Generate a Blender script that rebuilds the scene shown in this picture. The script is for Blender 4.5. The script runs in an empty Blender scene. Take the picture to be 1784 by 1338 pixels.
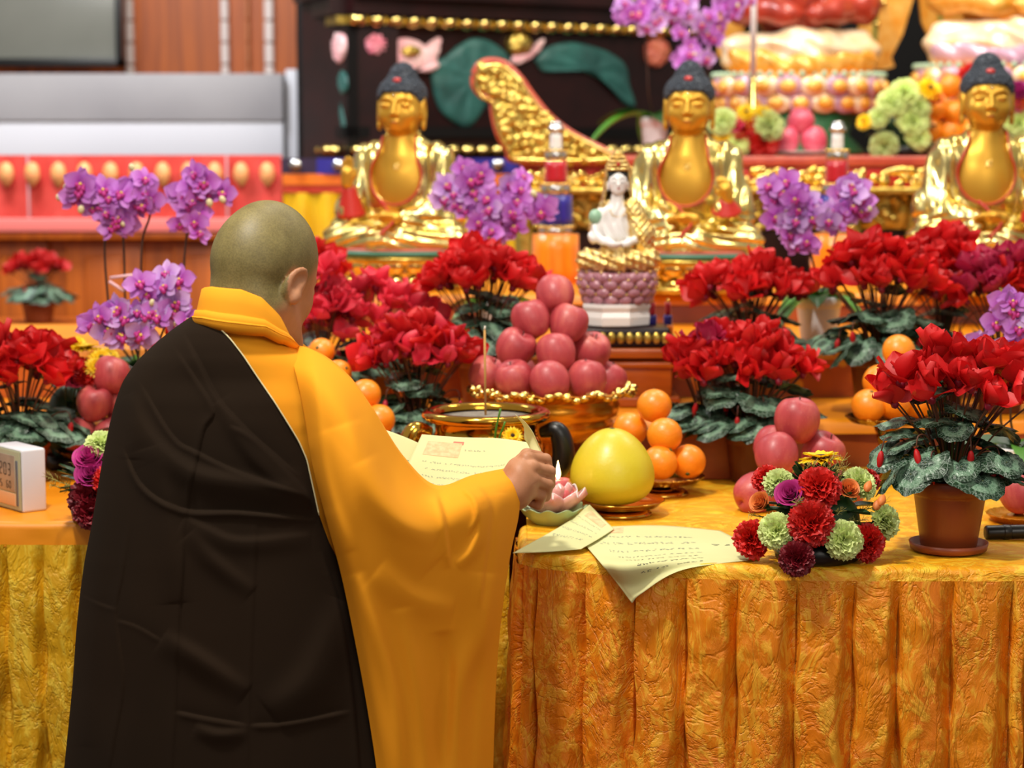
import bpy, math, random
import numpy as np
from mathutils import Vector, Matrix, Euler

# ------------------------------------------------------------------ camera
F = 3600.0
TH = math.atan(418.0 / F)
CAM = np.array([0.0, 0.0, 1.635])
sc = bpy.context.scene
cam_d = bpy.data.cameras.new('camera')
cam = bpy.data.objects.new('camera', cam_d)
sc.collection.objects.link(cam)
cam.location = CAM
cam.rotation_euler = (math.pi / 2 - TH, 0, 0)
cam_d.sensor_width = 36.0
cam_d.lens = F / 1784 * 36.0
cam_d.clip_start = 0.05
cam_d.dof.use_dof = True
cam_d.dof.focus_distance = 3.36
cam_d.dof.aperture_fstop = 3.6
sc.camera = cam
sc.view_settings.view_transform = 'Standard'
sc.view_settings.look = 'None'
sc.view_settings.gamma = 1
sc.view_settings.use_curve_mapping = False
sc.view_settings.exposure = 0.1

# ------------------------------------------------------------------ light
W = bpy.data.worlds.new('hall_light')
sc.world = W
W.use_nodes = True
wn = W.node_tree
bg = wn.nodes['Background']
tc = wn.nodes.new('ShaderNodeTexCoord')
sep = wn.nodes.new('ShaderNodeSeparateXYZ')
wn.links.new(tc.outputs['Generated'], sep.inputs[0])
rmp = wn.nodes.new('ShaderNodeValToRGB')
rmp.color_ramp.elements[0].position = 0.30
rmp.color_ramp.elements[0].color = (0.16, 0.11, 0.08, 1)
rmp.color_ramp.elements[1].position = 0.62
rmp.color_ramp.elements[1].color = (1.0, 0.93, 0.82, 1)
mr = wn.nodes.new('ShaderNodeMapRange')
mr.inputs[1].default_value = -1
wn.links.new(sep.outputs['Z'], mr.inputs[0])
wn.links.new(mr.outputs[0], rmp.inputs[0])
wn.links.new(rmp.outputs[0], bg.inputs['Color'])
bg.inputs['Strength'].default_value = 0.42

def area(name, loc, target, size, power, col=(1, 0.93, 0.82), sy=None, spread=None):
    d = bpy.data.lights.new(name, 'AREA')
    d.energy = power
    d.color = col
    d.shape = 'RECTANGLE'
    d.size = size
    d.size_y = sy or size
    if spread: d.spread = spread
    o = bpy.data.objects.new(name, d)
    sc.collection.objects.link(o)
    o.location = loc
    v = Vector(target) - Vector(loc)
    o.rotation_euler = v.to_track_quat('-Z', 'Y').to_euler()
    return o
area('ceiling_and_fill_light', (-0.80, 2.35, 4.3), (0.5, 3.6, 0.95), 0.28, 115)
area('ceiling_and_fill_light', (-1.6, 1.2, 4.2), (-0.4, 3.1, 1.2), 0.7, 25)
area('ceiling_and_fill_light', (0.2, 4.7, 3.9), (0.1, 5.6, 1.3), 0.6, 30)
area('ceiling_and_fill_light', (2.0, 4.9, 3.9), (1.3, 6.2, 1.5), 0.6, 30)
area('ceiling_and_fill_light', (-1.9, 6.2, 3.9), (-1.7, 8.4, 1.5), 0.9, 110, (0.9, 0.94, 1.0))
area('ceiling_and_fill_light', (1.2, 6.2, 4.0), (1.3, 7.6, 1.8), 0.7, 42)
area('ceiling_and_fill_light', (1.2, -0.6, 3.3), (0.5, 3.5, 0.9), 1.6, 38)  # added fill from behind the camera, not a lamp of the hall

# ------------------------------------------------------------------ helpers
def P(px, py, Y):
    """point at depth plane y = Y seen at photo pixel (px, py)"""
    u = (np.asarray(px, float) - 892) / F
    v = (669 - np.asarray(py, float)) / F
    Y = np.asarray(Y, float)
    dy = math.cos(TH) + v * math.sin(TH)
    dz = -math.sin(TH) + v * math.cos(TH)
    t = Y / dy
    return np.stack(np.broadcast_arrays(t * u, Y * np.ones_like(t), CAM[2] + t * dz), -1)

def on(px, py, z):
    u = (px - 892) / F
    v = (669 - py) / F
    dy = math.cos(TH) + v * math.sin(TH)
    dz = -math.sin(TH) + v * math.cos(TH)
    t = (z - CAM[2]) / dz
    return np.array([t * u, t * dy, z])

def S(Y):
    return F / Y      # pixels per metre, roughly

def srgb(h):
    if isinstance(h, str):
        h = h.lstrip('#')
        c = [int(h[i:i + 2], 16) / 255 for i in (0, 2, 4)]
    else:
        c = [x / 255 for x in h]
    return tuple((x / 12.92 if x <= 0.04045 else ((x + 0.055) / 1.055) ** 2.4) for x in c) + (1.0,)

class NT:
    def __init__(self, name):
        self.m = bpy.data.materials.new(name)
        self.m.use_nodes = True
        self.t = self.m.node_tree
        self.b = self.t.nodes['Principled BSDF']
    def n(self, kind, **kw):
        nd = self.t.nodes.new('ShaderNode' + kind)
        for k, v in kw.items():
            if k.startswith('i_'):
                nd.inputs[k[2:].replace('_', ' ')].default_value = v
            else:
                setattr(nd, k, v)
        return nd
    def l(self, a, b):
        self.t.links.new(a, b)

def ramp(N, fac, stops, interp='LINEAR'):
    r = N.n('ValToRGB')
    r.color_ramp.interpolation = interp
    e = r.color_ramp.elements
    while len(e) > 1: e.remove(e[-1])
    e[0].position = stops[0][0]; e[0].color = stops[0][1]
    for p, c in stops[1:]:
        k = e.new(p); k.color = c
    N.l(fac, r.inputs[0])
    return r.outputs[0]

def mat(name, col, rough=0.5, metal=0.0, col2=None, scale=8.0, detail=4.0, stretch=(1, 1, 1), bump=0.0,
        bscale=40.0, bdist=0.002, sheen=0.0, sheen_col=None, emit=0.0, spec=None, coat=0.0, sss=0.0, trans=0.0,
        attr=None, lo=0.35, hi=0.65, translucent=0.0, coord='Object', dist=0.0, aniso=None):
    N = NT(name)
    b = N.b
    c1 = srgb(col)
    b.inputs['Base Color'].default_value = c1
    b.inputs['Roughness'].default_value = rough
    b.inputs['Metallic'].default_value = metal
    if spec is not None: b.inputs['Specular IOR Level'].default_value = spec
    if coat: b.inputs['Coat Weight'].default_value = coat; b.inputs['Coat Roughness'].default_value = 0.1
    if sheen:
        b.inputs['Sheen Weight'].default_value = sheen
        b.inputs['Sheen Roughness'].default_value = 0.4
        if sheen_col: b.inputs['Sheen Tint'].default_value = srgb(sheen_col)
    if sss:
        b.inputs['Subsurface Weight'].default_value = sss
        b.inputs['Subsurface Radius'].default_value = (0.02, 0.008, 0.004)
        b.inputs['Subsurface Scale'].default_value = 0.5
    if trans: b.inputs['Transmission Weight'].default_value = trans
    if emit:
        b.inputs['Emission Color'].default_value = c1
        b.inputs['Emission Strength'].default_value = emit
    tcn = N.n('TexCoord')
    mp = N.n('Mapping'); mp.inputs['Scale'].default_value = stretch
    N.l(tcn.outputs[coord], mp.inputs[0])
    out_c = None
    if col2 is not None:
        if attr:
            a = N.n('Attribute', attribute_name=attr)
            fac = a.outputs['Fac']
            out_c = ramp(N, fac, [(0, c1), (1, srgb(col2))])
        else:
            nz = N.n('TexNoise', i_Scale=scale, i_Detail=detail, i_Distortion=dist)
            N.l(mp.outputs[0], nz.inputs['Vector'])
            out_c = ramp(N, nz.outputs[0], [(lo, c1), (hi, srgb(col2))])
        N.l(out_c, b.inputs['Base Color'])
    if bump:
        nb = N.n('TexNoise', i_Scale=bscale, i_Detail=5.0)
        N.l(mp.outputs[0], nb.inputs['Vector'])
        bp = N.n('Bump', i_Strength=bump, i_Distance=bdist)
        N.l(nb.outputs[0], bp.inputs['Height'])
        N.l(bp.outputs[0], b.inputs['Normal'])
    if translucent:
        tr = N.n('BsdfTranslucent')
        if out_c is not None: N.l(out_c, tr.inputs[0])
        else: tr.inputs[0].default_value = c1
        mx = N.n('MixShader'); mx.inputs[0].default_value = translucent
        o = N.t.nodes['Material Output']
        N.l(b.outputs[0], mx.inputs[1]); N.l(tr.outputs[0], mx.inputs[2])
        N.l(mx.outputs[0], o.inputs['Surface'])
    return N.m

COL = sc.collection
def setp(o, label=None, cat=None, group=None, kind=None):
    if label: o['label'] = label
    if cat: o['category'] = cat
    if group: o['group'] = group
    if kind: o['kind'] = kind
    return o

def empty(name, loc, label=None, cat=None, group=None, rot=(0, 0, 0), scale=1.0, kind=None):
    o = bpy.data.objects.new(name, None)
    o.empty_display_size = 0.05
    COL.objects.link(o)
    o.location = [float(x) for x in loc]
    o.rotation_euler = rot
    o.scale = (scale,) * 3 if np.isscalar(scale) else scale
    return setp(o, label, cat, group, kind)

def mdata(name, V, Fc, m, smooth=True, attrs=None, uv=None, fmat=None):
    me = bpy.data.meshes.new(name)
    V = np.asarray(V, float)
    me.from_pydata(V.tolist(), [], [list(map(int, f)) for f in Fc] if not isinstance(Fc, np.ndarray) else Fc.tolist())
    ms = m if isinstance(m, (list, tuple)) else [m]
    for k in ms: me.materials.append(k)
    if fmat is not None:
        me.polygons.foreach_set('material_index', np.asarray(fmat, dtype=np.int32))
    if smooth:
        me.polygons.foreach_set('use_smooth', np.ones(len(me.polygons), dtype=bool))
    if attrs:
        for k, a in attrs.items():
            at = me.attributes.new(k, 'FLOAT', 'POINT')
            at.data.foreach_set('value', np.asarray(a, dtype=np.float32))
    if uv is not None:
        l = me.uv_layers.new(name='UVMap')
        li = np.zeros(len(me.loops), dtype=np.int32)
        me.loops.foreach_get('vertex_index', li)
        l.data.foreach_set('uv', np.asarray(uv, dtype=np.float32)[li].ravel())
    me.update()
    return me

def ob(name, me, parent=None, loc=None, rot=None, scale=None):
    o = bpy.data.objects.new(name, me)
    COL.objects.link(o)
    if parent is not None: o.parent = parent
    if loc is not None: o.location = [float(x) for x in loc]
    if rot is not None: o.rotation_euler = rot
    if scale is not None: o.scale = (scale,) * 3 if np.isscalar(scale) else scale
    return o

def mk(name, V, Fc, m, parent=None, smooth=True, **kw):
    return ob(name, mdata(name, V, Fc, m, smooth, **kw), parent)

def merge(parts):
    Vs, Fs, n = [], [], 0
    for V, Fc in parts:
        V = np.asarray(V, float).reshape(-1, 3)
        Vs.append(V)
        Fs += [[i + n for i in f] for f in (Fc.tolist() if isinstance(Fc, np.ndarray) else Fc)]
        n += len(V)
    return np.concatenate(Vs), Fs

def grid_faces(nr, nc, close_c=False, close_r=False):
    f = []
    for i in range(nr if close_r else nr - 1):
        for j in range(nc if close_c else nc - 1):
            a = i * nc + j; b = i * nc + (j + 1) % nc
            i2 = (i + 1) % nr
            f.append((a, b, i2 * nc + (j + 1) % nc, i2 * nc + j))
    return f

def lathe(prof, n=32, wob=None, cap=True):
    """prof: list (r,z) bottom to top"""
    prof = np.asarray(prof, float)
    a = np.linspace(0, 2 * np.pi, n, endpoint=False)
    R = prof[:, 0][:, None] * np.ones(n)
    Z = prof[:, 1][:, None] * np.ones(n)
    if wob is not None: R, Z = wob(R, Z, a[None, :])
    V = np.stack([R * np.cos(a), R * np.sin(a), Z], -1).reshape(-1, 3)
    Fc = grid_faces(len(prof), n, close_c=True)
    if cap:
        Fc.append(tuple(range(n - 1, -1, -1)))
        k = (len(prof) - 1) * n
        Fc.append(tuple(range(k, k + n)))
    return V, Fc

def smooth_path(pts, n=40):
    pts = np.asarray(pts, float)
    if len(pts) < 3:
        t = np.linspace(0, 1, n)[:, None]
        return pts[0] * (1 - t) + pts[-1] * t
    e = np.vstack([2 * pts[0] - pts[1], pts, 2 * pts[-1] - pts[-2]])
    out = []
    m = len(pts) - 1
    ts = np.linspace(0, m, n)
    for t in ts:
        i = min(int(t), m - 1); u = t - i
        p0, p1, p2, p3 = e[i], e[i + 1], e[i + 2], e[i + 3]
        out.append(0.5 * ((2 * p1) + (-p0 + p2) * u + (2 * p0 - 5 * p1 + 4 * p2 - p3) * u * u + (-p0 + 3 * p1 - 3 * p2 + p3) * u ** 3))
    return np.array(out)

def tube(pts, r, n=8, closed=False, caps=True):
    pts = np.asarray(pts, float)
    m = len(pts)
    r = np.broadcast_to(np.asarray(r, float), (m,))
    if closed: T = np.roll(pts, -1, 0) - np.roll(pts, 1, 0)
    else: T = np.gradient(pts, axis=0)
    T /= np.linalg.norm(T, axis=1)[:, None] + 1e-12
    up = np.array([0, 0, 1.0]) if abs(T[0][2]) < 0.9 else np.array([0, 1.0, 0])
    N0 = np.cross(T[0], up); N0 /= np.linalg.norm(N0)
    V = []
    a = np.linspace(0, 2 * np.pi, n, endpoint=False)
    N = N0
    for i in range(m):
        N = N - T[i] * np.dot(N, T[i]); N /= np.linalg.norm(N) + 1e-12
        B = np.cross(T[i], N)
        V.append(pts[i] + r[i] * (np.cos(a)[:, None] * N + np.sin(a)[:, None] * B))
    V = np.concatenate(V)
    Fc = grid_faces(m, n, close_c=True, close_r=closed)
    if not closed and caps:
        Fc.append(tuple(range(n - 1, -1, -1))); Fc.append(tuple(range((m - 1) * n, m * n)))
    return V, Fc

def box(c, s, bev=0.0):
    c = np.asarray(c, float); s = np.asarray(s, float) / 2
    if bev <= 0:
        V = np.array([[x, y, z] for x in (-1, 1) for y in (-1, 1) for z in (-1, 1)]) * s + c
        return V, [(0, 1, 3, 2), (4, 6, 7, 5), (0, 4, 5, 1), (2, 3, 7, 6), (0, 2, 6, 4), (1, 5, 7, 3)]
    import bmesh
    bm = bmesh.new()
    bmesh.ops.create_cube(bm, size=1.0)
    for v in bm.verts: v.co = Vector([v.co[i] * 2 * s[i] for i in range(3)])
    bmesh.ops.bevel(bm, geom=list(bm.edges), offset=bev, segments=3, profile=0.5, affect='EDGES')
    V = np.array([list(v.co) for v in bm.verts]) + c
    bm.verts.index_update()
    Fc = [[v.index for v in f.verts] for f in bm.faces]
    bm.free()
    return V, Fc

def sphere(c, r, nu=16, nv=10):
    r = np.broadcast_to(np.asarray(r, float), (3,))
    V = [np.array([0, 0, -1.0])]
    for i in range(1, nv):
        ph = -np.pi / 2 + np.pi * i / nv
        for j in range(nu):
            a = 2 * np.pi * j / nu
            V.append(np.array([math.cos(ph) * math.cos(a), math.cos(ph) * math.sin(a), math.sin(ph)]))
    V.append(np.array([0, 0, 1.0]))
    V = np.array(V) * r + np.asarray(c, float)
    Fc = [(0, 1 + (j + 1) % nu, 1 + j) for j in range(nu)]
    for i in range(nv - 2):
        for j in range(nu):
            a = 1 + i * nu + j; b = 1 + i * nu + (j + 1) % nu
            Fc.append((a, b, b + nu, a + nu))
    k = 1 + (nv - 2) * nu
    Fc += [(k + j, k + (j + 1) % nu, len(V) - 1) for j in range(nu)]
    return V, Fc

def rotm(rx=0, ry=0, rz=0):
    return np.array(Euler((rx, ry, rz)).to_matrix())

def xf(part, R=None, t=None, s=None):
    V, Fc = part
    V = np.asarray(V, float)
    if s is not None: V = V * s
    if R is not None: V = V @ np.asarray(R).T
    if t is not None: V = V + np.asarray(t)
    return V, Fc

def extrude(poly, d0, d1, plane='xz'):
    """closed outline (list of (a,b)) extruded along the third axis d0..d1"""
    poly = np.asarray(poly, float); n = len(poly)
    def mkv(d):
        z = np.full(n, d)
        return np.stack([poly[:, 0], z, poly[:, 1]], -1) if plane == 'xz' else np.stack([poly[:, 0], poly[:, 1], z], -1)
    V = np.vstack([mkv(d0), mkv(d1)])
    Fc = [tuple(range(n)), tuple(range(2 * n - 1, n - 1, -1))]
    Fc += [(i, (i + 1) % n + 0, n + (i + 1) % n, n + i)[::-1] for i in range(n)]
    return V, Fc

def dup(root, loc=None, rot=None, scale=None, **kw):
    r = root.copy(); COL.objects.link(r)
    if loc is not None: r.location = [float(x) for x in loc]
    if rot is not None: r.rotation_euler = rot
    if scale is not None: r.scale = (scale,) * 3 if np.isscalar(scale) else scale
    for ch in KIDS(root):
        c = ch.copy(); COL.objects.link(c); c.parent = r
        for g in KIDS(ch):
            d = g.copy(); COL.objects.link(d); d.parent = c
    setp(r, **kw)
    return r
def KIDS(o):
    return [c for c in o.children]

# smooth value noise for mesh displacement
def vnoise(x, y, seed=0, sc_=1.0):
    x = np.asarray(x, float) * sc_ + seed * 17.3; y = np.asarray(y, float) * sc_ + seed * 9.1
    v = 0
    for k, (a, b, c, am) in enumerate([(1.0, .7, .3, 1), (-.8, 1.3, 1.9, .7), (2.1, -.4, 4.2, .45), (.6, 2.9, 2.2, .35), (-2.7, 1.9, .5, .25)]):
        v = v + am * np.sin(a * x + b * y + c * (k + 1) + 1.3 * np.sin(.7 * b * x - .9 * a * y + k))
    return v / 2.2

# --- signed distance modelling + surface nets
def sEll(p, c, r):
    q = (p - np.asarray(c, np.float32)) / np.asarray(r, np.float32)
    k0 = np.sqrt((q * q).sum(-1)) + 1e-9
    q2 = q / np.asarray(r, np.float32)
    k1 = np.sqrt((q2 * q2).sum(-1)) + 1e-9
    return k0 * (k0 - 1) / k1
def sEllR(p, c, r, R):
    return sEll((p - np.asarray(c, np.float32)) @ np.asarray(R, np.float32), (0, 0, 0), r)
def sCap(p, a, b, ra, rb=None):
    rb = ra if rb is None else rb
    a = np.asarray(a, np.float32); b = np.asarray(b, np.float32)
    ba = b - a
    h = np.clip(((p - a) @ ba) / (ba @ ba), 0, 1)
    d = p - a - h[..., None] * ba
    return np.sqrt((d * d).sum(-1)) - (ra + (rb - ra) * h)
def smin(a, b, k):
    h = np.clip(0.5 + 0.5 * (b - a) / k, 0, 1)
    return b * (1 - h) + a * h - k * h * (1 - h)
def smax(a, b, k): return -smin(-a, -b, k)

def surfnet(f, lo, hi, h):
    lo = np.asarray(lo, float); hi = np.asarray(hi, float)
    n = np.ceil((hi - lo) / h).astype(int) + 1
    ax = [(lo[i] + h * np.arange(n[i])).astype(np.float32) for i in range(3)]
    G = np.stack(np.meshgrid(*ax, indexing='ij'), -1)
    v = f(G)
    ins = v < 0
    sh = tuple(n - 1)
    acc = np.zeros(sh + (3,), np.float32); cnt = np.zeros(sh, np.float32)
    offs = [(0, 0, 0), (1, 0, 0), (0, 1, 0), (0, 0, 1), (1, 1, 0), (1, 0, 1), (0, 1, 1), (1, 1, 1)]
    def sl(o, A): return A[o[0]:o[0] + sh[0], o[1]:o[1] + sh[1], o[2]:o[2] + sh[2]]
    for a in offs:
        for d in range(3):
            if a[d]: continue
            b = list(a); b[d] = 1
            va, vb = sl(a, v), sl(b, v)
            cr = (va < 0) != (vb < 0)
            t = np.where(cr, va / np.where(cr, va - vb, 1), 0)
            pos = np.zeros(sh + (3,), np.float32)
            for k in range(3): pos[..., k] = a[k]
            pos[..., d] = t
            acc += pos * cr[..., None]; cnt += cr
    m = cnt > 0
    idx = -np.ones(sh, int); idx[m] = np.arange(m.sum())
    ijk = np.argwhere(m)
    V = (ijk + acc[m] / cnt[m][:, None]) * h + lo
    Fs = []
    for d in range(3):
        u, w = (d + 1) % 3, (d + 2) % 3
        A = [slice(None)] * 3; B = [slice(None)] * 3
        A[d] = slice(0, n[d] - 1); B[d] = slice(1, n[d])
        ia = ins[tuple(A)]; ib = ins[tuple(B)]
        e = np.argwhere(ia != ib)
        if not len(e): continue
        e = e[(e[:, u] > 0) & (e[:, w] > 0) & (e[:, u] < n[u] - 1) & (e[:, w] < n[w] - 1)]
        fl = ia[tuple(e.T)]
        q = []
        for du, dw in ((1, 1), (0, 1), (0, 0), (1, 0)):
            c = e.copy(); c[:, u] -= du; c[:, w] -= dw
            q.append(idx[tuple(c.T)])
        q = np.stack(q, 1)
        q[~fl] = q[~fl][:, ::-1]
        Fs.append(q)
    return V, np.concatenate(Fs)
# ------------------------------------------------------------------ materials
M = {}
M['gold'] = mat('polished_gold', '#e4bf58', 0.16, 1.0, col2='#f0d684', scale=14, bump=0.15, bscale=60)
M['gold_skin'] = mat('matte_gold', '#cf9e36', 0.38, 0.65, bump=0.03)
M['gold_robe'] = mat('pale_gold', '#d8bc62', 0.24, 1.0, col2='#ead894', scale=10, bump=0.12, bscale=16, bdist=0.004)
M['gold_dark'] = mat('antique_gold', '#ab8a34', 0.3, 0.9, col2='#dcc468', scale=30, bump=0.6, bscale=45, bdist=0.004)
M['brass'] = mat('polished_brass', '#b8862c', 0.15, 1.0, col2='#d4a848', scale=8)
M['amber'] = mat('amber_gilt', '#c8780e', 0.22, 0.6, col2='#e09a24', scale=12, bump=0.2, bscale=50)
M['red_paint'] = mat('red_paint', '#b8261a', 0.4)
M['red_lacquer'] = mat('red_lacquer', '#a8392a', 0.32, col2='#c4563c', scale=12, coat=0.3)
M['dark_wood'] = mat('dark_lacquer', '#260b0b', 0.4, col2='#180708', scale=6, coat=0.1, spec=.3)
M['black_wood'] = mat('black_lacquer', '#070606', 0.6, spec=.2)
M['hair'] = mat('blue_black_curls', '#2c3440', 0.55, bump=0.2)
M['white'] = mat('white_glaze', '#eeeae6', 0.15, col2='#dcd8d8', scale=20, coat=0.5)
M['silver'] = mat('silver', '#d8d8d8', 0.14, 1.0)
M['wood'] = mat('orange_wood', '#c2600c', 0.42, col2='#9c4808', scale=3, stretch=(6, 6, 0.4), detail=8, dist=1.0)
M['plinth'] = mat('honey_wood', '#b4560f', 0.28, col2='#8c3a0a', scale=5, stretch=(0.6, 3, 5), detail=6, coat=0.4)
M['floor'] = mat('red_brown_floor', '#6a3a20', 0.4, col2='#52280f', scale=4)
M['grey_panel'] = mat('grey_panel', '#a9a6a8', 0.5, col2='#9d9a9d', scale=2)
M['white_panel'] = mat('white_panel', '#dddde4', 0.45)
M['screen'] = mat('screen', '#77786f', 0.25, col2='#83837a', scale=1.5)
M['black'] = mat('black_plastic', '#0c0c0d', 0.35)
M['teal'] = mat('teal_enamel', '#1d4c48', 0.45, col2='#2f6a63', scale=9, bump=0.4, bscale=20, bdist=0.01)
M['pink_petal'] = mat('pink_carving', '#e7a5ac', 0.5, col2='#f4d6d2', scale=14)
M['pink_deep'] = mat('deep_pink_carving', '#d8647e', 0.5, col2='#efb0b8', scale=14)

def velvet(name, c1, c2, c3, sc1=7.0, seed=0.0, rough=0.4, stretch=(1, 1, .55)):
    N = NT(name); b = N.b
    tcn = N.n('TexCoord'); mp = N.n('Mapping')
    mp.inputs['Scale'].default_value = stretch; mp.inputs['Location'].default_value = (seed, seed * .7, seed * 1.3)
    N.l(tcn.outputs['Object'], mp.inputs[0])
    n1 = N.n('TexNoise', i_Scale=sc1, i_Detail=5.0, i_Distortion=1.6, i_Roughness=.6)
    n2 = N.n('TexNoise', i_Scale=sc1 * 2.2, i_Detail=7.0, i_Distortion=3.2, i_Roughness=.68)
    n3 = N.n('TexVoronoi', i_Scale=sc1 * 3.0); n3.feature = 'DISTANCE_TO_EDGE'
    for k in (n1, n2): N.l(mp.outputs[0], k.inputs['Vector'])
    # crinkle: voronoi read through a warped position
    wa = N.n('VectorMath', operation='MULTIPLY_ADD'); wa.inputs[1].default_value = (.22, .22, .22)
    N.l(n1.outputs['Color'], wa.inputs[0]); N.l(mp.outputs[0], wa.inputs[2]); N.l(wa.outputs[0], n3.inputs['Vector'])
    base = ramp(N, n1.outputs[0], [(0.38, srgb(c1)), (0.62, srgb(c2))])
    hi = ramp(N, n2.outputs[0], [(0.50, (0, 0, 0, 1)), (0.585, (1, 1, 1, 1))])  # painted highlights: sheen of the crushed pile put into the colour
    mx = N.n('Mix', data_type='RGBA'); mx.inputs['B'].default_value = srgb(c3)
    ml = N.n('Math', operation='MULTIPLY'); ml.inputs[1].default_value = 0.75
    N.l(hi, ml.inputs[0]); N.l(ml.outputs[0], mx.inputs['Factor']); N.l(base, mx.inputs['A'])
    N.l(mx.outputs['Result'], b.inputs['Base Color'])
    b.inputs['Roughness'].default_value = rough
    b.inputs['Sheen Weight'].default_value = 0.12; b.inputs['Sheen Roughness'].default_value = 0.35
    b.inputs['Sheen Tint'].default_value = srgb(c3)
    b.inputs['Specular IOR Level'].default_value = 0.45
    cr = ramp(N, n3.outputs['Distance'], [(0.0, (0, 0, 0, 1)), (0.12, (1, 1, 1, 1))])
    ad = N.n('Math', operation='MULTIPLY_ADD'); ad.inputs[1].default_value = 0.28
    N.l(cr, ad.inputs[0]); N.l(n2.outputs[0], ad.inputs[2])
    bp = N.n('Bump', i_Strength=0.8, i_Distance=0.006)
    N.l(ad.outputs[0], bp.inputs['Height']); N.l(bp.outputs[0], b.inputs['Normal'])
    return N.m
M['velvet'] = velvet('crushed_gold_velvet', '#d87408', '#e4860a', '#f0b432')
M['velvet_left'] = velvet('crushed_yellow_velvet', '#d8a012', '#e0ac18', '#f0cc40', seed=3.1)
M['velvet_top'] = velvet('crushed_gold_velvet_top', '#e8980c', '#f0aa14', '#f8cf38', sc1=6, seed=1.7, stretch=(.8, 1, 1))
M['satin'] = mat('orange_satin', '#e8900a', 0.45, col2='#dc8006', scale=5, bump=0.15, bscale=9, bdist=0.01)
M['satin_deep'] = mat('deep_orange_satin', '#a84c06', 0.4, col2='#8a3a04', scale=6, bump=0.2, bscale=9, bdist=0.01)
def brocade():
    N = NT('orange_brocade'); b = N.b
    tcn = N.n('TexCoord')
    v = N.n('TexVoronoi', i_Scale=16.0, i_Randomness=.7)
    N.l(tcn.outputs['Object'], v.inputs['Vector'])
    c = ramp(N, v.outputs['Distance'], [(0.0, srgb('#f6b82a')), (0.20, srgb('#f0a020')), (0.24, srgb('#c45f0c')), (1, srgb('#b0500c'))])
    N.l(c, b.inputs['Base Color']); b.inputs['Roughness'].default_value = .35
    return N.m
M['brocade'] = brocade()

# ------------------------------------------------------------------ room
def struct(name, part, m, **kw):
    o = mk(name, part[0], part[1], m, smooth=False, **kw); o['kind'] = 'structure'; return o
struct('floor', box((0, 4.6, -0.05), (9.2, 14.4, 0.1)), M['floor'])
struct('wall_back', box((0, 11.3, 2.5), (9.2, 0.1, 5.0)), M['wood'])
# dark lining behind the rear altar
struct('trim_1', box((1.65, 9.75, 2.3), (4.6, 0.06, 4.6)), M['black_wood'])

# wooden wall with white strips and black post, left background
def wall_strip(px, w, name, m, Y=9.9, py0=-60, py1=128, dz=None):
    a = P(px - w / 2, py1, Y); c = P(px + w / 2, py0, Y)
    return (a + c) / 2, (c - a)
wl0 = P(-60, 640, 10.0); wl1 = P(530, -60, 10.0)
struct('wall_left', box(((wl0[0] + wl1[0]) / 2, 10.03, 1.5), (wl1[0] - wl0[0], .06, 3.0)), M['wood'])
for i, (px, w) in enumerate([(225, 13), (391, 13), (468, 15), (431, 5)]):
    a = P(px - w / 2, 0, 9.97); c = P(px + w / 2, 0, 9.97)
    V, Fc = merge([box(((a[0] + c[0]) / 2, 9.97, z), (c[0] - a[0], .05, .098), .008) for z in np.arange(1.75, 2.6, .104)])
    o = struct('trim_%d' % (i + 2), (V, Fc), mat('white_strip_%d' % i, '#e2d3ce' if i < 3 else '#c07a50', 0.4))
# black post
a = P(518, 0, 9.0); c = P(574, 0, 9.0)
t = empty('black_pillar', ((a[0] + c[0]) / 2, 9.0, 0), 'black square lacquered post between white counter and carved lotus cabinet', 'pillar')
mk('shaft', *box((0, 0, 1.4), (c[0] - a[0], .14, 2.8), .01), M['black_wood'], t)
mk('base', *box((0, 0, .06), (c[0] - a[0] + .06, .2, .12), .01), M['black_wood'], t)

# wall screen
a = P(-70, 117, 9.7); c = P(212, -60, 9.7)
t = empty('wall_screen', ((a[0] + c[0]) / 2, 9.7, a[2]), 'flat grey screen with black frame above the white counter', 'screen')
w, h = c[0] - a[0], c[2] - a[2]
mk('frame', *merge([box((0, 0, .02), (w, .07, .04), .004), box((0, 0, h - .02), (w, .07, .04), .004), box((-w / 2 + .02, 0, h / 2), (.04, .07, h), .004), box((w / 2 - .015, 0, h / 2), (.03, .07, h), .004)]), M['black'], t)
mk('display', *box((0, .01, h / 2), (w - .04, .04, h - .06), .003), M['screen'], t)

# white/grey counter
a = P(-60, 270, 8.9); c = P(492, 128, 8.9); e = P(527, 128, 9.45)
t = empty('service_counter', ((a[0] + c[0]) / 2, 8.9, 0), 'long grey and white counter front under the wall screen', 'counter')
w = c[0] - a[0]; zt = c[2]; zb = a[2] - .02; zm = zb + (zt - zb) * .45
mk('upper_panel', *box((0, .25, (zt + zm) / 2), (w, .5, zt - zm), .004), M['grey_panel'], t)
mk('lower_panel', *box((0, .255, (zb + zm) / 2), (w - .004, .48, zm - zb), .004), M['white_panel'], t)
mk('support', *box((0, .27, zb / 2), (w - .1, .4, zb), .01), M['wood'], t)
mk('end_trim', *box((w / 2 + .03, .3, (zt + zb) / 2 + .01), (.05, .45, zt - zb + .02), .004), M['white_panel'], t)

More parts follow.
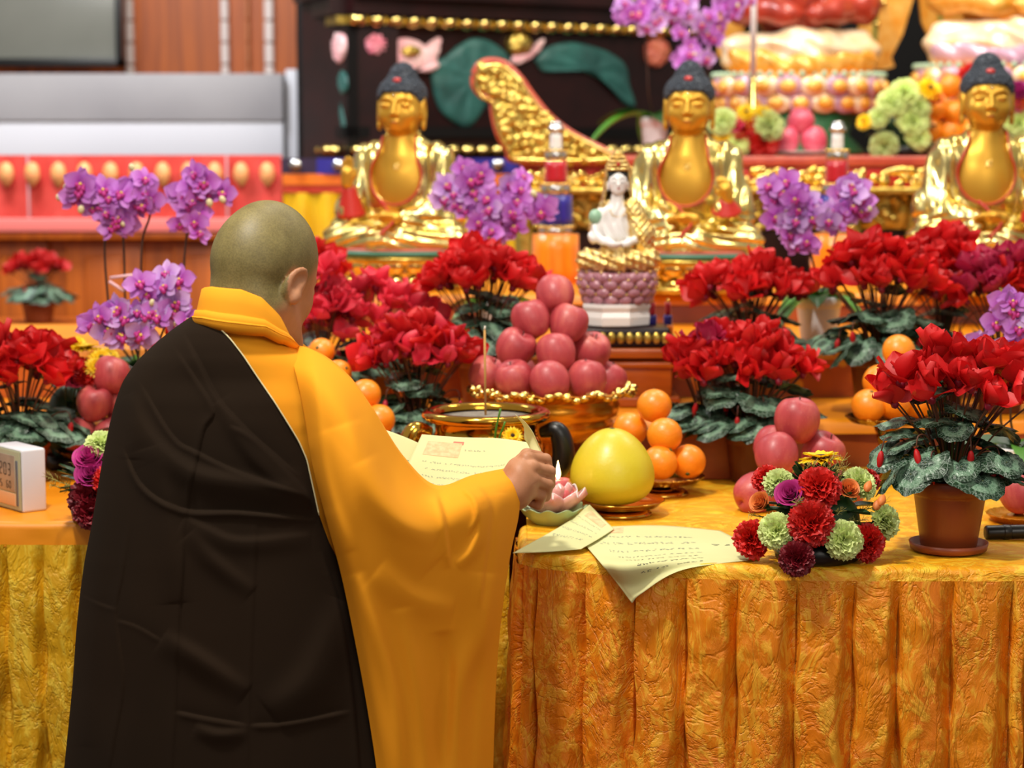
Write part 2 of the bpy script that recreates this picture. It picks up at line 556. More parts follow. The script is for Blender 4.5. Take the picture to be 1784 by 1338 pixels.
# low wooden cabinet with red embroidered valance (left)
a = P(-60, 405, 7.5); c = P(494, 270, 7.5)
t = empty('wooden_cabinet', ((a[0] + c[0]) / 2, 7.5, 0), 'long low orange wooden cabinet behind the left orchids', 'cabinet')
w = c[0] - a[0]; zc = c[2]; zv = a[2]
mk('body', *box((0, .3, zc / 2 - .01), (w, .56, zc - .02), .006), M['wood'], t)
for i, px in enumerate([-20, 130, 300, 430]):
    x = P(px, 480, 7.5)[0] - (a[0] + c[0]) / 2
    mk('door', *merge([box((x + .11, 0.01, .8), (.22 if i != 1 else .28, .03, .98), .008), box((x + .11, -.008, .8), (.14, .02, .86), .01)]), M['wood'], t)
mk('ledge', *box((0, -.02, zv - .01), (w, .1, .03), .008), M['wood'], t)
v = empty('red_valance', ((a[0] + c[0]) / 2, 7.5, zv), 'salmon red altar valance with rows of gold pendant motifs', 'cloth')
n = 240
xs = np.linspace(-w / 2, w / 2, n); zs = np.linspace(0, zc - zv, 14)
X, Z = np.meshgrid(xs, zs)
V = np.stack([X, -.055 - .008 * np.sin(X * 47) - .012 * (1 - Z / (zc - zv)) * np.sin(X * 25 + 1), Z], -1).reshape(-1, 3)
mk('fabric', V, grid_faces(14, n), mat('salmon_cloth', '#d8463c', .55, col2='#c93a32', scale=20, sheen=.3), v)
mk('fabric_hem', *box((0, -.075, .03), (w, .012, .05), .005), mat('pale_hem', '#e77a74', .5), v)
mk('seam', *merge([box((P(p_, 300, 7.5)[0] - (a[0] + c[0]) / 2, -.072, .15), (.008, .01, .26), .002) for p_ in (57, 400)]), mat('grey_seam', '#c79aa0', .5), v)
gm = mat('gold_motif', '#eeb068', .5, col2='#ea9060', scale=60)
drop = [(0, 0), (.5, .35), (.62, .7), (.45, 1.05), (.0, 1.2), (-.45, 1.05), (-.62, .7), (-.5, .35)]
dp = smooth_path(drop + [drop[0]], 24)[:-1]
for i, px in enumerate(list(range(-10, 495, 45))):
    x = P(px + 30, 300, 7.5)[0] - (a[0] + c[0]) / 2
    mk('pendant_motif', *xf(extrude([(q[0] * .042 + x, q[1] * .075 + (zc - zv) - .115) for q in dp[:, :2]], -.085, -.072)), gm, v)

# ------------------------------------------------------------------ carved lotus cabinet (rear)
A0 = P(603, 100, 7.7); B0 = P(1300, 100, 8.75); L0 = P(556, 100, 8.05)
A0[2] = B0[2] = L0[2] = 0
def panel_frame(p, q):
    ux = (q - p) / np.linalg.norm(q - p)
    nrm = np.array([ux[1], -ux[0], 0])      # towards the viewer
    return ux, nrm
cab = empty('carved_cabinet', A0, 'dark lacquered altar cabinet carved with pink lotuses and teal leaves', 'cabinet')
def slab(p, q, z0, z1, d0, d1):
    ux, nr = panel_frame(p, q)
    out = []
    for z in (z0, z1):
        for s_, d in ((p, d0), (q, d0), (q, d1), (p, d1)):
            out.append(s_ + nr * d + np.array([0, 0, z]))
    V = np.array(out) - A0
    return V, [(0, 1, 2, 3), (7, 6, 5, 4), (0, 4, 5, 1), (1, 5, 6, 2), (2, 6, 7, 3), (3, 7, 4, 0)]
body = merge([slab(A0, B0, 0, 2.5, 0, -.35), slab(L0, A0, 0, 2.5, 0, -.2)])
mk('body', *body, M['dark_wood'], cab, smooth=False)
zr = P(605, 20, 7.7)[2]
mk('cornice', *merge([slab(L0, A0, zr - .01, zr + .45, .06, -.02), slab(A0, B0, zr - .01, zr + .45, .06, -.02), slab(L0, A0, zr + .05, zr + .11, .10, -.02), slab(A0, B0, zr + .05, zr + .11, .10, -.02)]), M['dark_wood'], cab, smooth=False)
mk('frame_rail', *merge([slab(A0, B0, 1.66, 1.70, .02, 0), slab(L0, A0, 1.66, 1.70, .02, 0), slab(A0, A0 + (B0 - A0) * .02, 1.6, zr, .02, 0)]), M['black_wood'], cab, smooth=False)
mk('gold_rail', *merge([slab(A0, B0, zr - .045, zr - .015, .035, 0), slab(L0, A0, zr - .045, zr - .015, .035, 0)]), M['gold_dark'], cab, smooth=False)
ux, nr = panel_frame(A0, B0)
Lp = np.linalg.norm(B0 - A0)
bead = mdata('bead', *sphere((0, 0, 0), (.034, .034, .026), 12, 8), M['gold'])
k = 0
for s_ in np.arange(.03, Lp, .078):
    p = ux * s_ + nr * .035; ob('bead', bead, cab, (p[0], p[1], zr - .03))
for s_ in np.arange(.03, Lp * .7, .068):
    p = ux * s_ + nr * .035; ob('bead', bead, cab, (p[0], p[1], 1.612), scale=.9)
uxl, nrl = panel_frame(L0, A0)
for s_ in np.arange(.05, .38, .09):
    p = (L0 - A0) + uxl * s_ + nrl * .03; ob('bead', bead, cab, (p[0], p[1], 1.612), scale=.85)

def on_panel(px, py, p=A0, q=B0):
    ux_, nr_ = panel_frame(p, q)
    u = (px - 892) / F; v_ = (669 - py) / F
    d = np.array([u, math.cos(TH) + v_ * math.sin(TH), -math.sin(TH) + v_ * math.cos(TH)])
    t_ = np.dot(p - CAM, nr_ * np.array([1, 1, 0])) / np.dot(d, nr_)
    w_ = CAM + t_ * d
    return np.dot(w_ - p, ux_), w_[2]
def relief(name, pts, m, th=.02, base=0.0, dome=.6, n=60, p=A0, q=B0):
    """carved relief: closed outline in photo coordinates laid on the cabinet face, with a rounded body"""
    ux_, nr_ = panel_frame(p, q)
    pl = smooth_path([on_panel(a_, b_, p, q) for a_, b_ in pts] + [on_panel(*pts[0], p, q)], n + 1)[:-1]
    c_ = pl.mean(0)
    rings = [(1.0, 0), (1.0, .5), (.93, .85), (.75, 1.0), (.4, 1.0 + dome * .3), (.02, 1.0 + dome * .5)]
    V = []
    for s_, h_ in rings:
        qq = c_ + (pl - c_) * s_
        wob = .12 * th * np.sin(np.arange(n) * 2 * np.pi * 9 / n) * (s_ > .3) * (h_ > .7)
        for (a_, b_), w_ in zip(qq, wob):
            V.append((p - A0) + ux_ * a_ + nr_ * (base + th * h_ + w_) + np.array([0, 0, b_]))
    Fc = grid_faces(len(rings), n, close_c=True) + [tuple(range((len(rings) - 1) * n, len(rings) * n))]
    return mk(name, np.array(V), Fc, m, cab)
relief('lotus_leaf', [(748, 110), (775, 98), (800, 78), (830, 66), (862, 78), (884, 100), (882, 135), (860, 160), (838, 195), (815, 222), (790, 214), (765, 190), (752, 150)], M['teal'], .02)
relief('lotus_leaf', [(930, 105), (950, 84), (985, 74), (1020, 78), (1060, 92), (1088, 115), (1095, 150), (1105, 185), (1085, 180), (1060, 150), (1020, 128), (975, 120), (945, 125)], M['teal'], .02)
relief('lotus_leaf', [(655, 165), (675, 158), (705, 175), (720, 205), (700, 232), (672, 222), (655, 200)], M['teal'], .02)
relief('stem', [(648, 95), (656, 94), (650, 130), (655, 160), (668, 180), (660, 184), (644, 160), (642, 125)], M['teal'], .012)
relief('lotus_bud', [(632, 70), (645, 58), (662, 60), (675, 75), (668, 92), (650, 97), (636, 90)], M['pink_deep'], .03)
for i, pts in enumerate([[(676, 100), (690, 70), (715, 68), (740, 82), (745, 105), (725, 120), (695, 122)], [(728, 95), (745, 75), (764, 66), (760, 95), (748, 118), (732, 118)], [(662, 138), (672, 122), (700, 112), (720, 118), (700, 128), (690, 142), (668, 146)], [(680, 115), (672, 95), (684, 86), (700, 100), (704, 118)], [(735, 118), (752, 108), (758, 116), (742, 126), (725, 124)]]):
    relief('lotus_petal', pts, M['pink_deep'] if i in (2,) else M['pink_petal'], .022, base=.004 * i, n=36)
relief('seed_pod', [(690, 88), (705, 80), (722, 84), (724, 94), (708, 100), (694, 97)], M['gold_dark'], .012, base=.03, n=30)
relief('seed_pod', [(880, 75), (888, 60), (905, 58), (920, 68), (918, 88), (902, 96), (886, 92)], M['gold_dark'], .03, n=30)
relief('lotus_petal', [(920, 92), (932, 74), (944, 68), (938, 84), (922, 100), (900, 112), (888, 110), (890, 98), (905, 98)], M['pink_petal'], .02, base=.01, n=30)
relief('lotus_bud', [(1122, 80), (1134, 68), (1150, 68), (1162, 84), (1158, 105), (1142, 118), (1126, 108)], mat('orange_bud', '#d07a5c', .5, col2='#c05a48', scale=20), .03)
relief('lotus_bud', [(582, 60), (592, 56), (602, 62), (604, 85), (598, 110), (588, 108), (581, 90)], M['pink_petal'], .02, n=30, p=L0, q=A0)
relief('lotus_leaf', [(580, 125), (592, 118), (604, 130), (606, 155), (596, 168), (584, 160), (578, 145)], M['teal'], .012, n=30, p=L0, q=A0)
relief('stem', [(590, 165), (596, 165), (600, 190), (603, 225), (597, 225), (594, 195)], M['teal'], .01, n=24, p=L0, q=A0)

# five-colour banner hanging below the cabinet
def banner():
    Y = 7.0
    x0 = P(493, 300, Y)[0]; x1 = P(905, 300, Y)[0]
    t = empty('striped_banner', (x0, Y, 0), 'purple, orange, red and yellow cloth banner hung below the carved cabinet', 'cloth')
    zz = [P(600, y_, Y)[2] for y_ in (276, 303, 322, 336, 520)]
    split = [(490, 552, '#2c1636'), (552, 905, '#241a86')]
    for a_, b_, c_ in split:
        xa, xb = P(a_, 300, Y)[0] - x0, P(b_, 300, Y)[0] - x0
        n_ = 60; xs = np.linspace(xa, xb, n_); zs = np.linspace(zz[1], zz[0], 6)
        X, Z = np.meshgrid(xs, zs)
        mk('blue_band', np.stack([X, .006 * np.sin(X * 30), Z], -1).reshape(-1, 3), grid_faces(6, n_), mat('banner_blue_' + str(a_), c_, .5, sheen=.3), t)
    for nm, k, c_, c2 in (('orange_band', 1, '#f07e0c', '#e86c10'), ('red_band', 2, '#b82a10', '#c8381c'), ('yellow_cloth', 3, '#f0c414', '#e4a80c')):
        n_ = 200; nz = 30 if k == 3 else 5
        xs = np.linspace(0, x1 - x0, n_); zs = np.linspace(zz[k + 1], zz[k], nz)
        X, Z = np.meshgrid(xs, zs)
        dep = (zz[k] - Z)
        Yv = .004 * k + (.010 + .05 * dep) * np.sin(X * 60 + 2 * np.sin(X * 9)) * (k == 3) + .004 * np.sin(X * 40)
        mk(nm, np.stack([X, Yv - .004, Z], -1).reshape(-1, 3), grid_faces(nz, n_), mat(nm, c_, .45, col2=c2, scale=8, sheen=.3), t)
    for px in (515, 590, 868):
        c = P(px, 288, Y)
        V, Fc = sphere((0, 0, 0), (.022, .008, .02), 14, 8)
        mk('silver_emblem', V + np.array([c[0] - x0, -.012, c[2]]), Fc, M['silver'], t)
banner()

# ------------------------------------------------------------------ rear altar table with gilt carving and scroll end
def gold_blobs(n, sampler, r0, r1, seed):
    rnd = random.Random(seed); parts = []
    for i in range(n):
        c = sampler(rnd)
        r = rnd.uniform(r0, r1)
        V, Fc = sphere((0, 0, 0), (r * rnd.uniform(1, 1.8), r * .6, r), 8, 6)
        parts.append(xf((V, Fc), rotm(0, rnd.uniform(-1.5, 1.5), 0), c))
    return merge(parts)
YR = 6.3
xa = P(905, 280, YR)[0]; xb = P(1900, 280, YR)[0]
ra = empty('rear_altar_table', ((xa + xb) / 2, YR, 0), 'red altar table with gilded carved apron behind the statues', 'table')
w = xb - xa; zt = P(1000, 272, YR)[2]
mk('tabletop', *box((0, .75, zt - .016), (w, 1.5, .032), .006), M['red_lacquer'], ra)
mk('apron', *box((0, .03, zt - .065), (w - .02, .04, .06), .004), M['red_paint'], ra)
mk('lower_rail', *box((0, .0, zt - .105), (w - .02, .07, .022), .006), M['gold_dark'], ra)
mk('apron_carving', *gold_blobs(230, lambda r: (r.uniform(-w / 2 + .03, w / 2 - .03), .008, zt - .065 + r.uniform(-.024, .024)), .008, .016, 3), M['gold'], ra)
mk('lower_carving', *merge([box((0, .068, zt - .17), (w - .06, .02, .11), .004)] + [gold_blobs(260, lambda r: (r.uniform(-w / 2 + .03, w / 2 - .03), .05, zt - .17 + r.uniform(-.05, .05)), .008, .018, 4)]), M['gold_dark'], ra)
mk('back_panel', *box((0, .09, zt - .26), (w - .05, .04, .40), .004), M['dark_wood'], ra)
for px in (915, 1090, 1275, 1490, 1600, 1700):
    x = P(px, 350, YR)[0] - (xa + xb) / 2
    mk('leg', *merge([lathe([(.02, 0), (.035, .05), (.022, .12), (.03, .9), (.024, 1.2), (.034, 1.35), (.022, 1.42), (.03, zt - .11)], 12)]), M['gold_dark'], ra).location = (x, .04, 0)
mk('plinth', *box((0, .9, .35), (w - .1, 1.1, .7), .01), M['dark_wood'], ra)
# scroll end
pts = [(826, 128), (836, 112), (856, 106), (880, 112), (905, 135), (930, 170), (960, 205), (1000, 235), (1060, 266), (1066, 280), (905, 280), (885, 262), (868, 232), (860, 200), (856, 175), (838, 165), (826, 148)]
Y = 6.28
w3 = [P(a_, b_, Y) for a_, b_ in pts]
base = P(905, 280, Y)
t = empty('scroll_bracket', base, 'red edged gilded openwork scroll standing on the left end of the rear table', 'ornament')
pl = smooth_path([(q[0] - base[0], q[2] - base[2]) for q in w3] + [(w3[0][0] - base[0], w3[0][2] - base[2])], 90)[:-1]
mk('rim', *tube(np.stack([pl[:, 0], np.zeros(len(pl)), pl[:, 1]], -1), .011, 8, closed=True), M['red_lacquer'], t)
mk('rim', *tube(np.stack([pl[:, 0], np.zeros(len(pl)) - .006, pl[:, 1]], -1) * np.array([.955, 1, .945]) + np.array([0.0, -.004, .004]), .006, 6, closed=True), M['gold'], t)
mk('backing', *extrude(pl, -.004, .02), M['gold_dark'], t, smooth=False)
def inside(x, z):
    c = False; n_ = len(pl)
    for i in range(n_):
        x1, z1 = pl[i]; x2, z2 = pl[i - 1]
        if (z1 > z) != (z2 > z) and x < (x2 - x1) * (z - z1) / (z2 - z1) + x1: c = not c
    return c
def samp(r):
    for _ in range(500):
        x = r.uniform(pl[:, 0].min(), pl[:, 0].max()); z = r.uniform(pl[:, 1].min(), pl[:, 1].max())
        if inside(x, z) and inside(x + .012, z) and inside(x - .012, z) and inside(x, z + .012): return (x, -.008, z)
    return (0, 0, .1)
mk('carving', *gold_blobs(210, samp, .008, .016, 8), M['gold_dark'], t)

# ------------------------------------------------------------------ tables
ZT = 0.95
def skirt_part(path, z0, z1, pleats, amp=.018, nz=60, flare=.03, seed=1):
    """path: Nx2 ground outline, pleats: arc positions; returns a pleated hanging cloth"""
    path = np.asarray(path); n = len(path)
    d = np.gradient(path, axis=0); L = np.linalg.norm(d, axis=1); d /= L[:, None]
    nr = np.stack([d[:, 1], -d[:, 0]], -1)
    s = np.concatenate([[0], np.cumsum(np.linalg.norm(np.diff(path, axis=0), axis=1))])
    zs = np.linspace(z0, z1, nz)
    pl_ = np.array(sorted(pleats))
    V = []
    i = np.clip(np.searchsorted(pl_, s) - 1, 0, len(pl_) - 2)
    fr = np.clip((s - pl_[i]) / (pl_[i + 1] - pl_[i]), 0, 1)
    hsh = np.sin(i * 12.9898) * 43758.5453; hsh = hsh - np.floor(hsh)
    for z in zs:
        k = (z0 - z) / (z0 - z1)
        ss = s + .010 * k * np.sin(z * 8 + i * 1.7) + .004 * min(1, k * 5) * np.sin(z * 27 + i * 2.9)
        fr = np.clip((ss - pl_[i]) / (pl_[i + 1] - pl_[i]), 0, 1)
        e1 = np.clip(fr / .05, 0, 1); e2 = np.clip((1 - fr) / .30, 0, 1)
        prof = np.minimum(e1 * e1 * (3 - 2 * e1), .25 + .75 * (e2 * e2 * (3 - 2 * e2)))      # one-sided crease at each pleat
        prof2 = np.sin(np.pi * fr) * (.4 + .8 * k)
        off = 1.7 * amp * (prof - .9) + amp * .7 * prof2 * (.6 + .6 * hsh)
        off += flare * k + .006 * k * np.sin(fr * 2 * np.pi * 1.5 + hsh * 6) 
        off += .0035 * vnoise(s * 26, z * 17 + 0 * s, seed) + .0018 * vnoise(s * 75, z * 60 + 0 * s, seed + 3)
        off *= min(1, .12 + k * 12)
        q = path + nr * off[:, None]
        V.append(np.column_stack([q, np.full(n, z)]))
    return np.concatenate(V), grid_faces(nz, n)
def cloth_top(outline_front, yb, z, hem):
    """flat cloth with a rolled front edge following outline_front (x,y) and a short drop to the hem"""
    of = np.asarray(outline_front); n = len(of)
    d = np.gradient(of, axis=0); d /= np.linalg.norm(d, axis=1)[:, None]
    nr = np.stack([d[:, 1], -d[:, 0]], -1)
    rows = []
    for t_ in np.linspace(1, 0, 24)[:-1] ** 1.0:
        q = of.copy(); q = q - nr * 0.02; q[:, 1] = q[:, 1] * (1 - t_) + yb * t_
        zz = z + .0016 * vnoise(q[:, 0] * 14, q[:, 1] * 17, 5)
        rows.append(np.column_stack([q, zz]))
    for a_ in np.linspace(0, math.pi / 2, 7):
        q = of + nr * (.014 * math.sin(a_) - .02)
        rows.append(np.column_stack([q, np.full(n, z - .014 * (1 - math.cos(a_))) + .0012 * np.sin(q[:, 0] * 23)]))
    for k in (.35, .7, 1.0):
        q = of + nr * (-.006 + .002 * k + .0015 * np.sin(of[:, :1] * 60))
        rows.append(np.column_stack([q, np.full(n, z - .014 - (z - .014 - hem) * k)]))
    return np.concatenate(rows), grid_faces(len(rows), n)
# right table
pxs = [905, 920, 935, 1020, 1105, 1300, 1500, 1784]; ys = [3.46, 3.425, 3.405, 3.365, 3.335, 3.31, 3.30, 3.30]
XL = P(899, 1000, 3.43)[0]
front = [(XL, 3.68), (XL, 3.60), (XL, 3.50), (XL + .004, 3.44)] + [(P(a_, 1000, b_)[0], b_) for a_, b_ in zip(pxs[1:], ys[1:])] + [(1.0, 3.31), (1.35, 3.33)]
front = smooth_path(front, 420)
arc = np.concatenate([[0], np.cumsum(np.linalg.norm(np.diff(front, axis=0), axis=1))])
HEM = 0.925
tb = empty('offering_table', (.7, 3.9, 0), 'front altar table on the right under the crushed gold velvet cloth', 'table')
mk('tabletop', *box((.02, .0, ZT - .035), (1.24, .90, .03), .005), M['plinth'], tb)
for sx in (-.6, .6):
    for sy in (-.38, .4): mk('leg', *box((sx, sy, (ZT - .05) / 2), (.05, .05, ZT - .05), .004), M['plinth'], tb)
tcl = mk('tablecloth', *cloth_top(front, 4.365, ZT, HEM), M['velvet_top'])
setp(tcl, 'crushed gold velvet cloth covering the right front altar table', 'tablecloth')
pleats = [0.0, .09, .18]
def arc_at(px):
    X = P(px, 1020, 3.31)[0]
    m_ = arc > .22
    return np.interp(X, front[m_, 0], arc[m_])
pleats += [arc_at(p_) for p_ in (912, 935, 1020, 1105, 1195, 1285, 1388, 1488, 1565, 1660, 1764, 1790, 1880, 1975, 2070, 2160)] + [arc[-1] + .05]
fine = smooth_path(front, 2200)
sk = mk('skirt', *skirt_part(fine - 0, HEM + .004, .03, pleats, amp=.017, nz=140, flare=.015), M['velvet'], tcl)
# left table
ml = empty('long_altar_table', (0, 4.1, 0), 'long altar table on the left holding flowers, fruit and clock', 'table')
mk('tabletop', *box((-.70, -.06, ZT - .04), (1.30, .56, .03), .005), M['plinth'], ml)
for sx in (-1.25, -.1):
    for sy in (-.3, .18): mk('leg', *box((sx, sy, (ZT - .055) / 2), (.05, .05, ZT - .055), .004), M['plinth'], ml)
fl = smooth_path([(-1.4, 3.73), (-.9, 3.71), (-.4, 3.71), (XL - .012, 3.71)], 160)
tl = mk('tablecloth', *cloth_top(fl, 4.365, ZT, .905), M['satin'])
setp(tl, 'smooth orange satin cloth covering the long left altar table', 'tablecloth')
fine = smooth_path(fl, 700)
ll = np.concatenate([[0], np.cumsum(np.linalg.norm(np.diff(fine, axis=0), axis=1))])
mk('skirt', *skirt_part(fine, .909, .03, list(np.arange(0, 1.5, .068)), amp=.018, nz=90, flare=.02, seed=4), M['velvet_left'], tl)

# stepped altar behind
def step(name, y0, y1, z, m_top, m_front, label, zb=0.0, xl=-1.6):
    t = empty(name, ((xl + 1.6) / 2, y0, zb), label, 'altar step')
    w_ = 1.6 - xl
    mk('riser', *box((0, .02, (z - zb) / 2 - .01), (w_, .03, z - zb - .02), .004), m_front, t)
    n_ = 120; xs = np.linspace(-w_ / 2, w_ / 2, n_)
    rows = []
    for yy, zz in [(y1 - y0, 0), (.3 * (y1 - y0), 0), (.02, 0), (.004, -.003), (-.004, -.012), (-.007, -.03)]:
        rows.append(np.stack([xs, yy + .002 * np.sin(xs * 30), z - zb + zz + .001 * np.sin(xs * 17)], -1))
    mk('cover', np.concatenate(rows), grid_faces(len(rows), n_), m_top, t)
    mk('slab', *box((0, (y1 - y0) / 2 + .01, z - zb - .02), (w_ - .02, y1 - y0 - .03, .025), .003), M['plinth'], t)
step('altar_step', 4.38, 4.76, 1.05, M['satin'], M['satin_deep'], 'lowest orange satin altar step behind the offering tables')
step('altar_step', 4.76, 5.36, 1.17, M['satin'], M['brocade'], 'middle altar step with orange and gold patterned front')
step('altar_step', 5.36, 6.05, 1.25, M['satin'], M['satin_deep'], 'highest altar step carrying the three golden seated statues', xl=P(470, 500, 5.36)[0])
# ------------------------------------------------------------------ the monk
M['brown'] = mat('dark_brown_robe', '#23170c', 0.92, col2='#1d1309', scale=3, spec=.15, bump=.12, bscale=500, bdist=.0006)
M['robe'] = mat('saffron_robe', '#f0a020', 0.82, col2='#ea981a', scale=3, spec=.2, bump=.12, bscale=600, bdist=.0005, translucent=.06)
M['robe_collar'] = mat('saffron_collar', '#f4a424', 0.8, spec=.2)
M['piping'] = mat('cream_piping', '#d8cfa0', 0.7)
def skin_mat():
    N = NT('skin'); b = N.b
    a = N.n('Attribute', attribute_name='stubble')
    tcn = N.n('TexCoord')
    nz = N.n('TexNoise', i_Scale=26.0, i_Detail=6.0); N.l(tcn.outputs['Object'], nz.inputs['Vector'])
    n2 = N.n('TexNoise', i_Scale=420.0, i_Detail=2.0); N.l(tcn.outputs['Object'], n2.inputs['Vector'])
    sk = ramp(N, nz.outputs[0], [(.35, srgb('#a8704a')), (.7, srgb('#bc8460'))])
    st = ramp(N, nz.outputs[0], [(.3, srgb('#6b5e30')), (.7, srgb('#857848'))])
    sp = ramp(N, n2.outputs[0], [(.38, (.62, .62, .62, 1)), (.6, (1.08, 1.08, 1.08, 1))])
    mm = N.n('Mix', data_type='RGBA', blend_type='MULTIPLY'); mm.inputs['Factor'].default_value = .6
    N.l(st, mm.inputs['A']); N.l(sp, mm.inputs['B'])
    mx = N.n('Mix', data_type='RGBA')
    N.l(a.outputs['Fac'], mx.inputs['Factor']); N.l(sk, mx.inputs['A']); N.l(mm.outputs['Result'], mx.inputs['B'])
    N.l(mx.outputs['Result'], b.inputs['Base Color'])
    b.inputs['Roughness'].default_value = .52
    b.inputs['Subsurface Weight'].default_value = .08
    b.inputs['Subsurface Radius'].default_value = (.01, .004, .002)
    bp = N.n('Bump', i_Strength=.25, i_Distance=.0006); N.l(n2.outputs[0], bp.inputs['Height']); N.l(bp.outputs[0], b.inputs['Normal'])
    return N.m
M['skin'] = skin_mat()

YM = 3.17
base = P(430, 900, YM); base[2] = 0
monk = empty('person', base, 'person with shaven head seen from behind in dark brown wrap over saffron robe, holding papers', 'person')

# --- head and neck
phi = math.radians(30)
HM = P(443, 482, YM)                                  # midpoint between the ears
Rh = rotm(0, 0, -phi) @ rotm(math.radians(-13), 0, 0)      # local x right, y forward, z up
def headf(p):
    c = np.float32
    d = sEll(p, (0, .028, .034), (.0700, .092, .0895))
    d = smin(d, sEll(p, (0, -.012, .020), (.058, .056, .060)), .03)         # back of the skull
    d = smin(d, sEll(p, (0, .05, -.030), (.052, .054, .075)), .03)          # face
    d = smin(d, sEll(p, (0, .084, -.098), (.026, .022, .022)), .03)         # chin
    for s in (-1, 1):
        d = smin(d, sCap(p, (s * .052, .005, -.045), (s * .028, .075, -.092), .017, .016), .03)  # jaw
        d = smin(d, sEll(p, (s * .034, .076, -.028), (.018, .018, .022)), .02)    # cheek
        d = smin(d, sEll(p, (s * .026, .100, .010), (.016, .010, .009)), .012)     # brow
    d = smin(d, sCap(p, (0, .103, .002), (0, .124, -.036), .0075, .012), .012)    # nose
    for s in (-1, 1):
        d = smin(d, sEll(p, (s * .011, .116, -.038), (.008, .009, .007)), .006)
    d = smin(d, sEll(p, (0, .103, -.064), (.024, .012, .006)), .006)
    d = smin(d, sEll(p, (0, .100, -.074), (.020, .012, .007)), .005)
    for s in (-1, 1):
        d = smax(d, -sEll(p, (s * .031, .117, -.006), (.018, .013, .009)), .01)
        d = smin(d, sEll(p, (s * .031, .098, -.007), (.013, .011, .010)), .004)
    d = smin(d, sCap(p, (-.004, -.006, -.05), (-.012, .004, -.145), .051, .048), .035)     # neck
    d = smin(d, sCap(p, (.02, -.02, -.04), (.035, .005, -.12), .024, .026), .03)
    d = smin(d, sCap(p, (-.02, -.02, -.04), (-.042, .005, -.12), .024, .026), .03)
    # ears
    for s in (-1, 1):
        Re = rotm(math.radians(-30), s * math.radians(10), -s * math.radians(26))
        ec = np.array([s * .0765, .002, -.006])
        e = sEllR(p, ec, (.0065, .0165, .028), Re)
        e = smin(e, sEllR(p, ec + np.array([s * .002, .004, -.024]), (.006, .008, .011), Re), .008)
        e = smax(e, -sEllR(p, ec + np.array([s * .0085, .003, .003]), (.0065, .0105, .018), Re), .004)
        e = smin(e, sCap(p, ec + np.array([-s * .006, .010, -.004]), ec + np.array([-s * .012, .010, -.006]), .011), .010)
        e = smin(e, sCap(p, ec + np.array([s * .001, .012, -.010]), ec + np.array([s * .001, .010, -.004]), .004), .004)
        d = smin(d, e, .006)
    return d
Vh, Fh = surfnet(headf, (-.115, -.13, -.215), (.115, .15, .135), .0030)
stub = 1 / (1 + np.exp(-(Vh[:, 2] - (-.047 + np.where(Vh[:, 1] > -.01, (Vh[:, 1] + .01) * .9, (Vh[:, 1] + .01) * 1.3) + .002 * np.sin(Vh[:, 0] * 120))) / .006))
ed_ = np.sqrt(((Vh[:, 1] - .008) / 1.0) ** 2 + ((Vh[:, 2] + .010) / 1.5) ** 2)
stub = stub * np.where(np.abs(Vh[:, 0]) > .04, np.clip((ed_ - .014) / .008, 0, 1), 1)
stub = np.where(np.abs(Vh[:, 0]) > .0735, 0, stub)
fce = Vh[:, 1] > .088
stub = np.where(fce, stub * (Vh[:, 2] > .055), stub)
Vw = (Vh @ Rh.T) + HM

# --- torso, left arm and legs under the robes (coarse) and right forearm + fist (fine)
def bp(px, py, Y): return P(px, py, Y)
SHR = bp(556, 712, 3.18); ELR = bp(735, 928, 3.165); WRR = bp(882, 862, 3.315)
SHL = bp(300, 720, 3.21); ELL = bp(300, 905, 3.25); WRL = np.array([-.325, 3.425, P(640, 835, 3.47)[2]])
pel = np.array([base[0] + .0, YM + .02, .93])
def bodyf(p):
    d = sEll(p, (base[0] + .0, YM + .04, 1.16), (.15, .10, .18))
    d = smin(d, sEll(p, (base[0], YM + .02, .95), (.165, .12, .13)), .08)
    d = smin(d, sCap(p, HM + np.array([-.01, -.0, -.14]), HM + np.array([-.02, .02, -.24]), .05, .06), .03)
    d = smin(d, sCap(p, SHL, SHR, .045), .03)
    d = smin(d, sCap(p, SHR, ELR, .042, .032), .03)
    d = smin(d, sCap(p, SHL, ELL, .048, .037), .03)
    d = smin(d, sCap(p, ELL, WRL, .037, .025), .02)
    d = smin(d, sCap(p, ELR, ELR * .25 + WRR * .75, .032, .026), .01)
    for s in (-1, 1):
        hip = np.array([base[0] + s * .09, YM + .02, .90]); kn = np.array([base[0] + s * .10, YM, .48]); an = np.array([base[0] + s * .10, YM + .02, .09])
        d = smin(d, sCap(p, hip, kn, .085, .055), .04)
        d = smin(d, sCap(p, kn, an, .055, .034), .02)
        d = smin(d, sCap(p, an + np.array([0, -.02, -.05]), an + np.array([s * .02, .16, -.06]), .032, .026), .02)
    # left hand closed on the paper edge
    h0 = WRL
    d = smin(d, sEllR(p, h0 + np.array([.035, .03, .01]), (.038, .045, .022), rotm(0, .4, -.6)), .02)
    for k in range(4):
        b0 = h0 + np.array([.045 - .012 * k, .065 - .004 * k, .024 - .012 * k]); b1 = b0 + np.array([.03, .006, -.006])
        d = smin(d, sCap(p, b0, b1, .010, .009), .006)
    d = smin(d, sCap(p, h0 + np.array([.03, .03, .03]), h0 + np.array([.075, .045, .035]), .012, .009), .008)
    return d
Vb, Fb = surfnet(bodyf, (base[0] - .34, YM - .22, -.01), (max(WRR[0], base[0] + .36) + .02, 3.64, 1.52), .010)

